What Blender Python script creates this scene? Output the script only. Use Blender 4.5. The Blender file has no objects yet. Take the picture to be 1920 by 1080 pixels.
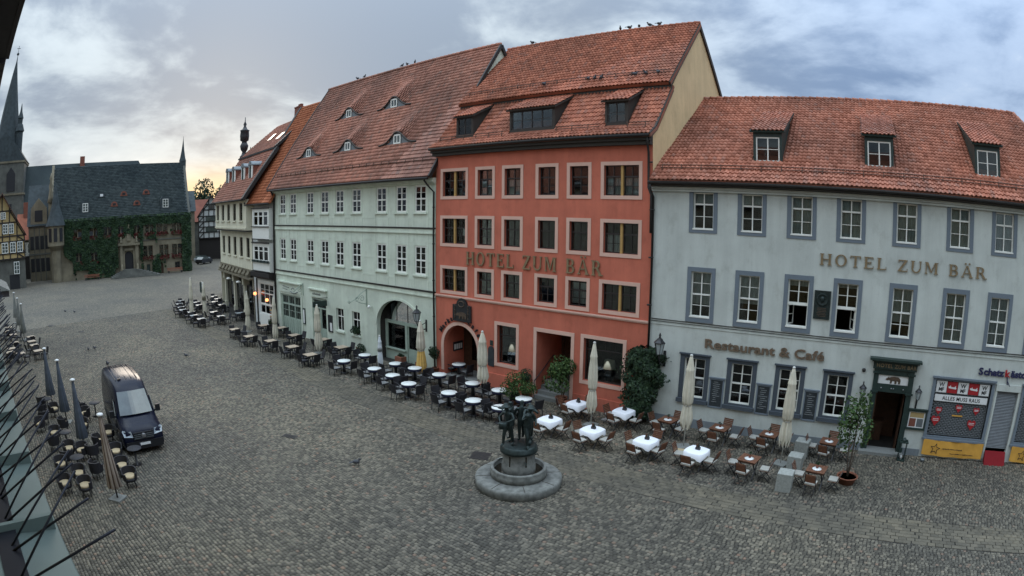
import bpy, bmesh, math, random
import numpy as np
from mathutils import Vector, Matrix

random.seed(7)
rng = np.random.default_rng(7)
D = bpy.data
SC = bpy.context.scene
COL = SC.collection
PI = math.pi
R = math.radians
CAMH = 9.5                      # the camera sits under the eaves of a house, 9.5 m over the square

# ---------------------------------------------------------------- camera (wide webcam lens with barrel distortion)
_p, _r, _y = R(-7.4488), R(0.56515), R(-33.8225)
_fw = Vector((math.sin(_y)*math.cos(_p), math.cos(_y)*math.cos(_p), math.sin(_p)))
_rt = Vector((math.cos(_y), -math.sin(_y), 0)); _up = _rt.cross(_fw)
_rt, _up = _rt*math.cos(_r)+_up*math.sin(_r), _up*math.cos(_r)-_rt*math.sin(_r)
cd = D.cameras.new('camera'); cam = D.objects.new('camera', cd); COL.objects.link(cam)
cam.matrix_world = Matrix(((_rt.x, _up.x, -_fw.x, 0), (_rt.y, _up.y, -_fw.y, 0), (_rt.z, _up.z, -_fw.z, CAMH), (0, 0, 0, 1)))
cd.type = 'PANO'; cd.sensor_width = 36.0; cd.sensor_height = 20.25; cd.sensor_fit = 'HORIZONTAL'
cc = cd
cc.panorama_type = 'FISHEYE_LENS_POLYNOMIAL'; cc.fisheye_fov = R(150)
cc.fisheye_polynomial_k0 = 0.0
cc.fisheye_polynomial_k1 = -0.0469944
cc.fisheye_polynomial_k2 = -6.23331e-05
cc.fisheye_polynomial_k3 = 8.15619e-07
cc.fisheye_polynomial_k4 = -2.67874e-07
cd.clip_start = 0.02; cd.clip_end = 3000
SC.camera = cam

# ---------------------------------------------------------------- sky, sun, exposure
SUN_AZ = math.atan2(-104, 55)   # the bright gap beside the town hall
w = D.worlds.new('World'); SC.world = w; w.use_nodes = True
def build_world():
    nt = w.node_tree; nt.nodes.clear(); N = nt.nodes.new; L = nt.links.new
    def math_(op, a, b=None, c=None, clamp=False):
        n = N('ShaderNodeMath'); n.operation = op; n.use_clamp = clamp
        for i, v in enumerate((a, b, c)):
            if v is None: continue
            if isinstance(v, (int, float)): n.inputs[i].default_value = v
            else: L(v, n.inputs[i])
        return n.outputs[0]
    def mix(f, a, b):
        n = N('ShaderNodeMix'); n.data_type = 'RGBA'
        for k, v in ((0, f), (6, a), (7, b)):
            if isinstance(v, (int, float)): n.inputs[k].default_value = v
            elif isinstance(v, tuple): n.inputs[k].default_value = (*v, 1)
            else: L(v, n.inputs[k])
        return n.outputs[2]
    def ramp(v, lo, hi):
        n = N('ShaderNodeMapRange'); n.interpolation_type = 'SMOOTHSTEP'
        L(v, n.inputs[0]); n.inputs[1].default_value = lo; n.inputs[2].default_value = hi
        return n.outputs[0]
    tc = N('ShaderNodeTexCoord'); sp = N('ShaderNodeSeparateXYZ'); L(tc.outputs['Generated'], sp.inputs[0])
    x, y, z = sp.outputs
    zc = math_('MAXIMUM', z, 0.0)
    den = math_('ADD', zc, 0.24)
    u = math_('DIVIDE', x, den); v = math_('DIVIDE', y, den)
    cb = N('ShaderNodeCombineXYZ'); L(u, cb.inputs[0]); L(v, cb.inputs[1])
    def noise(scale, detail, rough, dist, off):
        m = N('ShaderNodeMapping'); L(cb.outputs[0], m.inputs[0]); m.inputs[1].default_value = off
        n = N('ShaderNodeTexNoise'); L(m.outputs[0], n.inputs['Vector'])
        n.inputs['Scale'].default_value = scale; n.inputs['Detail'].default_value = detail
        n.inputs['Roughness'].default_value = rough; n.inputs['Distortion'].default_value = dist
        return n.outputs[0]
    big = noise(0.62, 4, 0.5, 0.3, (3.1, 1.2, 0)); mid = noise(1.5, 9, 0.55, 0.4, (0.4, 7.3, 2)); fine = noise(5.0, 8, 0.6, 0.2, (5, 2, 1))
    cl = math_('ADD', math_('ADD', math_('MULTIPLY', big, 0.42), math_('MULTIPLY', mid, 0.45)), math_('MULTIPLY', fine, 0.13))
    f = ramp(cl, 0.445, 0.56)
    # the cloud deck is whiter towards the sunrise side and slaty blue away from it
    hor = math_('MAXIMUM', math_('SQRT', math_('ADD', math_('MULTIPLY', x, x), math_('MULTIPLY', y, y))), 0.001)
    ca = math_('DIVIDE', math_('ADD', math_('MULTIPLY', x, math.sin(SUN_AZ)), math_('MULTIPLY', y, math.cos(SUN_AZ))), hor)
    cbl = math_('DIVIDE', math_('ADD', math_('MULTIPLY', x, 0.50), math_('MULTIPLY', y, 0.866)), hor)
    side = math_('SUBTRACT', 1.0, math_('MULTIPLY', ramp(cbl, 0.50, 0.96), math_('SUBTRACT', 1.0, ramp(z, 0.5, 0.85))))
    dark = mix(side, (0.120, 0.178, 0.285), (0.165, 0.205, 0.262))
    lite = mix(side, (0.26, 0.335, 0.455), (0.36, 0.415, 0.455))
    cloud = mix(f, dark, lite)
    white = ramp(cl, 0.55, 0.66)
    cloud = mix(math_('MULTIPLY', white, 0.65), cloud, (0.60, 0.64, 0.655))
    # overcast skies brighten towards the zenith
    zen = math_('ADD', 0.80, math_('ADD', math_('MULTIPLY', zc, 0.1), math_('MULTIPLY', math_('POWER', zc, 3.0), 5.0)))
    sky = N('ShaderNodeTexSky'); sky.sky_type = 'NISHITA'; sky.sun_disc = False
    sky.sun_elevation = R(12); sky.sun_rotation = SUN_AZ
    ns = N('ShaderNodeVectorMath'); ns.operation = 'SCALE'; L(sky.outputs[0], ns.inputs[0]); ns.inputs[3].default_value = 0.08
    nz = N('ShaderNodeVectorMath'); nz.operation = 'SCALE'; L(cloud, nz.inputs[0]); L(zen, nz.inputs[3])
    base = mix(0.965, ns.outputs[0], nz.outputs[0])
    # warm break in the cloud low over the sunrise
    g1 = ramp(ca, 0.984, 1.0); low = math_('SUBTRACT', 1.0, ramp(z, 0.01, 0.10))
    strk = math_('ADD', 0.6, math_('MULTIPLY', mid, 0.8))
    base = mix(math_('MULTIPLY', math_('MULTIPLY', g1, low), strk, clamp=True), base, (0.72, 0.50, 0.22))
    lowc = math_('MULTIPLY', ramp(ca, 0.80, 0.99), math_('SUBTRACT', 1.0, ramp(z, 0.05, 0.20)))
    base = mix(math_('MULTIPLY', lowc, 0.10), base, (0.55, 0.45, 0.36))
    bg = N('ShaderNodeBackground'); L(base, bg.inputs[0]); bg.inputs[1].default_value = 1.0
    out = N('ShaderNodeOutputWorld'); L(bg.outputs[0], out.inputs[0])
build_world()
sl = D.lights.new('sun', 'SUN'); sl.energy = 0.5; sl.angle = R(25); sl.color = (1.0, 0.86, 0.70)
so = D.objects.new('sun', sl); COL.objects.link(so)
_sd = Vector((math.sin(SUN_AZ)*math.cos(R(12)), math.cos(SUN_AZ)*math.cos(R(12)), math.sin(R(12))))
so.rotation_euler = _sd.to_track_quat('Z', 'Y').to_euler(); so.location = (-60, 0, 60)
vs = SC.view_settings
vs.view_transform = 'Standard'; vs.look = 'None'; vs.gamma = 1.0; vs.use_curve_mapping = False; vs.exposure = 1.12
SC.cycles.max_bounces = 6; SC.cycles.diffuse_bounces = 3; SC.cycles.glossy_bounces = 3
SC.cycles.transparent_max_bounces = 8; SC.cycles.transmission_bounces = 4
SC.cycles.caustics_reflective = False; SC.cycles.caustics_refractive = False

def project(P):
    """world points (n,3) -> picture coordinates on a 1920x1080 frame"""
    P = np.asarray(P, float) - np.array([0, 0, CAMH])
    x = P @ np.array(_rt); y = P @ np.array(_up); z = P @ np.array(_fw)
    rr = np.hypot(x, y)+1e-9; th = np.arctan2(rr, z); q = 1130.712*(th-0.057488*th**3)
    return 960+q*x/rr, 540-q*y/rr, th

# ---------------------------------------------------------------- materials
MATS = {}
def newmat(name):
    m = D.materials.new(name); m.use_nodes = True
    nt = m.node_tree; b = nt.nodes['Principled BSDF']
    return m, nt, b
def setc(sock, v): sock.default_value = (*v, 1) if len(v) == 3 else v
def coords(nt, scale=(1, 1, 1), kind='Object'):
    tc = nt.nodes.new('ShaderNodeTexCoord'); mp = nt.nodes.new('ShaderNodeMapping')
    nt.links.new(tc.outputs[kind], mp.inputs[0]); mp.inputs['Scale'].default_value = scale
    return mp.outputs[0]
def noise(nt, vec, scale, detail=4, rough=0.55):
    n = nt.nodes.new('ShaderNodeTexNoise'); n.inputs['Scale'].default_value = scale
    n.inputs['Detail'].default_value = detail; n.inputs['Roughness'].default_value = rough
    if vec is not None: nt.links.new(vec, n.inputs['Vector'])
    return n.outputs[0]
def cramp(nt, fac, stops):
    r = nt.nodes.new('ShaderNodeValToRGB'); e = r.color_ramp.elements
    while len(e) < len(stops): e.new(0.5)
    for k, (p, c) in zip(e, stops): k.position = p; k.color = (*c, 1)
    nt.links.new(fac, r.inputs[0]); return r.outputs[0]
def mul(nt, a, b, f=1.0):
    m = nt.nodes.new('ShaderNodeMix'); m.data_type = 'RGBA'; m.blend_type = 'MULTIPLY'; m.inputs[0].default_value = f
    for k, v in ((6, a), (7, b)):
        if isinstance(v, tuple): m.inputs[k].default_value = (*v, 1)
        else: nt.links.new(v, m.inputs[k])
    return m.outputs[2]
def bump(nt, b, h, dist=0.01, strength=0.5):
    n = nt.nodes.new('ShaderNodeBump'); n.inputs['Distance'].default_value = dist; n.inputs['Strength'].default_value = strength
    nt.links.new(h, n.inputs['Height']); nt.links.new(n.outputs[0], b.inputs['Normal'])
def sc(c, k): return tuple(min(1, v*k) for v in c)

def plaster(name, col, rough=0.92, var=0.12, streak=True):
    m, nt, b = newmat(name)
    v = coords(nt); n1 = noise(nt, v, 0.55, 6, 0.6)
    c = cramp(nt, n1, [(0.3, sc(col, 1-var)), (0.7, sc(col, 1+var*0.7))])
    if streak:
        v2 = coords(nt, (2.2, 2.2, 0.16)); n2 = noise(nt, v2, 1.0, 5, 0.65)
        c = mul(nt, c, cramp(nt, n2, [(0.32, (0.80, 0.80, 0.79)), (0.62, (1.04, 1.04, 1.03))]), 0.5)
    n4 = noise(nt, coords(nt, (1, 1, 0.6)), 1.7, 8, 0.7)
    c = mul(nt, c, cramp(nt, n4, [(0.36, (0.80, 0.79, 0.77)), (0.47, (1, 1, 1))]), 0.55 if streak else 0.2)
    n3 = noise(nt, coords(nt), 26, 4, 0.7)
    c = mul(nt, c, cramp(nt, n3, [(0.2, (0.90, 0.90, 0.90)), (0.8, (1.06, 1.06, 1.06))]), 0.8)
    nt.links.new(c, b.inputs['Base Color']); b.inputs['Roughness'].default_value = rough
    bump(nt, b, n3, 0.008, 0.5); return m
def simple(name, col, rough=0.6, metal=0.0, var=0.1, scale=6.0, spec=0.4, bmp=0.0):
    m, nt, b = newmat(name)
    n1 = noise(nt, coords(nt), scale, 4)
    c = cramp(nt, n1, [(0.3, sc(col, 1-var)), (0.7, sc(col, 1+var))])
    nt.links.new(c, b.inputs['Base Color']); b.inputs['Roughness'].default_value = rough
    b.inputs['Metallic'].default_value = metal; b.inputs['Specular IOR Level'].default_value = spec
    if bmp: bump(nt, b, n1, bmp, 0.6)
    return m
def island(name, stops, rough=0.85, spec=0.3, fine=14.0, fvar=0.16, patch=None, bmp=0.004, kind='Object'):
    """every loose piece of the mesh, or every object, gets its own shade"""
    m, nt, b = newmat(name)
    g = nt.nodes.new('ShaderNodeNewGeometry'); oi = nt.nodes.new('ShaderNodeObjectInfo')
    a = nt.nodes.new('ShaderNodeMath'); a.operation = 'ADD'; nt.links.new(g.outputs['Random Per Island'], a.inputs[0]); nt.links.new(oi.outputs['Random'], a.inputs[1])
    f = nt.nodes.new('ShaderNodeMath'); f.operation = 'FRACT'; nt.links.new(a.outputs[0], f.inputs[0])
    c = cramp(nt, f.outputs[0], stops)
    n1 = noise(nt, coords(nt, kind=kind), fine, 4, 0.65)
    c = mul(nt, c, cramp(nt, n1, [(0.25, (1-fvar,)*3), (0.75, (1+fvar*0.7,)*3)]))
    if patch:
        ge = nt.nodes.new('ShaderNodeNewGeometry')
        n2 = nt.nodes.new('ShaderNodeTexNoise'); nt.links.new(ge.outputs['Position'], n2.inputs['Vector'])
        n2.inputs['Scale'].default_value = patch[0]; n2.inputs['Detail'].default_value = 5
        c = mul(nt, c, cramp(nt, n2.outputs[0], [(0.35, patch[1]), (0.65, patch[2])]))
        n5 = nt.nodes.new('ShaderNodeTexNoise'); nt.links.new(ge.outputs['Position'], n5.inputs['Vector']); n5.inputs['Scale'].default_value = patch[0]*5.5; n5.inputs['Detail'].default_value = 6; n5.inputs['Roughness'].default_value = 0.65
        c = mul(nt, c, cramp(nt, n5.outputs[0], [(0.30, (0.80, 0.81, 0.82)), (0.52, (1, 1, 1)), (0.72, (1.10, 1.09, 1.06))]))
    nt.links.new(c, b.inputs['Base Color']); b.inputs['Roughness'].default_value = rough; b.inputs['Specular IOR Level'].default_value = spec
    if bmp: bump(nt, b, n1, bmp, 0.7)
    return m
def glass(name, tint=(0.75, 0.8, 0.8), rough=0.03):
    m, nt, b = newmat(name)
    nt.nodes.remove(b)
    fr = nt.nodes.new('ShaderNodeFresnel'); fr.inputs['IOR'].default_value = 1.5
    tr = nt.nodes.new('ShaderNodeBsdfTransparent'); setc(tr.inputs[0], tint)
    gl = nt.nodes.new('ShaderNodeBsdfGlossy'); gl.inputs['Roughness'].default_value = rough; setc(gl.inputs[0], (0.9, 0.92, 0.95))
    mx = nt.nodes.new('ShaderNodeMixShader'); nt.links.new(fr.outputs[0], mx.inputs[0])
    nt.links.new(tr.outputs[0], mx.inputs[1]); nt.links.new(gl.outputs[0], mx.inputs[2])
    nt.links.new(mx.outputs[0], nt.nodes['Material Output'].inputs[0]); return m
def leafmat(name, a, b_, c_):
    m = island(name, [(0.0, a), (0.55, b_), (1.0, c_)], rough=0.6, spec=0.25, fine=3.0, fvar=0.2, bmp=0)
    return m

M = dict(
  r_plaster=plaster('pale_blue_grey_plaster', (0.54, 0.570, 0.530), var=0.12),
  d_plaster=plaster('brick_red_plaster', (0.54, 0.150, 0.092), var=0.16),
  g_plaster=plaster('sage_green_plaster', (0.63, 0.690, 0.575), var=0.13),
  w_plaster=plaster('white_plaster', (0.56, 0.585, 0.565), var=0.06),
  c_plaster=plaster('cream_plaster', (0.64, 0.61, 0.47), var=0.06),
  ochre=plaster('ochre_gable_plaster', (0.66, 0.49, 0.27), var=0.12),
  grey_trim=plaster('slate_blue_paint', (0.155, 0.185, 0.215), var=0.08, streak=False),
  slate_dark=plaster('dark_slate_paint', (0.062, 0.075, 0.090), var=0.12, streak=False),
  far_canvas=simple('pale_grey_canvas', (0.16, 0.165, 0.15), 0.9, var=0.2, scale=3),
  plinth=plaster('grey_plinth', (0.20, 0.225, 0.24), var=0.16),
  pink=plaster('pink_sandstone_paint', (0.66, 0.42, 0.33), var=0.06, streak=False),
  ochre_stone=simple('ochre_stone', (0.42, 0.26, 0.09), 0.85),
  white=simple('white_window_paint', (0.76, 0.76, 0.70), 0.45, var=0.05),
  green_trim=simple('green_painted_wood', (0.33, 0.40, 0.33), 0.6, var=0.1),
  dark_green=simple('dark_green_paint', (0.020, 0.036, 0.031), 0.5, var=0.2),
  dark_frame=simple('dark_window_frame', (0.030, 0.024, 0.022), 0.5),
  black=simple('black_metal', (0.018, 0.018, 0.02), 0.45, spec=0.5),
  zinc=simple('zinc_sheet', (0.19, 0.21, 0.22), 0.5, 0.6),
  gutter=simple('dark_gutter', (0.035, 0.032, 0.03), 0.55, 0.3),
  fascia=simple('dark_eaves_board', (0.040, 0.034, 0.028), 0.75),
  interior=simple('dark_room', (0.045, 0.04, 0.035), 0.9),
  floorboards=simple('room_floor', (0.10, 0.07, 0.045), 0.7),
  curtain_or_reflection=simple('net_curtain_or_reflection', (0.62, 0.62, 0.58), 0.9, var=0.06, scale=3),
  glass=glass('window_glass'),
  gold=simple('weathered_gold_lettering', (0.235, 0.170, 0.095), 0.55, 0.15, var=0.25),
  brown_let=simple('brown_wall_lettering', (0.150, 0.105, 0.070), 0.6, 0.0, var=0.2),
  mat_red=simple('red_mat', (0.19, 0.008, 0.012), 0.95),
  block_stone=simple('pale_granite_block', (0.29, 0.30, 0.275), 0.88, var=0.16, scale=16, bmp=0.004),
  bronze_let=simple('dark_bronze_lettering', (0.105, 0.072, 0.05), 0.55, 0.2, var=0.25),
  wood=simple('oiled_wood', (0.150, 0.066, 0.037), 0.55, var=0.3, scale=9),
  wood_dark=simple('dark_brown_wood', (0.075, 0.036, 0.02), 0.6, var=0.3, scale=9),
  cushion=simple('beige_cushion', (0.38, 0.37, 0.33), 0.95, var=0.08),
  tan=simple('tan_seat_cushion', (0.44, 0.345, 0.21), 0.95, var=0.08),
  rattan=simple('dark_rattan', (0.022, 0.021, 0.024), 0.65, var=0.4, scale=60, bmp=0.006),
  slat=simple('grey_seat_slat', (0.26, 0.26, 0.25), 0.7),
  top_white=simple('white_table_top', (0.74, 0.76, 0.72), 0.5, var=0.04),
  top_grey=simple('grey_table_top', (0.30, 0.32, 0.32), 0.4, var=0.08),
  top_tan=simple('tan_table_top', (0.42, 0.33, 0.24), 0.5, var=0.15),
  cloth=simple('white_tablecloth', (0.80, 0.81, 0.84), 0.9, var=0.03),
  skirt=simple('navy_table_skirt', (0.020, 0.022, 0.055), 0.7),
  cream=simple('cream_canvas', (0.60, 0.555, 0.44), 0.95, var=0.12, scale=2.5, bmp=0.01),
  white_canvas=simple('white_canvas', (0.66, 0.70, 0.72), 0.95, var=0.08, scale=3),
  yellow_canvas=simple('yellow_canvas', (0.62, 0.40, 0.12), 0.95, var=0.15, scale=4),
  dark_canvas=simple('slate_canvas', (0.072, 0.085, 0.105), 0.9, var=0.2, scale=3),
  brown_canvas=simple('striped_brown_canvas', (0.30, 0.24, 0.19), 0.9, var=0.2, scale=3),
  pole=simple('white_pole', (0.62, 0.62, 0.58), 0.5, var=0.05),
  granite=simple('granite', (0.195, 0.20, 0.185), 0.85, var=0.18, scale=28, bmp=0.004),
  fountain_stone=simple('weathered_fountain_stone', (0.150, 0.152, 0.138), 0.9, var=0.38, scale=5, bmp=0.01),
  bronze=simple('patinated_bronze', (0.026, 0.038, 0.036), 0.5, 0.55, var=0.4, scale=8, spec=0.5, bmp=0.004),
  water=simple('basin_water', (0.022, 0.017, 0.011), 0.25, var=0.3, scale=3),
  terracotta=simple('terracotta_pot', (0.22, 0.085, 0.05), 0.85, var=0.2),
  soil=simple('soil', (0.035, 0.024, 0.016), 0.95),
  bark=simple('bark', (0.085, 0.062, 0.045), 0.9, var=0.3, scale=12),
  leaf=leafmat('green_leaves', (0.018, 0.040, 0.012), (0.042, 0.085, 0.022), (0.085, 0.13, 0.035)),
  leaf_dark=leafmat('dark_leaves', (0.010, 0.022, 0.012), (0.022, 0.046, 0.022), (0.04, 0.07, 0.03)),
  ivy=leafmat('ivy_leaves', (0.006, 0.015, 0.007), (0.015, 0.038, 0.013), (0.034, 0.062, 0.020)),
  flowers=leafmat('red_geraniums', (0.085, 0.014, 0.016), (0.12, 0.022, 0.022), (0.04, 0.05, 0.018)),
  stone=plaster('sandstone_wall', (0.185, 0.160, 0.108), var=0.38),
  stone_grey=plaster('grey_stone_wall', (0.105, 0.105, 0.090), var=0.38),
  timber=simple('black_timber', (0.022, 0.018, 0.016), 0.8),
  infill=plaster('ochre_infill', (0.40, 0.29, 0.13), var=0.10, streak=False),
  infill_white=plaster('white_infill', (0.52, 0.53, 0.50), var=0.08, streak=False),
  blackboard=simple('blackboard', (0.030, 0.036, 0.040), 0.6, var=0.3, scale=4),
  chalk=simple('chalk', (0.34, 0.36, 0.36), 0.9),
  red=simple('red_print', (0.36, 0.018, 0.022), 0.6, var=0.06),
  paper=simple('white_paper', (0.72, 0.72, 0.70), 0.7, var=0.05),
  banner=simple('orange_yellow_banner', (0.58, 0.30, 0.05), 0.75, var=0.12, scale=2),
  shutter=simple('grey_shutter', (0.20, 0.215, 0.225), 0.5, 0.3, var=0.1),
  ink=simple('black_print', (0.014, 0.014, 0.016), 0.6),
  blue_ink=simple('navy_print', (0.02, 0.022, 0.07), 0.6),
  lampshade=simple('cream_lampshade', (0.72, 0.66, 0.48), 0.8),
  copper=simple('verdigris_sheet', (0.125, 0.165, 0.152), 0.6, 0.15, var=0.14, scale=2.5),
  steel=simple('dark_steel_wire', (0.022, 0.024, 0.032), 0.4, 0.5),
  soffit=simple('eaves_soffit', (0.065, 0.058, 0.062), 0.8),
  van=simple('navy_van_paint', (0.005, 0.007, 0.018), 0.24, 0.0, var=0.06, spec=0.20),
  tyre=simple('tyre', (0.012, 0.012, 0.012), 0.85),
  alloy=simple('alloy', (0.35, 0.35, 0.36), 0.35, 0.8),
  plastic=simple('black_plastic', (0.012, 0.012, 0.014), 0.5),
  lamp_glass=simple('headlamp_glass', (0.26, 0.29, 0.31), 0.2, 0.2, spec=0.7),
  windshield=simple('van_windscreen', (0.050, 0.066, 0.062), 0.08, 0.0, spec=0.9, var=0.3, scale=2.2),
  feather=simple('pigeon_grey', (0.055, 0.058, 0.065), 0.7, var=0.3, scale=20),
  lantern_glass=simple('lantern_pane', (0.34, 0.38, 0.38), 0.15, spec=0.6),
  brick=plaster('red_brick', (0.20, 0.07, 0.045), var=0.25, streak=False),
)
M['tile_r'] = island('orange_pantiles', [(0, (0.27, 0.100, 0.060)), (0.5, (0.385, 0.152, 0.097)), (0.85, (0.45, 0.19, 0.125)), (1, (0.30, 0.145, 0.105))], patch=(0.28, (0.72, 0.74, 0.76), (1.10, 1.02, 0.98)))
M['tile_d'] = island('red_pantiles', [(0, (0.26, 0.095, 0.055)), (0.5, (0.37, 0.135, 0.080)), (0.85, (0.44, 0.17, 0.10)), (1, (0.26, 0.12, 0.085))], patch=(0.28, (0.72, 0.74, 0.76), (1.08, 1.0, 0.98)))
M['tile_g'] = island('weathered_red_tiles', [(0, (0.30, 0.140, 0.098)), (0.5, (0.41, 0.188, 0.135)), (0.85, (0.47, 0.228, 0.165)), (1, (0.28, 0.165, 0.13))], patch=(0.20, (0.62, 0.66, 0.68), (1.10, 1.02, 0.98)))
M['tile_w'] = island('bright_orange_tiles', [(0, (0.26, 0.080, 0.036)), (0.5, (0.36, 0.115, 0.050)), (1, (0.42, 0.15, 0.07))])
M['slate'] = island('dark_slates', [(0, (0.026, 0.036, 0.038)), (0.5, (0.040, 0.052, 0.054)), (1, (0.056, 0.070, 0.071))], patch=(0.12, (0.72, 0.78, 0.80), (1.10, 1.08, 1.04)))
M['slate_plain'] = simple('slate_underlay', (0.036, 0.047, 0.050), 0.8, var=0.3, scale=1.5)
M['cobble'] = island('cobbles', [(0, (0.058, 0.055, 0.047)), (0.35, (0.094, 0.089, 0.075)), (0.7, (0.130, 0.123, 0.103)), (0.95, (0.185, 0.172, 0.142)), (1, (0.19, 0.130, 0.10))], rough=0.72, spec=0.35, fine=30, fvar=0.20, patch=(0.11, (0.84, 0.81, 0.77), (1.24, 1.15, 1.00)), bmp=0.005)
M['slab'] = island('paving_slabs', [(0, (0.090, 0.085, 0.071)), (0.5, (0.116, 0.109, 0.090)), (1, (0.142, 0.131, 0.106))], rough=0.8, fine=12, fvar=0.2, patch=(0.3, (0.86, 0.83, 0.79), (1.20, 1.12, 0.98)))
def ground_mat():
    m, nt, b = newmat('cobbled_square')
    ge = nt.nodes.new('ShaderNodeNewGeometry')
    mp = nt.nodes.new('ShaderNodeMapping'); nt.links.new(ge.outputs['Position'], mp.inputs[0]); mp.inputs['Scale'].default_value = (6.4, 6.9, 0.0)
    vo = nt.nodes.new('ShaderNodeTexVoronoi'); nt.links.new(mp.outputs[0], vo.inputs['Vector']); vo.inputs['Scale'].default_value = 1.0; vo.inputs['Randomness'].default_value = 0.55
    ve = nt.nodes.new('ShaderNodeTexVoronoi'); ve.feature = 'DISTANCE_TO_EDGE'; nt.links.new(mp.outputs[0], ve.inputs['Vector']); ve.inputs['Scale'].default_value = 1.0; ve.inputs['Randomness'].default_value = 0.55
    sp = nt.nodes.new('ShaderNodeSeparateColor'); nt.links.new(vo.outputs['Color'], sp.inputs[0])
    c = cramp(nt, sp.outputs[0], [(0, (0.062, 0.058, 0.048)), (0.5, (0.108, 0.101, 0.083)), (1, (0.160, 0.147, 0.119))])
    c = mul(nt, c, cramp(nt, ve.outputs['Distance'], [(0.02, (0.35, 0.35, 0.33)), (0.10, (1, 1, 1))]))
    n2 = noise(nt, ge.outputs['Position'], 0.16, 5)
    c = mul(nt, c, cramp(nt, n2, [(0.35, (0.86, 0.83, 0.78)), (0.65, (1.20, 1.12, 0.98))]))
    nt.links.new(c, b.inputs['Base Color']); b.inputs['Roughness'].default_value = 0.8
    bump(nt, b, ve.outputs['Distance'], 0.02, 0.6); return m
M['ground'] = ground_mat()
M['joint'] = simple('sandy_joints', (0.026, 0.024, 0.020), 0.95, var=0.3, scale=2)

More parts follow.
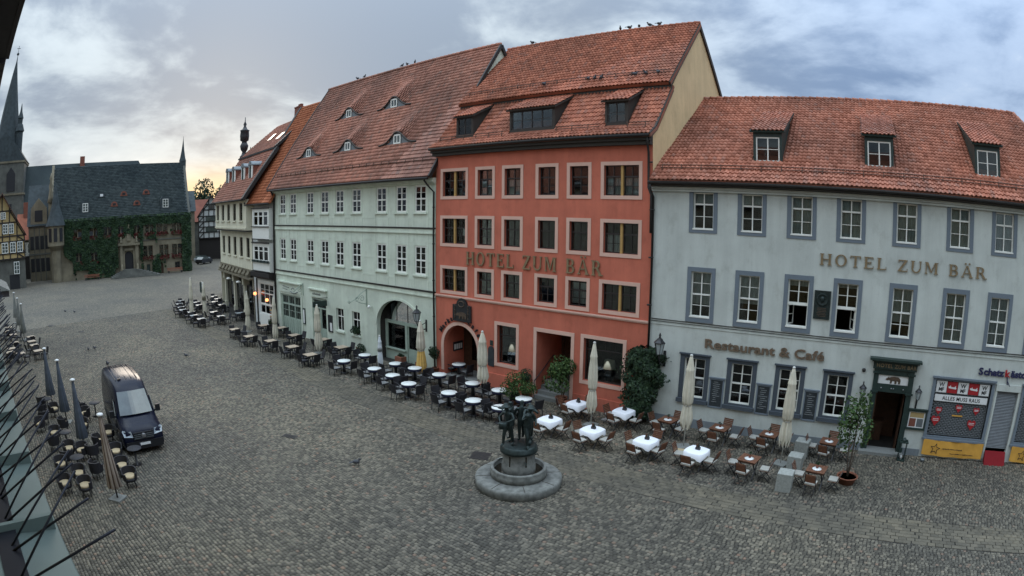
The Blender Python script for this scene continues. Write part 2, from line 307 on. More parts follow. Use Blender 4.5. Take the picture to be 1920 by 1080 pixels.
# ---------------------------------------------------------------- mesh and object helpers
class MB:
    def __init__(s): s.v = []; s.f = []; s.m = []; s.s = []
    def add(s, vs, fs, mi=0, sm=False):
        o = len(s.v); s.v += [tuple(p) for p in vs]
        for f in fs: s.f.append(tuple(i+o for i in f)); s.m.append(mi); s.s.append(sm)
        return s
    def quad(s, a, b, c, d, mi=0): return s.add([a, b, c, d], [(0, 1, 2, 3)], mi)
    def box(s, x0, x1, y0, y1, z0, z1, mi=0):
        return s.add([(x0, y0, z0), (x1, y0, z0), (x1, y1, z0), (x0, y1, z0), (x0, y0, z1), (x1, y0, z1), (x1, y1, z1), (x0, y1, z1)],
                     [(0, 3, 2, 1), (4, 5, 6, 7), (0, 1, 5, 4), (1, 2, 6, 5), (2, 3, 7, 6), (3, 0, 4, 7)], mi)
    def bar(s, a, b, w, h, mi=0, up=(0, 0, 1)):
        a = Vector(a); b = Vector(b); d = (b-a).normalized(); u = Vector(up)
        if abs(d.dot(u)) > 0.98: u = Vector((0, 1, 0))
        sx = d.cross(u).normalized()*w/2; sz = sx.cross(d).normalized()*h/2
        vs = [p+i*sx+j*sz for p in (a, b) for i, j in ((-1, -1), (1, -1), (1, 1), (-1, 1))]
        return s.add(vs, [(0, 1, 2, 3), (7, 6, 5, 4), (0, 4, 5, 1), (1, 5, 6, 2), (2, 6, 7, 3), (3, 7, 4, 0)], mi)
    def tube(s, pts, r, n=6, mi=0, sm=True):
        pts = [Vector(p) for p in pts]; rs = r if isinstance(r, (list, tuple)) else [r]*len(pts)
        vs = []; fs = []
        for i, p in enumerate(pts):
            d = (pts[min(i+1, len(pts)-1)]-pts[max(i-1, 0)]).normalized()
            u = Vector((0, 0, 1)) if abs(d.z) < 0.95 else Vector((0, 1, 0))
            x = d.cross(u).normalized(); y = x.cross(d).normalized()
            vs += [p+(x*math.cos(2*PI*k/n)+y*math.sin(2*PI*k/n))*rs[i] for k in range(n)]
        for i in range(len(pts)-1):
            for k in range(n):
                fs.append((i*n+k, i*n+(k+1) % n, (i+1)*n+(k+1) % n, (i+1)*n+k))
        fs.append(tuple(range(n-1, -1, -1))); fs.append(tuple(range((len(pts)-1)*n, len(pts)*n)))
        return s.add(vs, fs, mi, sm)
    def lathe(s, prof, n=16, c=(0, 0, 0), mi=0, sm=True, mod=None):
        vs = []; fs = []
        for j, (r, z) in enumerate(prof):
            for k in range(n):
                t = 2*PI*k/n; q = r*(mod(t, z) if mod else 1)
                vs.append((c[0]+q*math.cos(t), c[1]+q*math.sin(t), c[2]+z))
        for j in range(len(prof)-1):
            for k in range(n): fs.append((j*n+k, j*n+(k+1) % n, (j+1)*n+(k+1) % n, (j+1)*n+k))
        fs.append(tuple(range(n-1, -1, -1))); fs.append(tuple(range((len(prof)-1)*n, len(prof)*n)))
        return s.add(vs, fs, mi, sm)
    def prism(s, pts, y0, y1, mi=0):           # polygon in x,z pushed from y0 to y1
        n = len(pts); vs = [(x, y0, z) for x, z in pts]+[(x, y1, z) for x, z in pts]
        fs = [tuple(range(n)), tuple(range(2*n-1, n-1, -1))]+[(i, i+n, (i+1) % n+n, (i+1) % n) for i in range(n)]
        return s.add(vs, fs, mi)
    def prism_x(s, pts, x0, x1, mi=0):         # polygon in y,z pushed along x
        n = len(pts); vs = [(x0, y, z) for y, z in pts]+[(x1, y, z) for y, z in pts]
        fs = [tuple(range(n)), tuple(range(2*n-1, n-1, -1))]+[(i, i+n, (i+1) % n+n, (i+1) % n) for i in range(n)]
        return s.add(vs, fs, mi)
    def ball(s, c, r, n=10, m=6, mi=0):
        rx, ry, rz = r if isinstance(r, tuple) else (r, r, r)
        vs = [(c[0], c[1], c[2]-rz)]; fs = []
        for j in range(1, m):
            a = -PI/2+PI*j/m
            for k in range(n): vs.append((c[0]+rx*math.cos(a)*math.cos(2*PI*k/n), c[1]+ry*math.cos(a)*math.sin(2*PI*k/n), c[2]+rz*math.sin(a)))
        vs.append((c[0], c[1], c[2]+rz)); t = len(vs)-1
        for k in range(n): fs.append((0, 1+(k+1) % n, 1+k)); fs.append((t, 1+(m-2)*n+k, 1+(m-2)*n+(k+1) % n))
        for j in range(m-2):
            for k in range(n): fs.append((1+j*n+k, 1+j*n+(k+1) % n, 1+(j+1)*n+(k+1) % n, 1+(j+1)*n+k))
        return s.add(vs, fs, mi, True)
    def mesh(s, name, mats):
        me = D.meshes.new(name); me.from_pydata(s.v, [], s.f)
        for m in (mats if isinstance(mats, (list, tuple)) else [mats]): me.materials.append(m)
        if any(s.m): me.polygons.foreach_set('material_index', s.m)
        if any(s.s): me.polygons.foreach_set('use_smooth', s.s)
        me.update(); return me
    def build(s, name, mats, parent=None, loc=(0, 0, 0), rot=(0, 0, 0)):
        return put(name, s.mesh(name, mats), parent, loc, rot)
def put(name, me, parent=None, loc=(0, 0, 0), rot=(0, 0, 0), scale=None):
    o = D.objects.new(name, me); COL.objects.link(o); o.parent = parent; o.location = loc; o.rotation_euler = rot
    if scale: o.scale = scale
    return o
def box(name, m, parent, x0, x1, y0, y1, z0, z1): return MB().box(x0, x1, y0, y1, z0, z1).build(name, m, parent)
def tag(o, label=None, cat=None, group=None, kind=None):
    if label: o['label'] = label
    if cat: o['category'] = cat
    if group: o['group'] = group
    if kind: o['kind'] = kind
    return o
def thing(name, label, cat, loc=(0, 0, 0), rz=0.0, group=None):
    o = put(name, None, None, loc, (0, 0, rz)); o.empty_display_size = 0.3
    return tag(o, label, cat, group)
def copy_tree(o, parent=None):
    c = o.copy(); COL.objects.link(c); c.parent = parent
    for ch in o.children: copy_tree(ch, c)
    return c
def gz(x): return max(-0.43, 0.0115*(x+8)) if x < 25 else 0.38
class Frame:
    """a facade: x runs right along it, y goes into the building"""
    def __init__(s, o, ang):
        s.o = np.array(o, float); s.a = R(ang); s.x = np.array([math.cos(s.a), math.sin(s.a)]); s.y = np.array([-math.sin(s.a), math.cos(s.a)])
    def p(s, lx, ly, z=0.0): q = s.o+s.x*lx+s.y*ly; return (q[0], q[1], z)
    def root(s, name, label, cat, lx=0, ly=0, z=0, group=None): return thing(name, label, cat, s.p(lx, ly, z), s.a, group)
FR = Frame((-9.357, 25.0), 0.0)
FD = Frame((-22.6865, 25.9815), -4.2115)
FG = Frame((-42.6746, 28.1005), -6.0522)
FW = Frame((-47.8455, 28.649), -6.0522)
_fc = Frame((-47.8455, 28.649), -14.0)
FC = Frame(_fc.p(-11.6, 0)[:2], -14.0)
FT = Frame((-108.07, 20.28), 76.0)

def arr_mesh(name, V, F, mats, smooth=False):
    """numpy vertices and equal-length faces -> mesh"""
    me = D.meshes.new(name); n = F.shape[1]
    me.vertices.add(len(V)); me.vertices.foreach_set('co', np.ascontiguousarray(V, np.float32).ravel())
    me.loops.add(F.size); me.loops.foreach_set('vertex_index', np.ascontiguousarray(F, np.int32).ravel())
    me.polygons.add(len(F)); me.polygons.foreach_set('loop_start', np.arange(0, F.size, n, dtype=np.int32))
    if smooth: me.polygons.foreach_set('use_smooth', np.ones(len(F), bool))
    for m in mats: me.materials.append(m)
    me.update(calc_edges=True); me.validate(); return me
def pieces(name, parent, bv, bf, O, X, Y, N, mat, keep=300, world=None, jit=0.0):
    """lay many alike pieces: the largest-looking ones as parts, the rest joined"""
    n = len(O)
    if n == 0: return
    bc = lambda A: np.broadcast_to(np.asarray(A, float), (n, 3))
    X, Y, N = bc(X).copy(), bc(Y).copy(), bc(N).copy(); O = np.asarray(O, float).copy()
    if jit: N = N*(1+rng.normal(0, jit*2, (n, 1))); O = O+N*rng.normal(0, jit*0.05, (n, 1))
    P = O if world is None else world(O)
    px, py, th = project(P); d = np.linalg.norm(P-np.array([0, 0, CAMH]), axis=1)
    d = d+np.where((px > -10) & (px < 1930) & (py > -10) & (py < 1090), 0, 1e4)
    order = np.argsort(d); near = order[:keep]; far = order[keep:]
    bv = np.asarray(bv, float)
    me = None
    for i in near:
        if me is None:
            me = D.meshes.new(name); me.from_pydata([tuple(v) for v in bv], [], [tuple(f) for f in bf]); me.materials.append(mat); me.update()
        o = D.objects.new(name, me); COL.objects.link(o); o.parent = parent
        x, y, z = X[i], Y[i], N[i]
        o.matrix_local = Matrix(((x[0], y[0], z[0], O[i, 0]), (x[1], y[1], z[1], O[i, 1]), (x[2], y[2], z[2], O[i, 2]), (0, 0, 0, 1)))
    if len(far):
        V = (O[far][:, None, :]+bv[None, :, 0:1]*X[far][:, None]+bv[None, :, 1:2]*Y[far][:, None]+bv[None, :, 2:3]*N[far][:, None]).reshape(-1, 3)
        F = (np.asarray(bf)[None]+(np.arange(len(far))*len(bv))[:, None, None]).reshape(-1, len(bf[0]))
        tag(put(name, arr_mesh(name, V, F, [mat]), parent), kind='stuff')
def PANTILE(w, l, h=0.05, lip=0.045):
    xs = [0, .22*w, .45*w, .72*w, w]; ps = [0.2*h, h, h*0.95, 0.1*h, 0.2*h]
    v = [(x, 0, p+lip) for x, p in zip(xs, ps)]+[(x, l*1.12, p) for x, p in zip(xs, ps)]+[(x, 0.004, p-0.006) for x, p in zip(xs, ps)]
    f = [(i, i+1, i+6, i+5) for i in range(4)]+[(i+10, i+11, i+1, i) for i in range(4)]
    return v, f
def FLAT(w, l, lip=0.05):
    g = 0.004
    v = [(g, 0.02, lip), (w/2, -0.012, lip+0.004), (w-g, 0.02, lip), (g, l*1.1, 0), (w/2, l*1.1, 0.003), (w-g, l*1.1, 0), (g, 0.02, -0.01), (w/2, -0.012, -0.01), (w-g, 0.02, -0.01)]
    return v, [(0, 1, 4, 3), (1, 2, 5, 4), (6, 7, 1, 0), (7, 8, 2, 1)]
def slope(bld, F, x0, x1, y0, z0, y1, z1, tile, mat, keep, holes=(), under=None, bulge=None, name='roof', tname='roof_tile', edge=None, thick=0.14, lift=0.03, skip=None):
    """one tiled roof slope between two horizontal edges, in the facade's own frame"""
    w_, l_, kind = tile; L = math.hypot(y1-y0, z1-z0); t = np.array([0, (y1-y0)/L, (z1-z0)/L]); n = np.array([0, -(z1-z0)/L, (y1-y0)/L])
    if edge is None: edge = lambda s: (x0, x1)
    a0, b0 = edge(0); a1, b1 = edge(L)
    mb = MB(); c = n*(-thick)
    vs = [(a0, y0, z0), (b0, y0, z0), (b1, y1, z1), (a1, y1, z1)]
    vs += [(v[0], v[1]+c[1], v[2]+c[2]) for v in vs]
    mb.add(vs, [(0, 1, 2, 3), (7, 6, 5, 4), (0, 4, 5, 1), (1, 5, 6, 2), (2, 6, 7, 3), (3, 7, 4, 0)])
    roof = mb.build(name, under or mat, bld)
    O = []
    rows = int(L/l_+0.5); le = L/rows
    for r in range(rows):
        s = r*le; xa, xb = edge(s+le*0.5); k = max(1, int((xb-xa)/w_+0.5))
        for i in range(k):
            x = xa+(i+(0.5 if (kind == 'flat' and r % 2) else 0))*w_
            if x+w_ > xb+w_*0.3: continue
            if any(h[0] < x+w_/2 < h[1] and h[2] < s+le/2 < h[3] for h in holes): continue
            if skip and skip(x+w_/2, s): continue
            d = lift+(bulge(x+w_/2, s) if bulge else 0)
            O.append((x, y0+t[1]*s+n[1]*d, z0+t[2]*s+n[2]*d))
    bv, bf = (PANTILE if kind == 'pan' else FLAT)(w_, le)
    A = np.array([[F.x[0], F.y[0], 0], [F.x[1], F.y[1], 0], [0, 0, 1]])
    pieces(tname, roof, bv, bf, O, (1, 0, 0), t, n, mat, keep, world=lambda q: q @ A.T+np.array([F.o[0], F.o[1], 0]), jit=0.03)
    return roof
def facade(name, mat, bld, x0, x1, z0, z1, holes, th=0.30, arches=(), y=0.0):
    """front wall with real openings and reveals; arches = (x0,x1,zspring,ztop)"""
    mb = MB(); H = list(holes)+[(a[0], a[1], z0-0.01, a[3]) for a in arches]
    xs = sorted({x0, x1, *[h[0] for h in H], *[h[1] for h in H]})
    for a, b in zip(xs, xs[1:]):
        if b-a < 1e-6: continue
        hs = sorted([(max(h[2], z0), min(h[3], z1)) for h in H if h[0] <= a+1e-6 and h[1] >= b-1e-6])
        z = z0
        for h0, h1 in hs:
            if h0 > z+1e-6: mb.quad((a, y, z), (b, y, z), (b, y, h0), (a, y, h0))
            z = max(z, h1)
        if z < z1-1e-6: mb.quad((a, y, z), (b, y, z), (b, y, z1), (a, y, z1))
    for h in holes:
        a, b, c, d = h[:4]
        mb.quad((a, y, c), (a, y, d), (a, y+th, d), (a, y+th, c)); mb.quad((b, y, d), (b, y, c), (b, y+th, c), (b, y+th, d))
        mb.quad((a, y, d), (b, y, d), (b, y+th, d), (a, y+th, d))
        if c > z0: mb.quad((b, y, c), (a, y, c), (a, y+th, c), (b, y+th, c))
    for a, b, zs, zt in arches:
        n = 24; cx = (a+b)/2; rx = (b-a)/2; rz = zt-zs
        P = [(cx-rx*math.cos(PI*i/n), zs+rz*math.sin(PI*i/n)) for i in range(n+1)]
        for (xa, za), (xb, zb) in zip(P, P[1:]):
            mb.quad((xa, y, za), (xb, y, zb), (xb, y, zt), (xa, y, zt))
            mb.quad((xa, y, za), (xa, y+th, za), (xb, y+th, zb), (xb, y, zb))
        mb.quad((a, y, z0), (a, y+th, z0), (a, y+th, zs), (a, y, zs)); mb.quad((b, y, zs), (b, y+th, zs), (b, y+th, z0), (b, y, z0))
    return mb.build(name, mat, bld)
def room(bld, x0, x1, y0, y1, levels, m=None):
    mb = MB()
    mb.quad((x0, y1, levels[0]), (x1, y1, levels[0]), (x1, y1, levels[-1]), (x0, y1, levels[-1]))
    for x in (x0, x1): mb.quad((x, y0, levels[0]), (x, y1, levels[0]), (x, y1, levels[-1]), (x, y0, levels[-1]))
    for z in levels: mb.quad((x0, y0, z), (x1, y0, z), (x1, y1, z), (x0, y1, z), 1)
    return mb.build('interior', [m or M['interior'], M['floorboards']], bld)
_wc = {}
def window(bld, x0, x1, z0, z1, cols, rows, fmat, y=0.12, fw=0.055, bar=0.025, tr=0.07, skip=(), name='window', curtain_or_reflection=None, dep=0.06, panes=True, gm=None):
    """frame mesh with glazing bars; panes are its sub-parts. rows: fractions from the top, 'T' marks the heavy transom"""
    w_, h_ = x1-x0, z1-z0
    key = (round(w_, 2), round(h_, 2), cols, tuple(rows), fmat.name, fw, bar, tr)
    cx = (x0+x1)/2
    if key not in _wc:
        mb = MB(); W = w_/2
        mb.box(-W, W, 0, dep, 0, fw); mb.box(-W, W, 0, dep, h_-fw, h_); mb.box(-W, -W+fw, 0.001, dep-.001, fw, h_-fw); mb.box(W-fw, W, 0.001, dep-.001, fw, h_-fw)
        num = [r for r in rows if r != 'T']; tot = sum(num); nT = rows.count('T')
        iw = w_-2*fw; mt = fw*0.9
        cw = (iw-(cols-1)*mt)/cols; xs = [(-W+fw+i*(cw+mt), -W+fw+i*(cw+mt)+cw) for i in range(cols)]
        for i in range(cols-1): mb.box(xs[i][1], xs[i+1][0], 0.006, dep-.006, fw, h_-fw)
        avail = h_-2*fw-nT*tr-(len(num)-1-nT)*bar; z = h_-fw; cells = []
        for k, r in enumerate(rows):
            if r == 'T': continue
            zt = z; z = zt-avail*r/tot; cells += [(a, b, z, zt) for a, b in xs]
            if k+1 < len(rows):
                g = tr if rows[k+1] == 'T' else bar
                if rows[k+1] == 'T': mb.box(-W+fw, W-fw, -0.014, dep-.003, z-g, z)
                else:
                    for a, b in xs: mb.box(a, b, 0.018, dep-.014, z-g, z)
                z -= g
        _wc[key] = (mb.mesh(name, fmat), cells, {})
    me, cells, pc = _wc[key]
    o = put(name, me, bld, (cx, y, z0))
    if panes:
        for k, (a, b, c, d) in enumerate(cells):
            if k in skip: continue
            pk = (round(b-a, 3), round(d-c, 3))
            if pk not in pc:
                pc[pk] = MB().box(-pk[0]/2, pk[0]/2, 0, 0.006, 0, pk[1]).mesh('pane', gm or M['glass'])
            put('pane', pc[pk], o, ((a+b)/2, dep*0.5, c), (R(random.uniform(-1, 1)), 0, R(random.uniform(-1.4, 1.4))))
    if curtain_or_reflection:
        c0, c1 = curtain_or_reflection[:2]; n = 14; mb = MB()
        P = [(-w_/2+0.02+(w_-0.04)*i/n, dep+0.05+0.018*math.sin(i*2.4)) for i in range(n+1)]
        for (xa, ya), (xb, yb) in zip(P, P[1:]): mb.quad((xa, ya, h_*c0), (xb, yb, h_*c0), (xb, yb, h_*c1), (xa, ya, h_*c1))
        mb.build('curtain_or_reflection', M['curtain_or_reflection'], o)
    return o
def surround(win, x0, x1, z0, z1, bw, m, y0=-0.03, y1=0.02, name='surround', sides=None):
    """flat frame round an opening, in the facade frame; parented to the window (whose origin is moved out)"""
    l = win.location; mb = MB(); a, b, c, d = x0-l.x, x1-l.x, z0-l.z, z1-l.z; u, v = y0-l.y, y1-l.y
    bt = sides or (bw, bw)
    mb.box(a, b, u, v, d-bt[1], d); mb.box(a, b, u, v, c, c+bt[0]); mb.box(a, a+bw, u, v, c+bt[0], d-bt[1]); mb.box(b-bw, b, u, v, c+bt[0], d-bt[1])
    return mb.build(name, m, win)
def text_mesh(s, size, m, ext=0.01, bold=0.0, space=1.0, shear=0.0, name='lettering', align='LEFT'):
    cu = D.curves.new(name, 'FONT'); cu.body = s; cu.size = size; cu.extrude = ext; cu.offset = bold; cu.space_character = space; cu.shear = shear
    cu.align_x = align; cu.resolution_u = 3
    o = D.objects.new(name, cu); COL.objects.link(o)
    dg = bpy.context.evaluated_depsgraph_get(); dg.update()
    me = D.meshes.new_from_object(o.evaluated_get(dg)); D.objects.remove(o)
    me.name = name
    me.transform(Matrix(((1, 0, 0, 0), (0, 0, -1, 0), (0, 1, 0, 0), (0, 0, 0, 1))))
    me.materials.clear(); me.materials.append(m); return me
def glyph(ch):
    """roman capital with slab serifs, unit height: list of convex polygons, advance"""
    T, S, V = 0.17, 0.075, 0.065
    Pl = []
    q = lambda *p: Pl.append(list(p))
    def stem(x, t): q((x, 0), (x+t, 0), (x+t, 1), (x, 1))
    def serif(x, t, bot=True, top=True):
        if bot: q((x-.07, 0), (x+t+.07, 0), (x+t+.07, V), (x-.07, V))
        if top: q((x-.07, 1-V), (x+t+.07, 1-V), (x+t+.07, 1), (x-.07, 1))
    def arc(cx, cz, rx, rz, a0, a1, ti, to, n=14):   # stroke thick at the sides, thin at top and bottom
        for i in range(n):
            a, b = a0+(a1-a0)*i/n, a0+(a1-a0)*(i+1)/n
            f = lambda t: ((cx+rx*math.cos(t), cz+rz*math.sin(t)), (cx+(rx-ti)*math.cos(t), cz+(rz-to)*math.sin(t)))
            (o1, i1), (o2, i2) = f(a), f(b); q(o1, o2, i2, i1)
    if ch == 'H': stem(.1, T); stem(.68, T); serif(.1, T); serif(.68, T); q((.27, .46), (.68, .46), (.68, .54), (.27, .54)); w_ = .95
    elif ch == 'O': arc(.47, .5, .44, .52, 0, 2*PI, T, S, 24); w_ = .94
    elif ch == 'T': stem(.34, T); serif(.34, T, True, False); q((.02, .92), (.83, .92), (.83, 1), (.02, 1)); q((.02, .74), (.08, .74), (.10, .93), (.02, .93)); q((.77, .74), (.83, .74), (.83, .93), (.75, .93)); w_ = .85
    elif ch == 'E': stem(.1, T); serif(.1, T); q((.27, .92), (.72, .92), (.72, 1), (.27, 1)); q((.27, 0), (.76, 0), (.76, .08), (.27, .08)); q((.27, .47), (.56, .47), (.56, .55), (.27, .55)); q((.68, .78), (.72, .78), (.72, .93), (.66, .93)); q((.72, .07), (.76, .07), (.76, .24), (.72, .24)); q((.53, .38), (.57, .38), (.57, .64), (.53, .64)); w_ = .8
    elif ch == 'L': stem(.1, T); serif(.1, T); q((.27, 0), (.74, 0), (.74, .08), (.27, .08)); q((.70, .07), (.74, .07), (.74, .27), (.70, .27)); w_ = .78
    elif ch == 'Z': q((.06, .92), (.76, .92), (.76, 1), (.06, 1)); q((.04, 0), (.78, 0), (.78, .08), (.04, .08)); q((.04, .06), (.24, .06), (.76, .94), (.56, .94)); q((.06, .76), (.10, .76), (.13, .93), (.06, .93)); q((.74, .07), (.78, .07), (.78, .25), (.72, .25)); w_ = .82
    elif ch == 'U': q((.08, .36), (.08+T, .36), (.08+T, 1), (.08, 1)); q((.72, .36), (.72+S, .36), (.72+S, 1), (.72, 1)); serif(.08, T, False); serif(.72, S, False); arc(.4375, .36, .3575, .38, PI, 2*PI, .12, .10, 12); w_ = .88
    elif ch == 'M': stem(.12, S); stem(.86, T); serif(.12, S); serif(.86, T); q((.12, 1), (.30, 1), (.62, .1), (.53, .1)); q((.53, .1), (.60, .1), (.90, 1), (.82, 1)); w_ = 1.12
    elif ch in 'AÄ':
        q((.44, 1), (.54, 1), (.92, .04), (.74, .04)); q((.40, 1), (.47, 1), (.16, .04), (.08, .04)); q((.24, .32), (.70, .32), (.67, .39), (.26, .39))
        q((.0, 0), (.26, 0), (.26, V), (.0, V)); q((.66, 0), (1.0, 0), (1.0, V), (.66, V)); w_ = .98
        if ch == 'Ä':
            for cx in (.32, .64): Pl.append([(cx+.075*math.cos(2*PI*i/8), 1.17+.075*math.sin(2*PI*i/8)) for i in range(8)])
    elif ch in 'BR':
        stem(.1, T); serif(.1, T); q((.27, .92), (.45, .92), (.45, 1), (.27, 1)); q((.27, .46), (.45, .46), (.45, .54), (.27, .54)); arc(.43, .73, .28, .27, -PI/2, PI/2, .16, .08, 10)
        if ch == 'B': q((.27, 0), (.45, 0), (.45, .08), (.27, .08)); arc(.45, .27, .32, .27, -PI/2, PI/2, .17, .08, 10); w_ = .84
        else: q((.40, .5), (.58, .5), (.88, .03), (.68, .03)); q((.62, 0), (.98, 0), (.98, V), (.62, V)); w_ = .92
    else: w_ = .5
    return Pl, w_
def serif_sign(root, s, x0, x1, h, m, depth=0.05, y=-0.06, gap=0.16):
    """each letter its own mesh; spacing stretched to run from x0 to x1"""
    adv = [glyph(c)[1] if c != ' ' else 0.45 for c in s]; tot = (sum(adv)+gap*(len(s)-1))
    k = (x1-x0)/(tot*h); x = x0
    for c, a in zip(s, adv):
        if c != ' ':
            mb = MB()
            for i, P in enumerate(glyph(c)[0]): mb.prism([(px*h*k*0.97, pz*h) for px, pz in P], y-0.0015*(i % 9), y+depth)
            mb.build('letter', m, root, (x, 0, 0))
        x += (a+gap)*h*k

# ---------------------------------------------------------------- the square
ground = put('square', arr_mesh('square', np.array([(-400, -300, -.455), (-45.0, -300, -.455), (-45.0, 400, -.455), (-400, 400, -.455), (25, -300, .355), (25, 400, .355), (400, -300, .355), (400, 400, .355)], float),
             np.array([(0, 1, 2, 3), (1, 4, 5, 2), (4, 6, 7, 5)]), [M['ground']])); tag(ground, kind='structure')
def band_top(x): return np.interp(x, [-60, -31, -22.8, -15.3, -8, -4, 8, 30], [26.0, 22.2, 20.9, 20.1, 19.5, 19.2, 18.6, 18.2])
BANDW = 1.7
def cobbles():
    ox, oy = 0.132, 0.122; ca, sa = math.cos(R(-5)), math.sin(R(-5))
    ii = np.arange(-720, 480); jj = np.arange(-180, 480)
    I, J = np.meshgrid(ii, jj, indexing='ij'); I = I.ravel(); J = J.ravel()
    # rows of slightly different stones, every other row shifted
    sh = rng.uniform(0, 1, 2000)[J+200]
    u = (I+sh)*ox+rng.normal(0, 0.009, len(I)); v = J*oy+rng.normal(0, 0.004, len(I))+0.05*np.sin(u*0.35)+0.03*np.sin(u*0.9+J*0.2)
    x = u*ca-v*sa+2; y = u*sa+v*ca+4
    z = np.where(x > -45.1, 0.0115*(x+8), -0.43)
    px, py, th = project(np.stack([x, y, z], 1))
    ok = (px > -60) & (px < 1990) & (py > 380) & (py < 1130) & (th < 1.2) & (y > -2.5)
    fx = (x+9.357); front = np.where(x > -9.36, 25.0, np.where(x > -22.69, 25.0+(-9.36-x)*0.0736, 25.98+(-22.69-x)*0.106))
    ok &= (y < front+0.05) & (x > -62) & (x < 14)
    bt = band_top(x); ok &= ~((y < bt) & (y > bt-BANDW))
    ok &= np.hypot(x+10.6, y-16.35) > 1.5
    x, y, z = x[ok], y[ok], z[ok]; n = len(x)
    a = R(-5)+rng.normal(0, 0.06, n); sx = rng.normal(1, 0.07, n); sy = rng.normal(1, 0.05, n)
    tx = rng.normal(0, 0.03, n); ty = rng.normal(0, 0.03, n)
    X = np.stack([np.cos(a)*sx, np.sin(a)*sx, tx], 1); Y = np.stack([-np.sin(a)*sy, np.cos(a)*sy, ty], 1)
    N = np.stack([-tx, -ty, np.ones(n)], 1)
    O = np.stack([x, y, z+rng.normal(0, 0.0045, n)], 1)
    hx, hy, ix, iy = ox*0.455, oy*0.445, ox*0.385, oy*0.37
    bv = [(-hx, -hy, -.03), (hx, -hy, -.03), (hx, hy, -.03), (-hx, hy, -.03), (-ix, -iy, 0), (ix, -iy, 0), (ix, iy, 0), (-ix, iy, 0)]
    bf = [(4, 5, 6, 7), (0, 1, 5, 4), (1, 2, 6, 5), (2, 3, 7, 6), (3, 0, 4, 7)]
    pieces('cobblestone', ground, bv, bf, O, X, Y, N, M['cobble'], 300)
cobbles()
# sandy joints under the stones where they are laid one by one
jb = []
for xa, xb in ((-62, -45.05), (-45.05, 14)):
    za, zb = gz(xa)-.02, gz(xb)-.02
    jb += [(xa, -2.5, za), (xb, -2.5, zb), (xb, 32, zb), (xa, 32, za)]
tag(put('joint_bed', arr_mesh('joint_bed', np.array(jb, float), np.array([(0, 1, 2, 3), (4, 5, 6, 7)]), [M['joint']])), kind='structure')
# band of worn flagstones along the terraces
def flag_band():
    root = thing('paving_band', None, None); tag(root, kind='structure')
    O = []; x = -62.0
    k = 0
    while x < 13:
        wv = 0.30
        for r in range(8):
            O.append((x+(0.15 if r % 2 else 0)+random.uniform(-.025, .025), band_top(x)-BANDW*(r+1)/8+0.004, gz(x)+random.uniform(-.004, .004)))
        x += wv; k += 1
    O = np.array(O); dy = (band_top(O[:, 0]+.3)-band_top(O[:, 0]-.3))/.6
    X = np.stack([np.ones(len(O)), dy, np.zeros(len(O))], 1); Y = np.array([0, 1, 0.0]); l = BANDW/8; q = .291
    bv = [(0, 0, -.04), (q, 0, -.04), (q, l-.008, -.04), (0, l-.008, -.04), (.007, .007, 0), (q-.007, .007, 0), (q-.007, l-.015, 0), (.007, l-.015, 0)]
    pieces('flagstone', root, bv, [(4, 5, 6, 7), (0, 1, 5, 4), (1, 2, 6, 5), (2, 3, 7, 6), (3, 0, 4, 7)], O, X, Y, (0, 0, 1), M['slab'], 300, jit=.02)
flag_band()
for (x, y, w_, d_) in ((-13.2, 17.6, .75, .75), (-20.9, 13.9, .7, .35), (-56, 13.2, .7, .5), (-62, 11.0, .9, .6), (-44, 20.2, .8, .5)):
    g_ = MB(); g_.box(-w_/2, w_/2, -d_/2, d_/2, -.04, .006)
    for i in range(5): g_.box(-w_/2+.05, w_/2-.05, -d_/2+.05+i*(d_-.1)/5, -d_/2+.02+(i+.7)*(d_-.1)/5, .006, .012)
    tag(g_.build('drain_cover', M['gutter'], None, (x, y, gz(x)+.004), (0, 0, R(20))), kind='structure')

# ---------------------------------------------------------------- pale hotel on the right
bR = FR.root('hotel_building', 'long pale blue-grey hotel with white windows and orange tiled roof at right', 'building')
RX = 20.6
fit = lambda u: u*25+9.357
RU = [(-.3055, -.2543), (-.2183, -.1673), (-.1312, -.0798), (-.0448, .0065), (.0545, .1055), (.1531, .2043), (.2401, .2914)]
RU = [(fit(a), fit(b)) for a, b in RU]+[(17.45, 18.73)]
RG = [(1.62, 3.0), (3.82, 5.18), (6.01, 7.36), (8.18, 9.53)]
hol = [(a+.18, b-.18, 8.87, 10.44) for a, b in RU]+[(a+.18, b-.18, 5.08, 7.05) for a, b in RU]+[(a+.2, b-.2, 1.45, 3.24) for a, b in RG]
hol += [(10.66, 12.06, -.8, 3.5), (13.38, 16.18, 1.12, 3.52), (16.45, 17.68, -.8, 3.5), (17.95, 20.3, 1.12, 3.52)]
facade('wall', M['r_plaster'], bR, 0, RX, -.8, 10.7, hol)
MB().quad((RX, 0, -.8), (RX, 9, -.8), (RX, 9, 10.7), (RX, 0, 10.7)).build('side_wall', M['r_plaster'], bR)
MB().quad((0, 13, -.8), (RX, 13, -.8), (RX, 13, 10.7), (0, 13, 10.7)).build('rear_wall', M['r_plaster'], bR)
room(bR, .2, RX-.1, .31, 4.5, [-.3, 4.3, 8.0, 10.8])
for a, b in ((0.001, 10.44), (12.3, 13.2)): box('plinth', M['plinth'], bR, a, b, -.025, .02, -.8, .43)
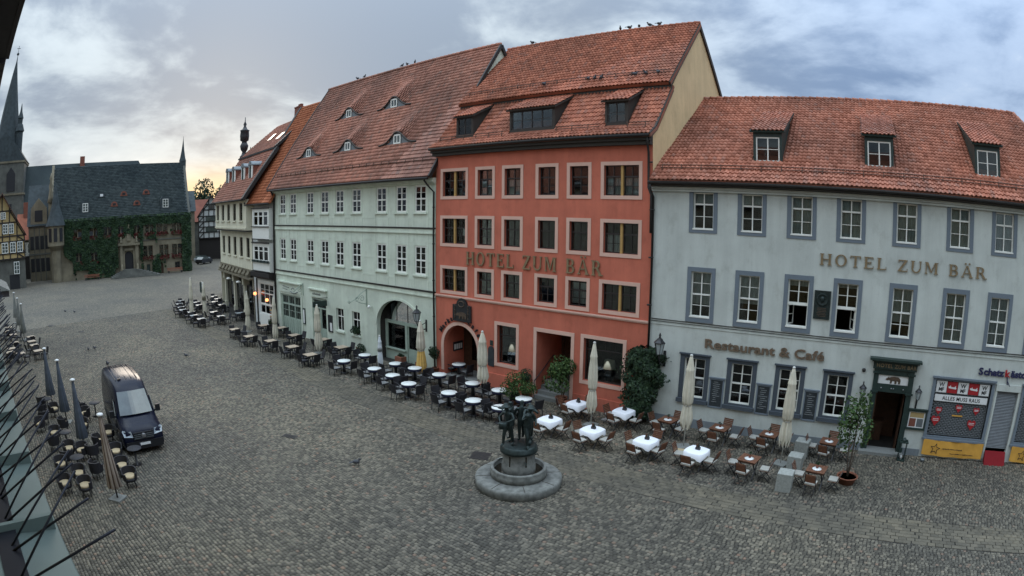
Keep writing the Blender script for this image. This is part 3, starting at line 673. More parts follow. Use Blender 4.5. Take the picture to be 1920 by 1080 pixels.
for i, (a, b) in enumerate(RU):
    o = window(bR, a+.18, b-.18, 8.87, 10.44, 2, [.3, 'T', .35, .35], M['white'], curtain_or_reflection=(0.04, .97) if i in (2, 3, 4, 5, 6) else (0.72, .97) if i < 2 else None)
    surround(o, a, b, 8.715, 10.62, .18, M['grey_trim'], sides=(.155, .18))
    MB().box(-(b-a)/2+.17, (b-a)/2-.17, -.17, 0, -.02, .035).build('sill', M['white'], o)
    cur = [(.28, .97), (.38, .97), (.82, .97), (.86, .97), (.30, .97), (.03, .97), (.05, .97), (.1, .9)][i]
    sk = [4, 5, 6, 7] if i in (2, 3) else []
    if i in (2, 3):   # open casements
        o = window(bR, a+.18, b-.18, 6.05, 7.05, 2, [.5, .5], M['white'], curtain_or_reflection=(.72, .97) if i == 2 else (.8, .97))
        fr = MB(); W = (b-a)/2-.18
        fr.box(-W, W, 0, .06, -.97, -.91); fr.box(-W, -W+.05, .001, .059, -.91, 0); fr.box(W-.05, W, .001, .059, -.91, 0); fr.box(-W, W, -.012, .057, -.07, 0)
        fr.build('lower_frame', M['white'], o)
        sg = 1 if i == 3 else -1
        cs = MB(); w2 = W-.03
        cs.box(0, w2, 0, .035, 0, .05); cs.box(0, w2, 0, .035, .79, .84); cs.box(0, .045, .001, .034, .05, .79); cs.box(w2-.045, w2, .001, .034, .05, .79); cs.box(.045, w2-.045, .006, .028, .41, .435)
        cs.box(.05, w2-.05, .014, .019, .055, .405, 1); cs.box(.05, w2-.05, .014, .019, .44, .785, 1)
        cs.build('open_casement', [M['white'], M['glass']], o, (sg*(W-.05), .06, -.91), (0, 0, R(115) if sg > 0 else R(62)))
    else:
        o = window(bR, a+.18, b-.18, 5.08, 7.05, 2, [.25, .25, 'T', .25, .25], M['white'], curtain_or_reflection=cur)
    surround(o, a, b, 4.86, 7.24, .18, M['grey_trim'], sides=(.2, .19))
    s_ = MB(); zz = -0.97 if i in (2, 3) else 0
    s_.box(-(b-a)/2+.17, (b-a)/2-.17, -.17, 0, zz-.02, zz+.035); s_.build('sill', M['white'], o)
for i, (a, b) in enumerate(RG):
    o = window(bR, a+.2, b-.2, 1.45, 3.24, 2, [.25, .25, 'T', .25, .25], M['white'])
    surround(o, a, b, 1.34, 3.40, .2, M['slate_dark'], sides=(.11, .16))
    MB().box(-(b-a)/2-.05, (b-a)/2+.05, -.26, -.08, -.25, -.08).build('sill', M['slate_dark'], o)
    MB().box(-(b-a)/2-.05, (b-a)/2+.05, -.23, -.1, 1.95, 2.01).build('hood', M['slate_dark'], o)
mb = MB(); mb.tube([(0.1, -.03, 4.83), (9.7, -.03, 4.79), (18.5, -.03, 4.86)], .018, 5); mb.tube([(0.1, -.04, 4.74), (9.7, -.04, 4.70), (18.5, -.04, 4.77)], .014, 5); mb.build('wall_cable', M['gutter'], bR)
box('string_course', M['r_plaster'], bR, 0.05, RX, -.03, .0, 4.60, 4.66)
mb = MB(); mb.box(0, RX, -.12, 0, 10.46, 10.56); mb.box(0, RX, -.2, 0, 10.562, 10.66); mb.build('cornice', M['r_plaster'], bR)
box('eaves_board', M['fascia'], bR, -.02, RX+.1, -.42, .0, 10.68, 10.86)
mb = MB(); mb.tube([(-.05, -.50, 10.83), (RX+.3, -.50, 10.83)], .075, 8); mb.build('gutter', M['gutter'], bR)
RT0, RT1 = (-.55, 10.9), (6.9, 15.85)
RL = math.hypot(RT1[0]-RT0[0], RT1[1]-RT0[1])
sR = lambda y: (y-RT0[0])/(RT1[0]-RT0[0])*RL
dormR = [(4.4, 5.72), (9.48, 10.80), (14.72, 16.02)]
hipR = lambda s: (0.02, 21.0-2.4*s/RL)
rr = slope(bR, FR, 0, RX, *RT0, *RT1, (.205, .30, 'pan'), M['tile_r'], 300, holes=[(a, b, sR(.95), sR(4.2)) for a, b in dormR], edge=hipR)
MB().add([(21.0, -.5, 10.88), (18.6, 6.9, 15.87), (21.0, 13.5, 10.88)], [(0, 1, 2)]).build('hip', M['tile_r'], bR)
MB().add([(0, 6.9, 15.87), (18.6, 6.9, 15.87), (21, 14.2, 10.9), (0, 14.2, 10.9)], [(0, 1, 2, 3)]).build('rear_roof', M['tile_r'], bR)
mb = MB(); n_ = 46
for i in range(n_): mb.tube([(0.05+18.5*i/n_, 6.9, 15.93), (0.05+18.5*(i+.96)/n_, 6.9, 15.91)], [.13, .105], 8)
for i in range(18): mb.tube([(18.6+2.4*i/18, 6.9-7.4*i/18, 15.92-5*i/18), (18.6+2.4*(i+.96)/18, 6.9-7.4*(i+.96)/18, 15.9-5*(i+.96)/18)], [.12, .1], 8)
mb.build('ridge_tiles', M['tile_r'], bR)
def snow_guard(bld, x0, x1, y, z, m=None, step=.9, h=.22, posts=True):
    mb = MB()
    for dz in (.10, h): mb.tube([(x0, y, z+dz), (x1, y, z+dz)], .018, 4)
    x = x0+.1
    while x < x1: mb.bar((x, y-.06, z-.02), (x, y, z+h+.03), .035, .03); x += step
    return mb.build('snow_guard', m or M['wood_dark'], bld)
snow_guard(bR, .3, 20, .15, 11.42)
def dormer(bld, F, x0, x1, yb, zb, zt, yr, zr, fm, cheek, tile, cols, rows, over=.16, split=None, wz=None, flare=0):
    """lean-to dormer: front at depth yb from zb to zt, little roof running back to (yr, zr)"""
    o = put('dormer', None, bld, (0, 0, 0)); o.empty_display_size = .2
    wa, wb = x0+.12, x1-.12; wz = wz or (zb+.12, zt-.12)
    mb = MB()
    mb.box(x0, wa, yb, yb+.12, zb-.3, zt); mb.box(wb, x1, yb, yb+.12, zb-.3, zt); mb.box(wa, wb, yb, yb+.12, zb-.3, wz[0]); mb.box(wa, wb, yb, yb+.12, wz[1], zt)
    mb.build('front', cheek, o)
    mb = MB(); dzr = (zr-zt)/(yr-yb)
    for x in (x0+.02, x1-.06): mb.prism_x([(yb+.121, zb-.3), (yr, zr-.25), (yr, zr), (yb+.121, zt)], x, x+.04)
    mb.build('cheek', cheek, o)
    # parts of the dormer: the sash and each pane
    ws = window(o, wa, wb, wz[0], wz[1], cols, rows, fm, y=yb+.03, fw=.06, panes=False)
    key = [k for k in _wc if _wc[k][0] == ws.data][0]
    for (a, b, c, d) in _wc[key][1]:
        MB().box(-(b-a)/2, (b-a)/2, 0, .006, 0, d-c).build('pane', M['glass'], o, (ws.location.x+(a+b)/2, yb+.06, wz[0]+c))
    mb = MB(); mb.quad((wa, yb+.5, wz[0]), (wb, yb+.5, wz[0]), (wb, yb+.5, wz[1]), (wa, yb+.5, wz[1])); mb.build('inside', M['interior'], o)
    L = math.hypot(yr-yb+over, zr-zt+over*dzr); t = np.array([0, yr-yb+over, zr-zt+over*dzr])/L; n = np.array([0, -t[2], t[1]])
    y0, z0 = yb-over, zt-over*dzr+.03
    mb = MB(); vs = [(x0-.14, y0, z0), (x1+.14, y0, z0), (x1+.14, yr, zr+.03), (x0-.14, yr, zr+.03)]; vs += [(x, y-n[1]*.08, z-n[2]*.08) for x, y, z in vs]
    mb.add(vs, [(0, 1, 2, 3), (7, 6, 5, 4), (0, 4, 5, 1), (1, 5, 6, 2), (3, 7, 4, 0)]); mb.build('dormer_roof', cheek, o)
    k = int((x1-x0+.26)/.19); w_ = (x1-x0+.26)/k; rows_ = max(3, int(L/.34)); le = L/rows_
    bv, bf = PANTILE(w_, le, .045, .04)
    O = [(x0-.13+i*w_, y0+t[1]*le*r+n[1]*.02, z0+t[2]*le*r+n[2]*.02) for r in range(rows_) for i in range(k)]
    A = np.array([[F.x[0], F.y[0], 0], [F.x[1], F.y[1], 0], [0, 0, 1]])
    pieces('dormer_tile', o, bv, bf, O, (1, 0, 0), t, n, tile, 300, world=lambda q: q @ A.T+np.array([F.o[0], F.o[1], 0]), jit=.03)
    return o
for a, b in dormR: dormer(bR, FR, a, b, .95, 11.80, 13.28, 4.75, 14.72, M['white'], M['dark_green'], M['tile_r'], 2, [.5, .5], wz=(11.92, 13.0))
# portal of the restaurant
po = MB(); po.box(10.44, 10.66, -.10, .3, -.1, 3.75); po.box(12.06, 12.30, -.10, .3, -.1, 3.75); po.box(10.66, 12.06, -.08, .3, 2.78, 3.12); po.box(10.66, 12.06, -.08, .3, 3.5, 3.752)
po.box(10.36, 12.38, -.16, .0, 3.752, 4.06); po.box(10.28, 12.46, -.28, 0, 4.062, 4.13); po.box(10.18, 12.56, -.40, 0, 4.132, 4.22); po.box(10.38, 10.5, -.16, -.1, .0, .45); po.box(12.24, 12.36, -.16, -.1, .0, .45)
for z in (2.74, 3.55): po.box(10.38, 10.72, -.15, -.101, z, z+.08); po.box(12.0, 12.36, -.15, -.101, z, z+.08)
pobj = po.build('portal', M['dark_green'], bR)
box('threshold', M['granite'], bR, 10.3, 12.4, -.45, .3, -.3, .24)
box('transom_panel', M['paper'], pobj, 10.66, 12.06, -.02, .05, 3.12, 3.5)
BEAR = [(.0, .30), (.04, .42), (.12, .46), (.16, .54), (.22, .50), (.34, .56), (.55, .60), (.78, .56), (.90, .44), (.94, .30), (.92, .0), (.80, .0), (.80, .2), (.70, .24), (.70, .0), (.58, .0), (.56, .22), (.42, .22), (.40, .0), (.28, .0), (.30, .24), (.22, .28), (.10, .24)]
MB().prism([(11.0+.75*x, 3.15+.5*z) for x, z in BEAR], -.035, -.019).build('bear_emblem', M['bronze_let'], pobj)
tm = text_mesh('HOTEL ZUM BÄR', .22, M['gold'], .006, .004, 1.12); put('lettering', tm, pobj, (10.50, -.17, 3.83))
for x in (10.85, 11.32, 11.42, 11.88): MB().ball((x, -.09, 2.95), .035, 8, 5).build('stud', M['alloy'], pobj)
mb = MB(); mb.box(10.68, 10.74, .3, 1.0, .1, 2.76); mb.box(11.98, 12.04, .3, 1.0, .1, 2.76); mb.build('open_door_leaf', M['wood_dark'], pobj)
mb = MB(); mb.box(10.75, 11.97, 2.2, 2.25, .1, 2.7); mb.box(10.8, 11.3, 1.5, 2.0, .1, 1.0); mb.build('hall_panelling', M['wood_dark'], pobj)
# shop windows with roller grilles
def shop(x0, x1, posters):
    o = put('shop_window', None, bR)
    mb = MB(); a, b = x0, x1
    mb.box(a, a+.15, -.06, .2, .98, 3.66); mb.box(b-.15, b, -.06, .2, .98, 3.66); mb.box(a+.15, b-.15, -.06, .2, 3.52, 3.66); mb.box(a+.15, b-.15, -.06, .2, .98, 1.12); mb.box(a-.05, b+.05, -.14, -.0605, 3.60, 3.68); mb.box(a-.05, b+.05, -.12, -.0605, .94, 1.02)
    mb.build('shop_frame', M['grey_trim'], o)
    mb = MB(); z = 1.13
    k = 0
    while z < 3.5:
        x = a+.16+(.09 if k % 2 else 0)
        while x < b-.17: mb.box(x, min(x+.15, b-.16), .10, .115, z, z+.036); x += .18
        mb.box(a+.155, b-.155, .116, .124, z+.04, z+.05)
        z += .075; k += 1
    tag(mb.build('roller_grille', M['shutter'], o), kind='stuff')
    MB().box(a+.15, b-.15, .16, .168, 1.12, 3.52).build('pane', M['glass'], o)
    return o
s1 = shop(13.23, 16.33, True); s2 = shop(17.80, 20.4, False)
px = [13.42, 13.95, 14.48, 15.02, 15.56, 16.10]
for i in range(5):
    a, b = px[i], px[i+1]; red = i % 2
    MB().box(a+.012, b-.012, .02, .03, 2.99, 3.47).build('poster', M['red'] if red else M['paper'], s1)
    if red: c_ = (a+b)/2; MB().prism([(c_-.2+.4*x, 3.16+.2*z) for x, z in ((.05, .15), (.95, 0), (1, .25), (.9, .45), (.92, .75), (.78, .5), (.7, .4), (.5, .45), (.36, .4), (.3, .6), (.24, .85), (.2, .55), (0, .55))], .012, .019).build('print', M['paper'], s1)
    else:
        put('print', text_mesh('W', .25, M['ink'], .002, .006, align='CENTER'), s1, ((a+b)/2, .016, 3.24))
        put('print', text_mesh('MF', .21, M['ink'], .002, .006, .95, align='CENTER'), s1, ((a+b)/2, .016, 3.05))
MB().box(13.44, 16.08, .02, .03, 2.62, 2.90).build('poster', M['paper'], s1)
put('print', text_mesh('ALLES MUSS RAUS', .222, M['ink'], .002, .004, 1.08, align='CENTER'), s1, (14.76, .016, 2.68))
def heart(cx, cz, s, parent, txt=True):
    P = []
    for i in range(20):
        t = 2*PI*i/20; P.append((cx+s*.062*16*math.sin(t)**3/16*2.2, cz+s*.07*(13*math.cos(t)-5*math.cos(2*t)-2*math.cos(3*t)-math.cos(4*t))/13*1.9))
    o = MB().prism(P, .02, .03).build('heart_sticker', M['red'], parent)
    for dz in (.03, -.01): MB().box(cx-.09*s, cx+.09*s, .014, .019, cz+dz*s, cz+dz*s+.018).build('print', M['paper'], parent)
for cx, cz, s in ((13.75, 2.22, 1.2), (14.72, 2.38, 1.25), (15.62, 2.32, 1.2), (13.68, 1.78, 1.6), (15.5, 1.72, 1.6)): heart(cx, cz, s, s1)
MB().box(14.45, 14.98, .06, .07, 2.0, 2.06).build('sticker', M['banner'], s1)
def banner(x0, x1, z0, z1, label, full=True):
    o = FR.root('banner', label, 'banner'); mb = MB(); n = 16
    P = [(x0+(x1-x0)*i/n, -.16-.03*math.sin(i*1.3)-.02*math.sin(i*.5)) for i in range(n+1)]
    for i in range(n):
        (xa, ya), (xb, yb) = P[i], P[i+1]; sag = lambda k: .05*math.sin(PI*k/n)
        mb.quad((xa, ya, z0-sag(i)), (xb, yb, z0-sag(i+1)), (xb, yb+.05, z1-sag(i+1)*.8), (xa, ya+.05, z1-sag(i)*.8))
        mb.quad((xa, ya+.012, z0-sag(i)), (xb, yb+.012, z0-sag(i+1)), (xb, yb+.062, z1-sag(i+1)*.8), (xa, ya+.062, z1-sag(i)*.8))
    mb.build('banner_cloth', M['banner'], o)
    cx, cz = x0+.62, (z0+z1)/2-.04; st = []
    for i in range(10): r_ = .27 if i % 2 == 0 else .12; st.append((cx+r_*math.sin(PI*i/5+.15), cz+r_*math.cos(PI*i/5+.15)))
    st2 = [(cx+(x-cx)*.72, cz+(z-cz)*.72) for x, z in st]; mb = MB()
    for i in range(10):
        j = (i+1) % 10; mb.add([(st[i][0], -.222, st[i][1]), (st[j][0], -.222, st[j][1]), (st2[j][0], -.222, st2[j][1]), (st2[i][0], -.222, st2[i][1])], [(0, 1, 2, 3)])
    mb.lathe([(.05, 0), (.07, .003)], 8, (0, 0, 0)); mb.build('star_print', M['ink'], o)
    if full:
        mb = MB(); r_ = random.Random(9)      # two illegible lines of script
        for a, b, z in ((.95, 1.95, cz+.03), (1.4, 2.55, cz-.16)):
            x = x0+a
            while x < x0+b:
                d_ = r_.uniform(.03, .07); mb.box(x, x+d_, -.235, -.225, z-.012+r_.uniform(-.006, .006), z+.012+r_.uniform(0, .02)); x += d_+.015
        mb.build('script_print', M['ink'], o)
banner(13.30, 16.34, .30, .97, 'orange-yellow banner with a black star hung under the grilled shop window')
banner(17.9, 20.3, .30, .97, 'orange-yellow banner with a star cut off by the right edge', False)
o = put('roller_shutter', None, bR); mb = MB(); z = .74
while z < 3.3:
    mb.prism_x([(.10, z), (.085, z+.028), (.10, z+.056), (.11, z+.056), (.11, z)], 16.5, 17.63); z += .065
tag(mb.build('shutter_slat', M['shutter'], o), kind='stuff')
mb = MB(); mb.box(16.40, 16.50, -.04, .25, -.1, 3.5); mb.box(17.63, 17.73, -.04, .25, -.1, 3.5); mb.box(16.40, 17.73, -.07, .25, 3.28, 3.56); mb.build('shutter_box', M['r_plaster'], o)
box('doorstep', M['granite'], bR, 16.45, 17.68, -.1, .3, -.5, .30)
mt = FR.root('doormat', 'bright red mat in front of the grey roller shutter door', 'mat', 17.05, -.2, .1)
MB().prism_x([(-.35, .03), (.10, .58), (.12, .58), (.12, .0), (-.35, .0)], -.55, .55).build('mat_cloth', M['mat_red'], mt)
# ---- lettering on the pale hotel
sg = FR.root('wall_sign', 'raised brown capitals HOTEL ZUM BÄR on the pale grey wall', 'sign', 0, 0, 7.74)
serif_sign(sg, 'HOTEL ZUM BÄR', 7.56, 15.2, .46, M['gold'], .035, -.06)
sg = FR.root('wall_sign', 'brown Restaurant & Café lettering above the ground floor windows', 'sign', 2.68, -.05, 3.79)
put('lettering', text_mesh('Restaurant & Café', .53, M['brown_let'], .03, .011, 1.0), sg, scale=(5.92/4.28, 1, 1.05))
sg = FR.root('wall_sign', 'navy Schatzkästchen shop lettering with a red letter at far right', 'sign', 15.37, -.05, 3.90)
x = 0
for s_, m_ in (('S', 'blue_ink'), ('chatz', 'blue_ink'), ('k', 'red'), ('ästchen', 'blue_ink')):
    me = text_mesh(s_, .40, M[m_], .02, .014, 1.0); put('lettering', me, sg, (x, 0, 0), scale=(1.22, 1, 1)); x += (max(v.co.x for v in me.vertices)+.03)*1.22
MB().bar((1.50, 0, -.02), (1.58, 0, -.42), .045, .03).bar((1.56, 0, -.2), (1.72, 0, -.4), .045, .03).build('swash', M['blue_ink'], sg)
# ---- boards, menu box, plaque and lamps on the wall
for k, (x0, x1, lab) in enumerate(((3.08, 3.75, 'chalk menu board left of the second restaurant window'), (5.26, 5.91, 'chalk menu board between the second and third restaurant windows'), (7.43, 8.08, 'chalk menu board right of the third restaurant window'))):
    o = FR.root('menu_board', lab, 'board', (x0+x1)/2, 0, 1.12, 'chalk menu boards on the restaurant wall'); W = (x1-x0)/2
    mb = MB(); mb.box(-W, W, -.05, 0, 0, .07); mb.box(-W, W, -.05, 0, 1.28, 1.35); mb.box(-W, -W+.06, -.049, 0, .07, 1.28); mb.box(W-.06, W, -.049, 0, .07, 1.28); mb.box(-W-.04, W+.04, -.09, 0, 1.351, 1.40); mb.build('frame', M['grey_trim'], o)
    MB().box(-W+.06, W-.06, -.025, 0, .07, 1.28).build('slate', M['blackboard'], o)
    mb = MB(); r_ = random.Random(k)
    for i in range(11):
        a = -W+.12+r_.uniform(0, .1); b = W-.12-r_.uniform(0, .22); z = 1.18-i*.09
        mb.box(a, b, -.0285, -.0255, z, z+.014)
    mb.build('chalk_line', M['chalk'], o)
o = FR.root('menu_case', 'wall-mounted menu case with pictures right of the restaurant door', 'menu case', 12.75, 0, 1.30)
mb = MB(); mb.box(-.47, .47, -.10, 0, 0, .08); mb.box(-.47, .47, -.10, 0, .78, .86); mb.box(-.47, -.39, -.099, 0, .08, .78); mb.box(.39, .47, -.099, 0, .08, .78); mb.box(-.5, .5, -.13, 0, .861, .90); mb.build('case', M['dark_green'], o)
MB().box(-.39, .39, -.04, 0, .08, .78).build('backing', M['paper'], o)
for a, b, c, d, m_ in ((-.33, .33, .52, .74, 'infill'), (-.33, -.02, .12, .48, 'brick'), (.03, .33, .12, .48, 'zinc')): MB().box(a, b, -.045, -.0405, c, d).build('picture', M[m_], o)
o = FR.root('memorial_plaque', 'dark bronze plaque with a portrait roundel between two open windows', 'plaque', 7.80, 0, 5.52)
MB().box(-.36, .36, -.06, 0, 0, 1.17).build('tablet', M['bronze'], o)
mb = MB(); mb.lathe([(.235, 0), (.27, .015), (.235, .03), (.20, .012), (0.02, .012)], 24); mb.ball((.0, .02, .03), (.10, .13, .05), 10, 6)
mb.build('roundel', M['bronze'], o, (0, -.06, .80), (PI/2, 0, 0))
mb = MB(); r_ = random.Random(3)
for i in range(6): mb.box(-.22+r_.uniform(0, .06), .22-r_.uniform(0, .06), -.068, -.0605, .44-i*.065, .46-i*.065)
mb.build('inscription', M['bronze_let'], o)
def wall_lantern(F, lx, z, label, out=.32, s=1.0, group=None, scroll=True, oy=0):
    o = F.root('wall_lantern', label, 'lantern', lx, 0, z, group)
    mb = MB()
    if scroll:
        P = [(0, 0, -.42*s), (0, -out*.35, -.46*s), (0, -out*.8, -.34*s), (0, -out, -.12*s), (0, -out, -.02)]
        mb.tube(P, .026*s, 6); mb.tube([(0, 0, -.12*s), (0, -out*.5, -.22*s), (0, -out*.9, -.16*s)], .018*s, 5); mb.box(-.05*s, .05*s, -.03, 0, -.58*s, .0)
    mb.build('bracket', M['black'], o)
    c = (0, -out, 0); mb = MB()
    mb.lathe([(.05*s, -.04*s), (.11*s, -.01*s), (.11*s, .01*s)], 6, c)
    for k in range(6):
        t = 2*PI*k/6; mb.bar((.105*s*math.cos(t), -out+.105*s*math.sin(t), .01*s), (.185*s*math.cos(t), -out+.185*s*math.sin(t), .40*s), .018*s, .018*s)
    mb.lathe([(.215*s, .395*s), (.215*s, .42*s), (.13*s, .50*s), (.10*s, .55*s), (.05*s, .57*s), (.03*s, .64*s), (.05*s, .67*s), (.012*s, .76*s)], 6, c, sm=False)
    mb.build('lantern_frame', M['black'], o)
    MB().lathe([(.10*s, .0), (.178*s, .395*s)], 6, c, sm=False).build('lantern_pane', M['lantern_glass'], o)
    return o
wall_lantern(FR, 10.03, 2.58, 'small black wall lantern left of the restaurant door', .26, .8, 'lanterns beside the restaurant door')
wall_lantern(FR, 12.60, 2.66, 'small black wall lantern right of the restaurant door', .26, .8, 'lanterns beside the restaurant door')
wall_lantern(FR, .85, 3.42, 'large black lantern on the pale corner above the climbing plant', .8, 1.25)
wall_lantern(FG, 19.25, 3.02, 'large black lantern beside the green archway and red wall', .75, 1.25)
o = tag(MB().lathe([(.07, 0), (.09, .05), (.05, .09)], 10).build('wall_vent', M['gutter'], None, FR.p(9.96, 0, 3.6), (PI/2, 0, 0)), 'small dark round fitting on the wall left of the restaurant portal', 'vent')
# drainpipes at the corners
def drainpipe(F, pts, label, r_=.055):
    o = F.root('drainpipe', label, 'drainpipe'); mb = MB(); mb.tube(pts, r_, 7); mb.build('pipe', M['gutter'], o)
    mb = MB(); z = 1.2
    for z in np.arange(1.2, max(p[2] for p in pts)-.6, 2.1): mb.lathe([(r_+.02, 0), (r_+.02, .06)], 8, (pts[-1][0], pts[-1][1], z))
    mb.build('pipe_clip', M['gutter'], o)
drainpipe(FR, [(0.05, -.48, 10.78), (.05, -.42, 10.5), (.06, -.10, 10.2), (.06, -.10, -.1)], 'black drainpipe between the pale hotel and the red hotel')
drainpipe(FD, [(13.30, -.45, 12.85), (13.24, -.3, 12.5), (13.2, -.1, 12.2), (13.2, -.1, 10.6), (13.36, -.16, 10.3), (13.36, -.16, 8.6)], 'dark downpipe from the red hotel eaves ending at the roof corner')
drainpipe(FG, [(19.6, -.5, 11.2), (19.75, -.35, 10.9), (20.02, -.1, 10.5), (20.02, -.1, -.4)], 'dark drainpipe between the green house and the red hotel')
drainpipe(FG, [(.2, -.5, 11.3), (.15, -.3, 11.0), (.1, -.12, 10.6), (.1, -.12, -.5)], 'dark drainpipe at the left end of the green house', .08)

# ---------------------------------------------------------------- red hotel
bD = FD.root('hotel_building', 'tall brick-red hotel with pink window frames and tiled dormer roof', 'building')
DW = 13.365
DX = [(.39, 2.48), (3.01, 4.375), (4.855, 6.23), (6.995, 8.36), (8.84, 10.21), (10.71, 12.855)]
DZ = [(10.065, 11.795), (7.42, 9.155), (4.76, 6.34)]
B_ = .17
hol = [(a+B_, b-B_, c+B_, d-B_) for a, b in DX for c, d in DZ]+[(4.60, 5.88, 1.36, 3.44), (9.97, 12.11, 1.36, 3.47), (7.18, 9.25, -.8, 3.43)]
facade('wall', M['d_plaster'], bD, 0, DW, -.8, 12.7, hol, th=.32, arches=[(.61, 3.21, 1.70, 3.04)])
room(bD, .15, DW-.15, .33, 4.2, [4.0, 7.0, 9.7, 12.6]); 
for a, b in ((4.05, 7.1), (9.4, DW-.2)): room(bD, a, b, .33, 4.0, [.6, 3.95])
box('plinth', M['d_plaster'], bD, 3.42, 6.96, -.06, .0, -.6, .72); box('plinth', M['d_plaster'], bD, 9.47, DW, -.06, .0, -.6, .6); box('plinth', M['d_plaster'], bD, 0, .41, -.06, .0, -.6, .3)
mb = MB(); mb.box(0, DW, -.10, 0, 4.60, 4.67); mb.box(0, DW, -.06, 0, 4.54, 4.598); mb.build('string_course', M['pink'], bD)
for r_, (c, d) in enumerate(DZ):
    for i, (a, b) in enumerate(DX):
        w2 = i in (0, 5); spec = [.36, 'T', .32, .32]
        cu = None
        if w2:
            m0 = (a+b)/2; halves = [(a+B_, m0-.06), (m0+.06, b-B_)]
            for k, (p, q) in enumerate(halves):
                cu = (.04, .60) if (r_ < 2 and not (r_ == 1 and i == 5 and k == 1)) else None  # pale sheet in the lower part imitates sky reflected in the tilted panes
                o = window(bD, p, q, c+B_, d-B_, 2, spec, M['dark_frame'], y=.16, fw=.05, curtain_or_reflection=cu)
                if k == 0:
                    surround(o, a, b, c, d, B_, M['pink'])
                    l = o.location; MB().box(m0-.06-l.x, m0+.06-l.x, -.10, .05, .001, d-c-2*B_-.001).build('mullion', M['ochre_stone'], o)
        else:
            o = window(bD, a+B_, b-B_, c+B_, d-B_, 2, spec, M['dark_frame'], y=.16, fw=.055, curtain_or_reflection=(.04, .58) if (r_, i) in ((0, 1), (0, 2)) else (.1, .9) if (r_, i) in ((2, 4),) else None)
            surround(o, a, b, c, d, B_, M['pink'])
def big_window(bld, x0, x1, z0, z1, top):
    o = put('window', None, bld); mb = MB(); a, b, c, d = x0, x1, z0, z1
    mb.box(a, b, .2, .26, c, c+.06); mb.box(a, b, .2, .26, d-.06, d); mb.box(a, a+.06, .201, .259, c+.06, d-.06); mb.box(b-.06, b, .201, .259, c+.06, d-.06); mb.box(a+.06, b-.06, .203, .257, top, top+.05)
    k = max(2, int((b-a)/.5))
    for i in range(1, k): x = a+(b-a)*i/k; mb.box(x-.015, x+.015, .215, .245, top+.05, d-.06)
    mb.build('frame', M['dark_frame'], o)
    MB().box(a+.06, b-.06, .22, .228, c+.06, top).build('pane', M['glass'], o); MB().box(a+.06, b-.06, .222, .230, top+.05, d-.06).build('pane', M['glass'], o)
    surround(o, a-.175, b+.175, c-.175, d+.175, .175, M['pink']); return o
big_window(bD, 4.60, 5.88, 1.36, 3.44, 2.85); big_window(bD, 9.97, 12.11, 1.36, 3.47, 2.9)
for x, lab in ((5.42, 'dark table lamp with a cream shade in the narrow red hotel window'), (11.2, 'dark table lamp with a cream shade in the wide red hotel window')):
    o = FD.root('table_lamp', lab, 'lamp', x, .42, 1.42, 'lamps in the red hotel windows')
    o.scale = (1.3, 1.0, 1.3)
    MB().lathe([(.12, 0), (.13, .03), (.19, .15), (.17, .3), (.06, .42), (.03, .5), (.03, .55)], 14).build('lamp_base', M['black'], o)
    MB().lathe([(.27, .48), (.20, .80), (.19, .80), (.26, .48)], 18).build('lamp_shade', M['lampshade'], o)
    box('window_bench', M['wood_dark'], bD, x-.9, x+.7, .36, .75, 1.25, 1.40)
# arched cafe entrance
n = 28; mb = MB(); cx, rx, rz, zs = 1.91, 1.30, 1.34, 1.70
for i in range(n):
    a, b = PI*i/n, PI*(i+1)/n; f = lambda t, k: (cx-(rx+k)*math.cos(t), zs+(rz+k)*math.sin(t))
    p, q, s_, t_ = f(a, .0), f(b, .0), f(b, .2), f(a, .2)
    mb.add([(p[0], -.03, p[1]), (q[0], -.03, q[1]), (s_[0], -.03, s_[1]), (t_[0], -.03, t_[1]), (p[0], .02, p[1]), (q[0], .02, q[1]), (s_[0], .0, s_[1]), (t_[0], .0, t_[1])], [(0, 1, 2, 3), (0, 4, 5, 1), (3, 2, 6, 7)])
mb.box(.41, .61, -.03, .02, .25, zs); mb.box(3.21, 3.41, -.03, .02, .25, zs)
mb.build('arch_surround', M['pink'], bD)
mb = MB(); mb.quad((.58, .32, -.5), (.58, 2.2, -.5), (.58, 2.2, 3.1), (.58, .32, 3.1)); mb.quad((3.24, .32, -.5), (3.24, 2.2, -.5), (3.24, 2.2, 3.1), (3.24, .32, 3.1)); mb.quad((.5, .32, 3.06), (3.3, .32, 3.06), (3.3, 2.2, 3.06), (.5, 2.2, 3.06))
mb.build('porch_wall', M['d_plaster'], bD); box('porch_floor', M['granite'], bD, .6, 3.24, .0, 2.2, -.4, -.02)
o = put('cafe_door', None, bD); mb = MB()
mb.box(.58, 1.1, 1.75, 1.85, -.1, 3.06); mb.box(2.9, 3.24, 1.75, 1.85, -.1, 3.06); mb.box(1.1, 2.9, 1.75, 1.85, 2.2, 2.32); mb.box(1.1, 1.2, 1.76, 1.84, -.1, 2.2); mb.box(1.95, 2.07, 1.76, 1.84, -.1, 2.2); mb.box(2.8, 2.9, 1.76, 1.84, -.1, 2.2); mb.box(1.2, 1.95, 1.77, 1.83, -.1, .6); mb.box(2.07, 2.8, 1.77, 1.83, -.1, .6); mb.box(1.1, 2.9, 1.76, 1.84, 2.95, 3.06)
mb.build('door_frame', M['wood_dark'], o)
for a, b, c, d in ((1.2, 1.95, .6, 2.2), (2.07, 2.8, .6, 2.2), (1.1, 2.9, 2.32, 2.95)): MB().box(a, b, 1.80, 1.806, c, d).build('pane', M['glass'], o)
for x, z in ((2.25, 1.75), (2.25, 1.1)): MB().box(x, x+.26, 1.745, 1.75, z, z+.4).build('notice', M['paper'], o)
box('notice_case', M['black'], bD, .59, .63, .8, 1.6, 1.2, 1.75); 
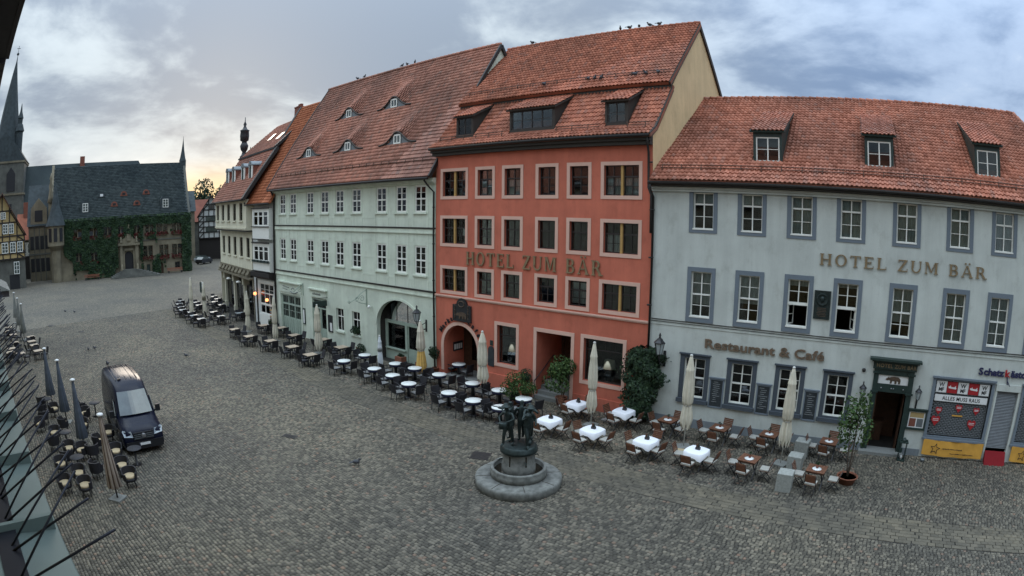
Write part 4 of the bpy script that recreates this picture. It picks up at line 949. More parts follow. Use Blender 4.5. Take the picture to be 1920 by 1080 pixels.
for k in range(4): box('notice', M['paper'], bD, .631, .636, .86+k*.18, 1.0+k*.18, 1.3, 1.62)
room(bD, .3, 3.6, 1.9, 4.0, [-.1, 3.5])
sg = FD.root('wall_sign', 'dark Markt Café letters following the arch of the red hotel', 'sign')
def arc_text(s, root, t0, t1, size, m):
    for i, ch in enumerate(s):
        t = t0+(t1-t0)*i/max(1, len(s)-1); rr_ = 1.56
        x, z = cx-(rx+.30)*math.cos(t), zs+(rz+.30)*math.sin(t)
        put('letter', text_mesh(ch, size, m, .02, .012, align='CENTER'), root, (x, -.05, z), (0, -(PI/2-t)*1.0, 0))
arc_text('Markt', sg, R(33), R(68), .36, M['ink']); arc_text('Café', sg, R(116), R(146), .36, M['ink'])
o = FD.root('inn_sign', 'dark carved bear coat of arms above the café arch', 'sign', 2.13, 0, 3.3)
P = [(-.68, 0), (.68, 0), (.68, .92), (.40, .95), (.34, 1.12), (.18, 1.27), (0, 1.32), (-.18, 1.27), (-.34, 1.12), (-.40, .95), (-.68, .92)]
MB().prism(P, -.12, -.03).build('sign_board', M['black'], o)
MB().prism([(-.42+.86*x, .16+.62*z) for x, z in BEAR], -.15, -.121).build('bear_emblem', M['bronze_let'], o)
mb = MB()
for sx in (-1, 1):
    for k in range(3): mb.tube([(sx*(.55-.09*math.sin(t*1.1)), -.135, .15+.27*k+.09*t) for t in np.linspace(0, 2.6, 8)], .022, 5)
mb.tube([(.22*math.cos(t), -.135, .98+.16*math.sin(t)) for t in np.linspace(0, 2*PI, 14)], .025, 5); mb.build('scrollwork', M['bronze_let'], o)
# recessed stair entrance
o = put('entrance', None, bD)
mb = MB(); mb.box(7.0, 7.18, -.03, .02, -.1, 3.62); mb.box(9.25, 9.43, -.03, .02, -.1, 3.62); mb.box(7.18, 9.25, -.03, .02, 3.43, 3.62); mb.build('surround', M['pink'], o)
mb = MB(); mb.quad((7.18, .32, -.3), (7.18, 2.6, -.3), (7.18, 2.6, 3.43), (7.18, .32, 3.43)); mb.quad((9.25, .32, -.3), (9.25, 2.6, -.3), (9.25, 2.6, 3.43), (9.25, .32, 3.43)); mb.quad((7.18, .32, 3.43), (9.25, .32, 3.43), (9.25, 2.6, 3.43), (7.18, 2.6, 3.43)); mb.build('recess_wall', M['d_plaster'], o)
for k in range(5): MB().box(7.19, 9.24, -.45+k*.30+.001*k, 2.59, -.3+.2*k, -.3+.2*(k+1)-.002).build('step', M['granite'], o)
mb = MB(); mb.box(7.2, 7.35, 2.3, 2.45, .7, 3.4); mb.box(9.08, 9.23, 2.3, 2.45, .7, 3.4); mb.box(7.35, 9.08, 2.3, 2.45, 2.7, 2.85); mb.box(7.35, 9.08, 2.31, 2.44, 3.3, 3.4); mb.box(7.35, 8.2, 2.34, 2.40, .7, 2.7); mb.box(8.23, 9.08, 2.34, 2.40, .7, 2.7); mb.build('door', M['wood_dark'], o)
MB().tube([(7.3, -.3, .9), (7.3, 1.4, 1.95)], .025, 6).tube([(7.3, -.3, .0), (7.3, -.3, .9)], .02, 6).build('handrail', M['black'], o)
o = FD.root('menu_board', 'dark arched blackboard on the red wall left of the narrow window', 'board', 4.2, 0, 1.1)
MB().prism([(-.2, 0), (.2, 0), (.2, .95), (.12, 1.08), (0, 1.12), (-.12, 1.08), (-.2, .95)], -.05, 0).build('slate', M['blackboard'], o)
tag(MB().box(-.1, .1, -.03, 0, 0, .28).build('wall_sign', M['dark_green'], None, FD.p(4.22, 0, 2.25), (0, 0, FD.a)), 'small green notice plate on the red wall beside the arch', 'sign')
sg = FD.root('wall_sign', 'raised brown capitals HOTEL ZUM BÄR across the red facade', 'sign', 0, 0, 6.50)
serif_sign(sg, 'HOTEL ZUM BÄR', 2.41, 10.9, .70, M['gold'], .05, -.08)
# roof
mb = MB(); mb.box(-.1, DW, -.40, .0, 12.70, 12.98); mb.box(-.06, DW-.01, -.28, .0, 12.52, 12.698); mb.build('eaves_board', M['fascia'], bD)
MB().tube([(-.1, -.52, 12.92), (DW+.05, -.52, 12.92)], .08, 8).build('gutter', M['gutter'], bD)
D0, D1, D2, D3 = (.20, 13.37), (2.25, 15.72), (1.85, 15.80), (6.6, 20.28)
DL = math.hypot(D1[0]-D0[0], D1[1]-D0[1]); sD = lambda y: (y-D0[0])/(D1[0]-D0[0])*DL
dormD = [(1.2, 2.46, 2), (5.02, 7.86, 4), (10.72, 11.93, 2)]
slope(bD, FD, -.1, DW+.12, -.55, 12.95, .22, 13.40, (.205, .30, 'pan'), M['tile_d'], 150)
slope(bD, FD, -.1, DW+.12, *D0, *D1, (.205, .30, 'pan'), M['tile_d'], 300, holes=[(a-.02, b+.02, sD(.36)-.1, sD(2.3)) for a, b, _ in dormD])
slope(bD, FD, -.1, DW+.12, *D2, *D3, (.205, .30, 'pan'), M['tile_d'], 300)
MB().box(-.05, DW+.05, 2.0, 2.3, 15.42, 15.73).build('break_board', M['fascia'], bD)
MB().add([(-.1, 6.6, 20.3), (DW+.12, 6.6, 20.3), (DW+.12, 13.6, 12.6), (-.1, 13.6, 12.6)], [(0, 1, 2, 3)]).build('rear_roof', M['tile_d'], bD)
mb = MB(); n_ = 36
for i in range(n_): mb.tube([(-.1+(DW+.2)*i/n_, 6.6, 20.36), (-.1+(DW+.2)*(i+.96)/n_, 6.6, 20.34)], [.13, .105], 8)
mb.build('ridge_tiles', M['tile_d'], bD)
gable = [(0, -.5), (0, 13.15), (.22, 13.3), (2.2, 15.55), (6.6, 20.1), (13.2, 12.9), (13.2, -.5)]
MB().prism_x(gable, DW-.02, DW).build('gable_wall', M['ochre'], bD); MB().prism_x(gable, 0, .02).build('gable_wall', M['ochre'], bD)
mb = MB()
for p, q in (((-.5, 12.9), (.22, 13.33)), ((.22, 13.33), (2.2, 15.52)), ((1.9, 15.72), (6.6, 20.15)), ((6.6, 20.15), (13.6, 12.5))): mb.bar((DW+.06, *p), (DW+.06, *q), .10, .24)
mb.build('verge_board', M['fascia'], bD)
for a, b, c in dormD: dormer(bD, FD, a, b, .36, 13.55, 14.78, 2.2, 15.62, M['dark_frame'], M['fascia'], M['tile_d'], c, [.5, .5])
snow_guard(bD, .2, 4.9, .02, 13.38); snow_guard(bD, 8.1, 10.6, .02, 13.38); snow_guard(bD, 12.0, 13.2, .02, 13.38); snow_guard(bD, .2, 13.2, 2.45, 16.38)
o = tag(MB().lathe([(.11, 0), (.11, 1.1), (.14, 1.12), (.14, 1.2)], 10).build('flue_pipe', M['pole'], None, FD.p(13.2, 11.6, 15.4)), 'short white flue pipe behind the ochre gable', 'flue')

# ---------------------------------------------------------------- green house
bG = FG.root('house', 'long sage-green house with eyebrow dormers and a wide shop archway', 'building')
GW = 20.1
GX = [(.995, 1.98), (2.765, 3.79), (5.49, 6.505), (7.58, 8.63), (9.6, 10.635), (11.66, 12.71), (14.46, 15.49), (16.47, 17.48), (18.25, 19.265)]
hol = [(a, b, c, d) for a, b in GX for c, d in ((9.33, 10.935), (5.635, 7.36))]+[(.88, 4.3, -.9, 2.82), (6.05, 8.1, -.9, 3.0), (9.45, 10.42, .98, 2.6), (11.47, 12.42, 1.0, 2.6)]
facade('wall', M['g_plaster'], bG, 0, GW, -.9, 11.2, hol, th=.28, arches=[(14.35, 18.9, 2.10, 3.88)])
room(bG, .1, GW-.1, .3, 4, [3.95, 8.2, 11.1]); 
for a, b in ((.3, 13.5),): room(bG, a, b, .6, 4, [-.6, 3.9])
gab = [(0, -.5), (0, 11.3), (5.45, 20.2), (11.4, 10.8), (11.4, -.5)]
MB().prism_x(gab, 0, .02).build('gable_wall', M['g_plaster'], bG); MB().prism_x(gab, GW-.02, GW).build('gable_wall', M['g_plaster'], bG)
for c, d in ((9.33, 10.935), (5.635, 7.36)):
    for i, (a, b) in enumerate(GX):
        cu = (.04, .97) if d > 9 else ((.05, .5) if i in (6,) else None)
        o = window(bG, a, b, c, d, 2, [.25, .25, 'T', .25, .25], M['white'], y=.04, fw=.10, bar=.022, tr=.09, curtain_or_reflection=cu)
        MB().box(-(b-a)/2-.12, (b-a)/2+.12, -.14, -.04, -.10, -.01).build('sill', M['g_plaster'], o)
for a, b, c, d in ((9.45, 10.42, .98, 2.6), (11.47, 12.42, 1.0, 2.6)):
    o = window(bG, a, b, c, d, 2, [.34, 'T', .66], M['white'], y=.12, fw=.06); MB().box(-(b-a)/2-.1, (b-a)/2+.1, -.22, -.12, -.12, -.01).build('sill', M['g_plaster'], o)
mb = MB()
for z in (8.36, 4.68): mb.box(0, GW, -.10, 0, z, z+.09)
mb.build('string_course', M['gutter'], bG)
mb = MB()
for z in (8.10, 4.42): mb.box(0, GW, -.06, 0, z, z+.258); mb.box(0, GW, -.09, -.0605, z-.02, z+.05)
mb.box(0, GW, -.25, 0, 11.08, 11.32); mb.box(0, GW, -.14, 0, 10.98, 11.078); mb.build('moulding', M['g_plaster'], bG)
mb = MB()      # timber frame showing through the plaster
for a, b in GX:
    for z0, z1 in ((8.452, 10.97), (4.772, 8.078)):
        for x in (a-.22, b+.06): mb.box(x, x+.16, -.014, 0, z0, z1)
for z in (8.95, 5.25, 7.55, 6.4, 10.1):
    e = 0.0
    for (a, b) in zip([0.0]+[g[1]+.22 for g in GX], [g[0]-.22 for g in GX]+[GW]):
        if b-a > .2: mb.box(a+.002, b-.002, -.012, 0, z, z+.13)
mb.build('timber_relief', M['g_plaster'], bG)
G0, G1 = (-.6, 11.38), (5.45, 20.4); GLn = math.hypot(G1[0]-G0[0], G1[1]-G0[1]); sG = lambda y: (y-G0[0])/(G1[0]-G0[0])*GLn
EYE = [(4.1, 1.0), (9.67, 1.0), (15.37, .97), (6.79, 2.99), (12.41, 3.0)]
EH = .78
def gbulge(x, s):
    h = 0
    for ex, ey in EYE:
        s0 = sG(ey); dx = (x-ex)/1.05
        a = EH*math.exp(-dx*dx*1.5); sa = s0+a*.83
        if s > s0-.12 and s < s0+3.2 and abs(dx) < 2.2: h = max(h, a*.56*max(0, 1-max(0, s-sa)/(3.2-a*.83))**1.4)
    return h
def gskip(x, s):
    for ex, ey in EYE:
        a = EH*math.exp(-((x-ex)/1.05)**2*1.5); s0 = sG(ey)
        if s0-.1 < s < s0+a*.83-.12: return True
    return False
MB().tube([(-.1, -.66, 11.28), (GW, -.66, 11.28)], .08, 8).build('gutter', M['gutter'], bG)
slope(bG, FG, -.25, GW+.1, *G0, *G1, (.19, .29, 'flat'), M['tile_g'], 300, bulge=gbulge, skip=gskip, under=M['tile_g'])
MB().add([(-.25, 5.45, 20.42), (GW+.1, 5.45, 20.42), (GW+.1, 11.8, 10.6), (-.25, 11.8, 10.6)], [(0, 1, 2, 3)]).build('rear_roof', M['tile_g'], bG)
mb = MB(); n_ = 50
for i in range(n_): mb.tube([(-.25+(GW+.3)*i/n_, 5.45, 20.5), (-.25+(GW+.3)*(i+.96)/n_, 5.45, 20.48)], [.13, .11], 8)
mb.build('ridge_tiles', M['tile_g'], bG)
mb = MB()
for x in (-.22, GW+.08): mb.bar((x, -.6, 11.36), (x, 5.45, 20.38), .12, .22); mb.bar((x, 5.45, 20.38), (x, 11.6, 10.8), .12, .22)
mb.build('verge_board', M['gutter'], bG)
snow_guard(bG, .5, GW-.3, -.05, 12.33, step=.8)
tG = np.array([(G1[0]-G0[0])/GLn, (G1[1]-G0[1])/GLn]); nG = np.array([-tG[1], tG[0]])
for ex, ey in EYE:
    o = put('eyebrow_dormer', None, bG); s0 = sG(ey); n = 20; mb = MB()
    yb, zb = G0[0]+tG[0]*s0, G0[1]+tG[1]*s0
    pt = lambda x, h, off: (x, yb+off, zb+h)
    X_ = [ex-1.9+3.8*i/n for i in range(n+1)]; hh = [EH*math.exp(-((x-ex)/1.05)**2*1.5) for x in X_]
    for i in range(n): mb.quad(pt(X_[i], -.05, -.03), pt(X_[i+1], -.05, -.03), pt(X_[i+1], hh[i+1]+.02, -.03), pt(X_[i], hh[i]+.02, -.03))
    mb.build('dormer_front', M['zinc'], o)
    f = MB(); fr = lambda a, b, c, d, off, dp=.03: f.box(ex+a, ex+b, yb+off, yb+off+dp, zb+c, zb+d)
    for a, b, c, d in ((-.36, .36, .03, .12), (-.36, .36, .56, .65), (-.36, -.27, .12, .56), (.27, .36, .12, .56), (-.03, .03, .12, .56)): fr(a, b, c, d, -.085)
    f.build('dormer_frame', M['white'], o)
    f = MB(); fr(-.27, -.03, .12, .56, -.06, .01); fr(.03, .27, .12, .56, -.06, .01); f.build('pane', M['windshield'], o)
    f = MB(); P = [pt(x, h+.03, -.10) for x, h in zip(X_, hh)]; f.tube(P, .06, 5); f.build('dormer_edge', M['fascia'], o)
# ground floor of the green house
o = put('carriage_door', None, bG); mb = MB()
mb.box(.88, 1.02, .1, .24, -.6, 2.82); mb.box(4.16, 4.3, .1, .24, -.6, 2.82); mb.box(1.02, 4.16, .1, .24, 2.68, 2.82); mb.box(1.02, 4.16, .1, .24, 1.95, 2.08)
for i in range(4): x = 1.02+i*1.046; mb.box(x-.05 if i else x, x+.05 if i < 3 else x, .101, .239, -.6, 2.68) if 0 < i < 3 else None
mb.box(1.02, 4.16, .14, .2, -.6, .95)
for i in range(9): mb.box(1.1+i*.345, 1.34+i*.345, .11, .139, -.3, .85)
for z in (1.48,): mb.box(1.02, 4.16, .15, .2, z, z+.03)
for i in range(1, 12): x = 1.02+i*.2617; mb.box(x-.012, x+.012, .152, .198, .95, 2.68)
mb.build('door_leaf', M['green_trim'], o); MB().box(1.02, 4.16, .17, .176, .95, 2.68).build('pane', M['glass'], o)
mb = MB(); mb.box(.72, 4.45, -.06, 0, 3.0, 3.72); mb.box(.6, 4.57, -.22, 0, 3.78, 3.88); mb.box(.66, 4.51, -.13, 0, 3.722, 3.778); mb.box(.6, .86, -.05, 0, -.6, 2.98); mb.box(4.32, 4.56, -.05, 0, -.6, 2.98); mb.build('door_case', M['g_plaster'], bG)
mb = MB(); mb.tube([(1.4, -.07, 3.5), (1.9, -.07, 3.46), (2.5, -.07, 3.42)], .03, 5).tube([(1.35, -.07, 3.3), (2.2, -.07, 3.24)], .025, 5).tube([(2.7, -.07, 3.15), (3.1, -.07, 3.02), (3.6, -.07, 3.05), (3.95, -.07, 3.2)], .04, 5).tube([(2.9, -.07, 3.3), (3.1, -.07, 3.45), (3.4, -.07, 3.35)], .025, 5)
mb.build('sign_scroll', M['zinc'], o)
o = put('house_door', None, bG); mb = MB()
mb.box(6.05, 6.2, .1, .24, -.5, 3.0); mb.box(7.95, 8.1, .1, .24, -.5, 3.0); mb.box(6.2, 7.95, .1, .24, 2.85, 3.0); mb.box(6.2, 7.95, .12, .22, 2.2, 2.3); mb.box(7.03, 7.12, .12, .22, -.5, 2.2)
for a, b in ((6.2, 7.03), (7.12, 7.95)): mb.box(a, b, .15, .2, -.5, .75); mb.box(a, a+.1, .14, .21, .75, 2.2); mb.box(b-.1, b, .14, .21, .75, 2.2); mb.box(a+.12, b-.12, .13, .149, -.3, .6)
mb.build('door_leaf', M['green_trim'], o); MB().box(6.2, 7.95, .17, .176, .75, 2.85).build('pane', M['glass'], o)
mb = MB(); mb.box(5.9, 8.25, -.06, 0, 3.08, 3.58); mb.box(5.78, 8.37, -.22, 0, 3.64, 3.74); mb.box(5.84, 8.31, -.13, 0, 3.582, 3.638); mb.build('door_case', M['g_plaster'], bG)
mb = MB()
for k in range(6): mb.tube([(6.3+k*.2, -.07, 3.25), (6.36+k*.2, -.07, 3.38+.04*(k % 2)), (6.44+k*.2, -.07, 3.26)], .022, 4)
mb.build('sign_scroll', M['zinc'], o)
# arch: shop front
n = 32; mb = MB(); cx2, rx2, rz2, zs2 = 16.625, 2.275, 1.78, 2.10
for i in range(n):
    a, b = PI*i/n, PI*(i+1)/n; f = lambda t, k: (cx2-(rx2+k)*math.cos(t), zs2+(rz2+k)*math.sin(t))
    p, q, s_, t_ = f(a, 0), f(b, 0), f(b, .14), f(a, .14)
    mb.add([(p[0], -.04, p[1]), (q[0], -.04, q[1]), (s_[0], -.04, s_[1]), (t_[0], -.04, t_[1]), (p[0], .02, p[1]), (q[0], .02, q[1]), (s_[0], .0, s_[1]), (t_[0], .0, t_[1])], [(0, 1, 2, 3), (0, 4, 5, 1), (3, 2, 6, 7)])
mb.build('arch_surround', M['g_plaster'], bG)
o = put('shop_front', None, bG); mb = MB()
mb.box(14.35, 18.9, .7, .85, 2.16, 2.36); mb.box(14.35, 14.6, .7, .85, -.4, 2.16); mb.box(16.4, 16.62, .7, .85, -.4, 2.16); mb.box(17.68, 17.86, .7, .85, -.4, 2.16); mb.box(18.72, 18.9, .7, .85, -.4, 2.16); mb.box(14.6, 16.4, .7, .85, -.4, .55); mb.box(17.86, 18.72, .7, .85, -.4, .55); mb.box(14.5, 16.5, .55, .7, .48, .56); mb.box(16.62, 17.68, .75, .82, -.4, .7); mb.box(16.62, 16.72, .751, .819, .7, 2.16); mb.box(17.58, 17.68, .751, .819, .7, 2.16)
mb.build('shop_frame', M['green_trim'], o)
for a, b, c, d in ((14.6, 16.4, .55, 2.16), (16.72, 17.58, .7, 2.16), (17.86, 18.72, .55, 2.16)): MB().box(a, b, .77, .776, c, d).build('pane', M['glass'], o)
P = [(cx2-rx2*math.cos(PI*i/20), zs2+.26+(rz2-.26)*math.sin(PI*i/20)) for i in range(21)]
MB().prism(P, .775, .78).build('fanlight_pane', M['glass'], o)
mb = MB()
for a in (-1.1, 0, 1.1): mb.box(cx2+a-.03, cx2+a+.03, .76, .80, 2.36, 3.86 if a == 0 else 3.6)
mb.build('fanlight_bar', M['dark_frame'], o)
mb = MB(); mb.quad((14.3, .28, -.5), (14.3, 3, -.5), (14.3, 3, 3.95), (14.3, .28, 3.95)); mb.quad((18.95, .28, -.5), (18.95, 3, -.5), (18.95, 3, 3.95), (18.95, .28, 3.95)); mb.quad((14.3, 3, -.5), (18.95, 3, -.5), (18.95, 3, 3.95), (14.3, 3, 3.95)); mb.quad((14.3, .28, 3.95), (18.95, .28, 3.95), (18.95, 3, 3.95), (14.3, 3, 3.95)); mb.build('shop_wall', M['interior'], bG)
r_ = random.Random(5)
for k in range(9):
    x = 14.75+k*.18; MB().box(x, x+.11, .95, 1.02, .65+r_.uniform(0, .7), .85+r_.uniform(.3, 1.2)).build('window_display', M[r_.choice(['paper', 'curtain_or_reflection', 'brick', 'gold'])], o)
# hanging iron sign, lamp, menu case, board
o = FG.root('hanging_sign', 'wrought-iron scroll bracket on the green wall left of the arch', 'sign', 13.3, 0, 3.1)
mb = MB(); mb.bar((0, -.03, 0), (0, -.03, 1.2), .07, .06)
sp_ = lambda cx_, cz_, r0, tw, n_=20: [(0, -.06-cx_-r0*(1-i/n_*.8)*math.cos(tw*i/n_), cz_+r0*(1-i/n_*.8)*math.sin(tw*i/n_)) for i in range(n_+1)]
mb.tube([(0, -.05, 1.15), (0, -.5, .95), (0, -.95, .6), (0, -1.45, .42)], .025, 5); mb.tube([(0, -.05, .2), (0, -.5, .3), (0, -.95, .52)], .022, 5); mb.tube(sp_(.35, .6, .22, 9), .02, 5); mb.tube(sp_(.75, .6, .16, 9), .018, 5); mb.tube(sp_(1.4, .45, .12, 8), .018, 5); mb.build('scroll', M['green_trim'], o)
o = FG.root('hanging_sign', 'small iron scroll bracket above the carriage door of the green house', 'sign', 4.75, 0, 3.0)
mb = MB(); mb.bar((0, -.03, 0), (0, -.03, .95), .06, .05); mb.tube([(0, -.05, .9), (0, -.45, .7), (0, -.9, .35)], .025, 5); mb.tube(sp_(.3, .45, .2, 9), .02, 5); mb.build('scroll', M['green_trim'], o)
o = FG.root('shop_sign', 'dark boxed hanging sign over the green house door', 'sign', 8.35, 0, 2.72)
MB().tube([(0, 0, .5), (0, -1.3, .5)], .02, 5).tube([(0, -.2, .5), (0, -.2, .3)], .012, 4).tube([(0, -1.2, .5), (0, -1.2, .3)], .012, 4).build('arm', M['black'], o); MB().box(-.06, .06, -1.3, -.1, -.1, .3).build('sign_box', M['dark_green'], o)
o = FG.root('wall_camera', 'small white floodlight on the green wall beside the arch', 'lamp', 13.85, 0, 3.15)
MB().lathe([(.02, 0), (.1, .05), (.12, .16), (.02, .2)], 10).build('housing', M['white'], o, (0, -.15, 0), (R(70), 0, 0)); MB().bar((0, 0, .05), (0, -.15, .05), .04, .04).build('arm', M['white'], o)
o = FG.root('menu_case', 'narrow grey menu case right of the carriage door', 'menu case', 4.82, 0, .75)
MB().box(-.16, .16, -.08, 0, 0, 1.25).build('case', M['dark_green'], o); MB().box(-.11, .11, -.085, -.0805, .1, 1.15).build('menu_sheet', M['paper'], o)
o = FG.root('shop_sign', 'black notice board with white sheets right of the green house door', 'board', 8.65, 0, .7)
MB().box(-.3, .3, -.05, 0, 0, 1.25).build('board', M['ink'], o); MB().box(-.02, .27, -.055, -.0505, .1, .7).build('sheet', M['paper'], o)

# ---------------------------------------------------------------- narrow white house with bay windows
bW = FW.root('house', 'narrow white house with two stacked bay windows and bright orange roof', 'building')
hol = [(1.95, 4.75, .66, 3.35)]
facade('wall', M['w_plaster'], bW, .55, 5.2, -.9, 10.35, hol, th=.2)
room(bW, .6, 5.1, .21, 3, [-.6, 3.9])
for (z0, z1, w0, w1) in ((7.2, 9.85, 8.42, 9.6), (4.45, 6.9, 5.42, 6.62)):
    o = put('bay_window', None, bW); a, b = 1.7, 5.06; mb = MB(); n3 = 3; cw = (b-a-.5)/3
    mb.box(a, b, -.5, -.0, z0, w0-.08); mb.box(a, b, -.5, 0, w1+.06, z1)
    mb.box(a, a+.2, -.5, -.001, w0-.08, w1+.06); mb.box(b-.2, b, -.5, -.001, w0-.08, w1+.06); mb.build('bay_wall', M['white'], o)
    mb = MB(); mb.box(a-.06, b+.06, -.6, -.5005, w0-.16, w0-.081); mb.box(a-.08, b+.08, -.62, -.501, z1-.02, z1+.08); mb.box(a-.05, b+.05, -.57, -.501, z0-.02, z0+.06); mb.build('bay_ledge', M['gutter'], o)
    for k in range(3):
        x0 = a+.2+k*(b-a-.4)/3; x1 = x0+(b-a-.4)/3
        ws = window(o, x0, x1, w0-.08, w1+.06, 1, [.3, 'T', .7], M['white'], y=-.47, fw=.12, panes=False)
        MB().box(x0+.1, x1-.1, -.43, -.424, w0, w1).build('pane', M['glass'], o)
    MB().quad((a+.2, -.15, w0-.1), (b-.2, -.15, w0-.1), (b-.2, -.15, w1+.1), (a+.2, -.15, w1+.1)).build('inside', M['interior'], o)
for k in range(5): x = 1.75+k*.68; MB().box(x, x+.5, -.66, -.5, 5.24, 5.42).build('flower_box', M['dark_green'], bW)
mb = MB(); mb.prism_x([(-.05, 3.72), (-.62, 3.98), (-.62, 4.35), (-.05, 4.42)], 1.3, 5.15); mb.build('jetty_cornice', M['timber'], bW)
mb = MB(); mb.box(1.3, 1.45, -.08, .0, -.9, 3.7); mb.box(.6, .75, -.06, 0, -.9, 10.3); mb.build('post', M['timber'], bW)
o = window(bW, 1.95, 4.75, 1.5, 3.35, 3, [.32, .2, 'T', .62], M['white'], y=.02, fw=.09, tr=.09)
o2 = window(bW, 1.95, 4.75, .66, 1.5, 3, [1.0], M['white'], y=.02, fw=.09)
box('shop_panel', M['white'], bW, 1.8, 4.9, -.06, 0, -.5, .62); box('shop_fascia', M['white'], bW, 1.8, 4.95, -.07, 0, 3.36, 3.62)
for k in range(3): MB().box(2.1+k*.95, 2.75+k*.95, .05, .058, 2.22, 2.52).build('red_poster', M['red'], bW)
W0, W1 = (-.65, 10.3), (5.2, 19.5)
slope(bW, FW, .4, 5.5, *W0, *W1, (.2, .3, 'flat'), M['tile_w'], 60)
MB().add([(.4, 5.2, 19.5), (5.5, 5.2, 19.5), (5.5, 11, 10.3), (.4, 11, 10.3)], [(0, 1, 2, 3)]).build('rear_roof', M['tile_w'], bW)
MB().prism_x([(0, 3), (0, 10.2), (5.2, 19.3), (10.8, 10.2), (10.8, 3)], .5, .56).build('gable_wall', M['w_plaster'], bW)
mb = MB(); mb.bar((.42, -.65, 10.3), (.42, 5.2, 19.5), .35, .2); mb.build('verge_board', M['gutter'], bW); MB().tube([(.4, -.7, 10.22), (5.4, -.7, 10.22)], .07, 7).build('gutter', M['gutter'], bW)
lampm, nt_, b_ = newmat('orange_lamp'); b_.inputs['Base Color'].default_value = (.9, .25, .08, 1); b_.inputs['Emission Color'].default_value = (1.0, .28, .10, 1); b_.inputs['Emission Strength'].default_value = 1.6
for lx, y_, z, lab in ((1.55, -.35, 2.35, 'lit orange lamp between the cream arcade and the white shop window'), (4.1, -.4, 2.05, 'lit orange lamp in front of the white shop window')):
    o = FW.root('lit_lamp', lab, 'lamp', lx, y_, z); MB().ball((0, 0, 0), (.16, .16, .15), 10, 6).build('lamp_globe', lampm, o); MB().tube([(0, 0, .14), (0, .0, .26), (0, abs(y_), .26)], .02, 5).build('arm', M['black'], o)

# ---------------------------------------------------------------- cream house over an arcade
bC = FC.root('house', 'cream jettied house with arcade, arched dormers and dark ornament', 'building')
hol = [(.8+i*2.34, 1.9+i*2.34, 8.83, 10.43) for i in range(5)]
facade('upper_wall', M['c_plaster'], bC, .3, 12.5, 7.95, 10.75, hol, th=.3, y=-.6)
for a, b, c, d in hol: window(bC, a, b, c, d, 1, [.5, .5], M['dark_frame'], y=-.5, fw=.05); box('sill', M['c_plaster'], bC, a-.15, b+.15, -.72, -.6, c-.12, c-.02)
hol = [(1.04+i*2.35, 2.12+i*2.35, 5.4, 7.22) for i in range(5)]
facade('lower_wall', M['c_plaster'], bC, 0, 12.3, 4.35, 7.95, hol, th=.3)
for a, b, c, d in hol: window(bC, a, b, c, d, 1, [.5, .5], M['dark_frame'], y=.1, fw=.05); box('sill', M['c_plaster'], bC, a-.15, b+.15, -.12, 0, c-.12, c-.02)
room(bC, .2, 12.2, .35, 4, [4.2, 7.8, 10.7]); 
mb = MB(); mb.quad((0, 0, -.6), (0, 9, -.6), (0, 9, 7.95), (0, 0, 7.95)); mb.quad((.3, -.6, 7.95), (.3, 9, 7.95), (.3, 9, 10.75), (.3, -.6, 10.75)); mb.quad((12.5, -.6, 7.95), (12.5, 6, 7.95), (12.5, 6, 10.75), (12.5, -.6, 10.75)); mb.quad((12.3, 0, -.6), (12.3, 6, -.6), (12.3, 6, 7.95), (12.3, 0, 7.95)); mb.build('side_wall', M['c_plaster'], bC)
box('jetty', M['gutter'], bC, .3, 12.5, -.6, .0, 7.82, 7.949); box('jetty_moulding', M['c_plaster'], bC, .25, 12.55, -.68, -.601, 8.05, 8.2)
mb = MB(); mb.box(0, 12.3, -.12, -.0, 4.2, 4.349); mb.box(-.1, 12.3, -.35, 0, 3.45, 3.62)
for i in range(9): mb.prism_x([(0, 3.62), (-.3, 3.66), (-.34, 3.85), (-.2, 4.0), (-.12, 4.19), (0, 4.19)], .15+i*1.33, .95+i*1.33)
mb.build('corbel_frieze', M['stone'], bC)
for i, x in enumerate((.05, 3.9, 7.7, 11.5)):
    mb = MB(); mb.box(x, x+.55, .25, .8, -.6, .1); mb.box(x+.08, x+.47, .33, .72, .101, 2.6); mb.box(x-.02, x+.57, .2, .85, 2.601, 3.44); mb.build('arcade_column', M['c_plaster'], bC)
mb = MB(); mb.quad((0, 2.2, -.6), (12.3, 2.2, -.6), (12.3, 2.2, 3.45), (0, 2.2, 3.45)); mb.quad((0, 0, 3.44), (12.3, 0, 3.44), (12.3, 2.2, 3.44), (0, 2.2, 3.44)); mb.build('arcade_wall', M['interior'], bC)
for x in (.62, 4.5, 8.3):
    mb = MB(); mb.box(x, x+3.1, .55, .62, 2.5, 2.6); mb.box(x, x+3.1, .55, .62, -.5, -.1); mb.box(x, x+.08, .551, .619, -.1, 2.5); mb.box(x+3.02, x+3.1, .551, .619, -.1, 2.5); mb.box(x+1.5, x+1.58, .551, .619, -.1, 2.5); mb.build('arcade_glazing', M['dark_frame'], bC)
    MB().box(x+.08, x+3.02, .58, .586, -.1, 2.5).build('pane', M['glass'], bC)
for x in (3.7, 7.6): tag(MB().lathe([(.02, 0), (.26, -.08), (.28, -.2), (.24, -.22)], 12).build('arcade_lamp', M['white'], None, FC.p(x, -.1, 3.0)), 'white shaded lamp under the cream arcade, '+('left one' if x < 5 else 'right one'), 'lamp')
C0, C1, C2 = (-1.0, 10.75), (2.3, 15.4), (6.0, 18.9)
slope(bC, FC, .1, 12.9, *C0, *C1, (.2, .29, 'flat'), M['tile_g'], 20)
CL = math.hypot(3.7, 3.5)
slope(bC, FC, .1, 12.6, 2.2, 15.5, *C2, (.2, .29, 'flat'), M['tile_g'], 20, edge=lambda s: (.1+2.2*s/CL, 12.6))
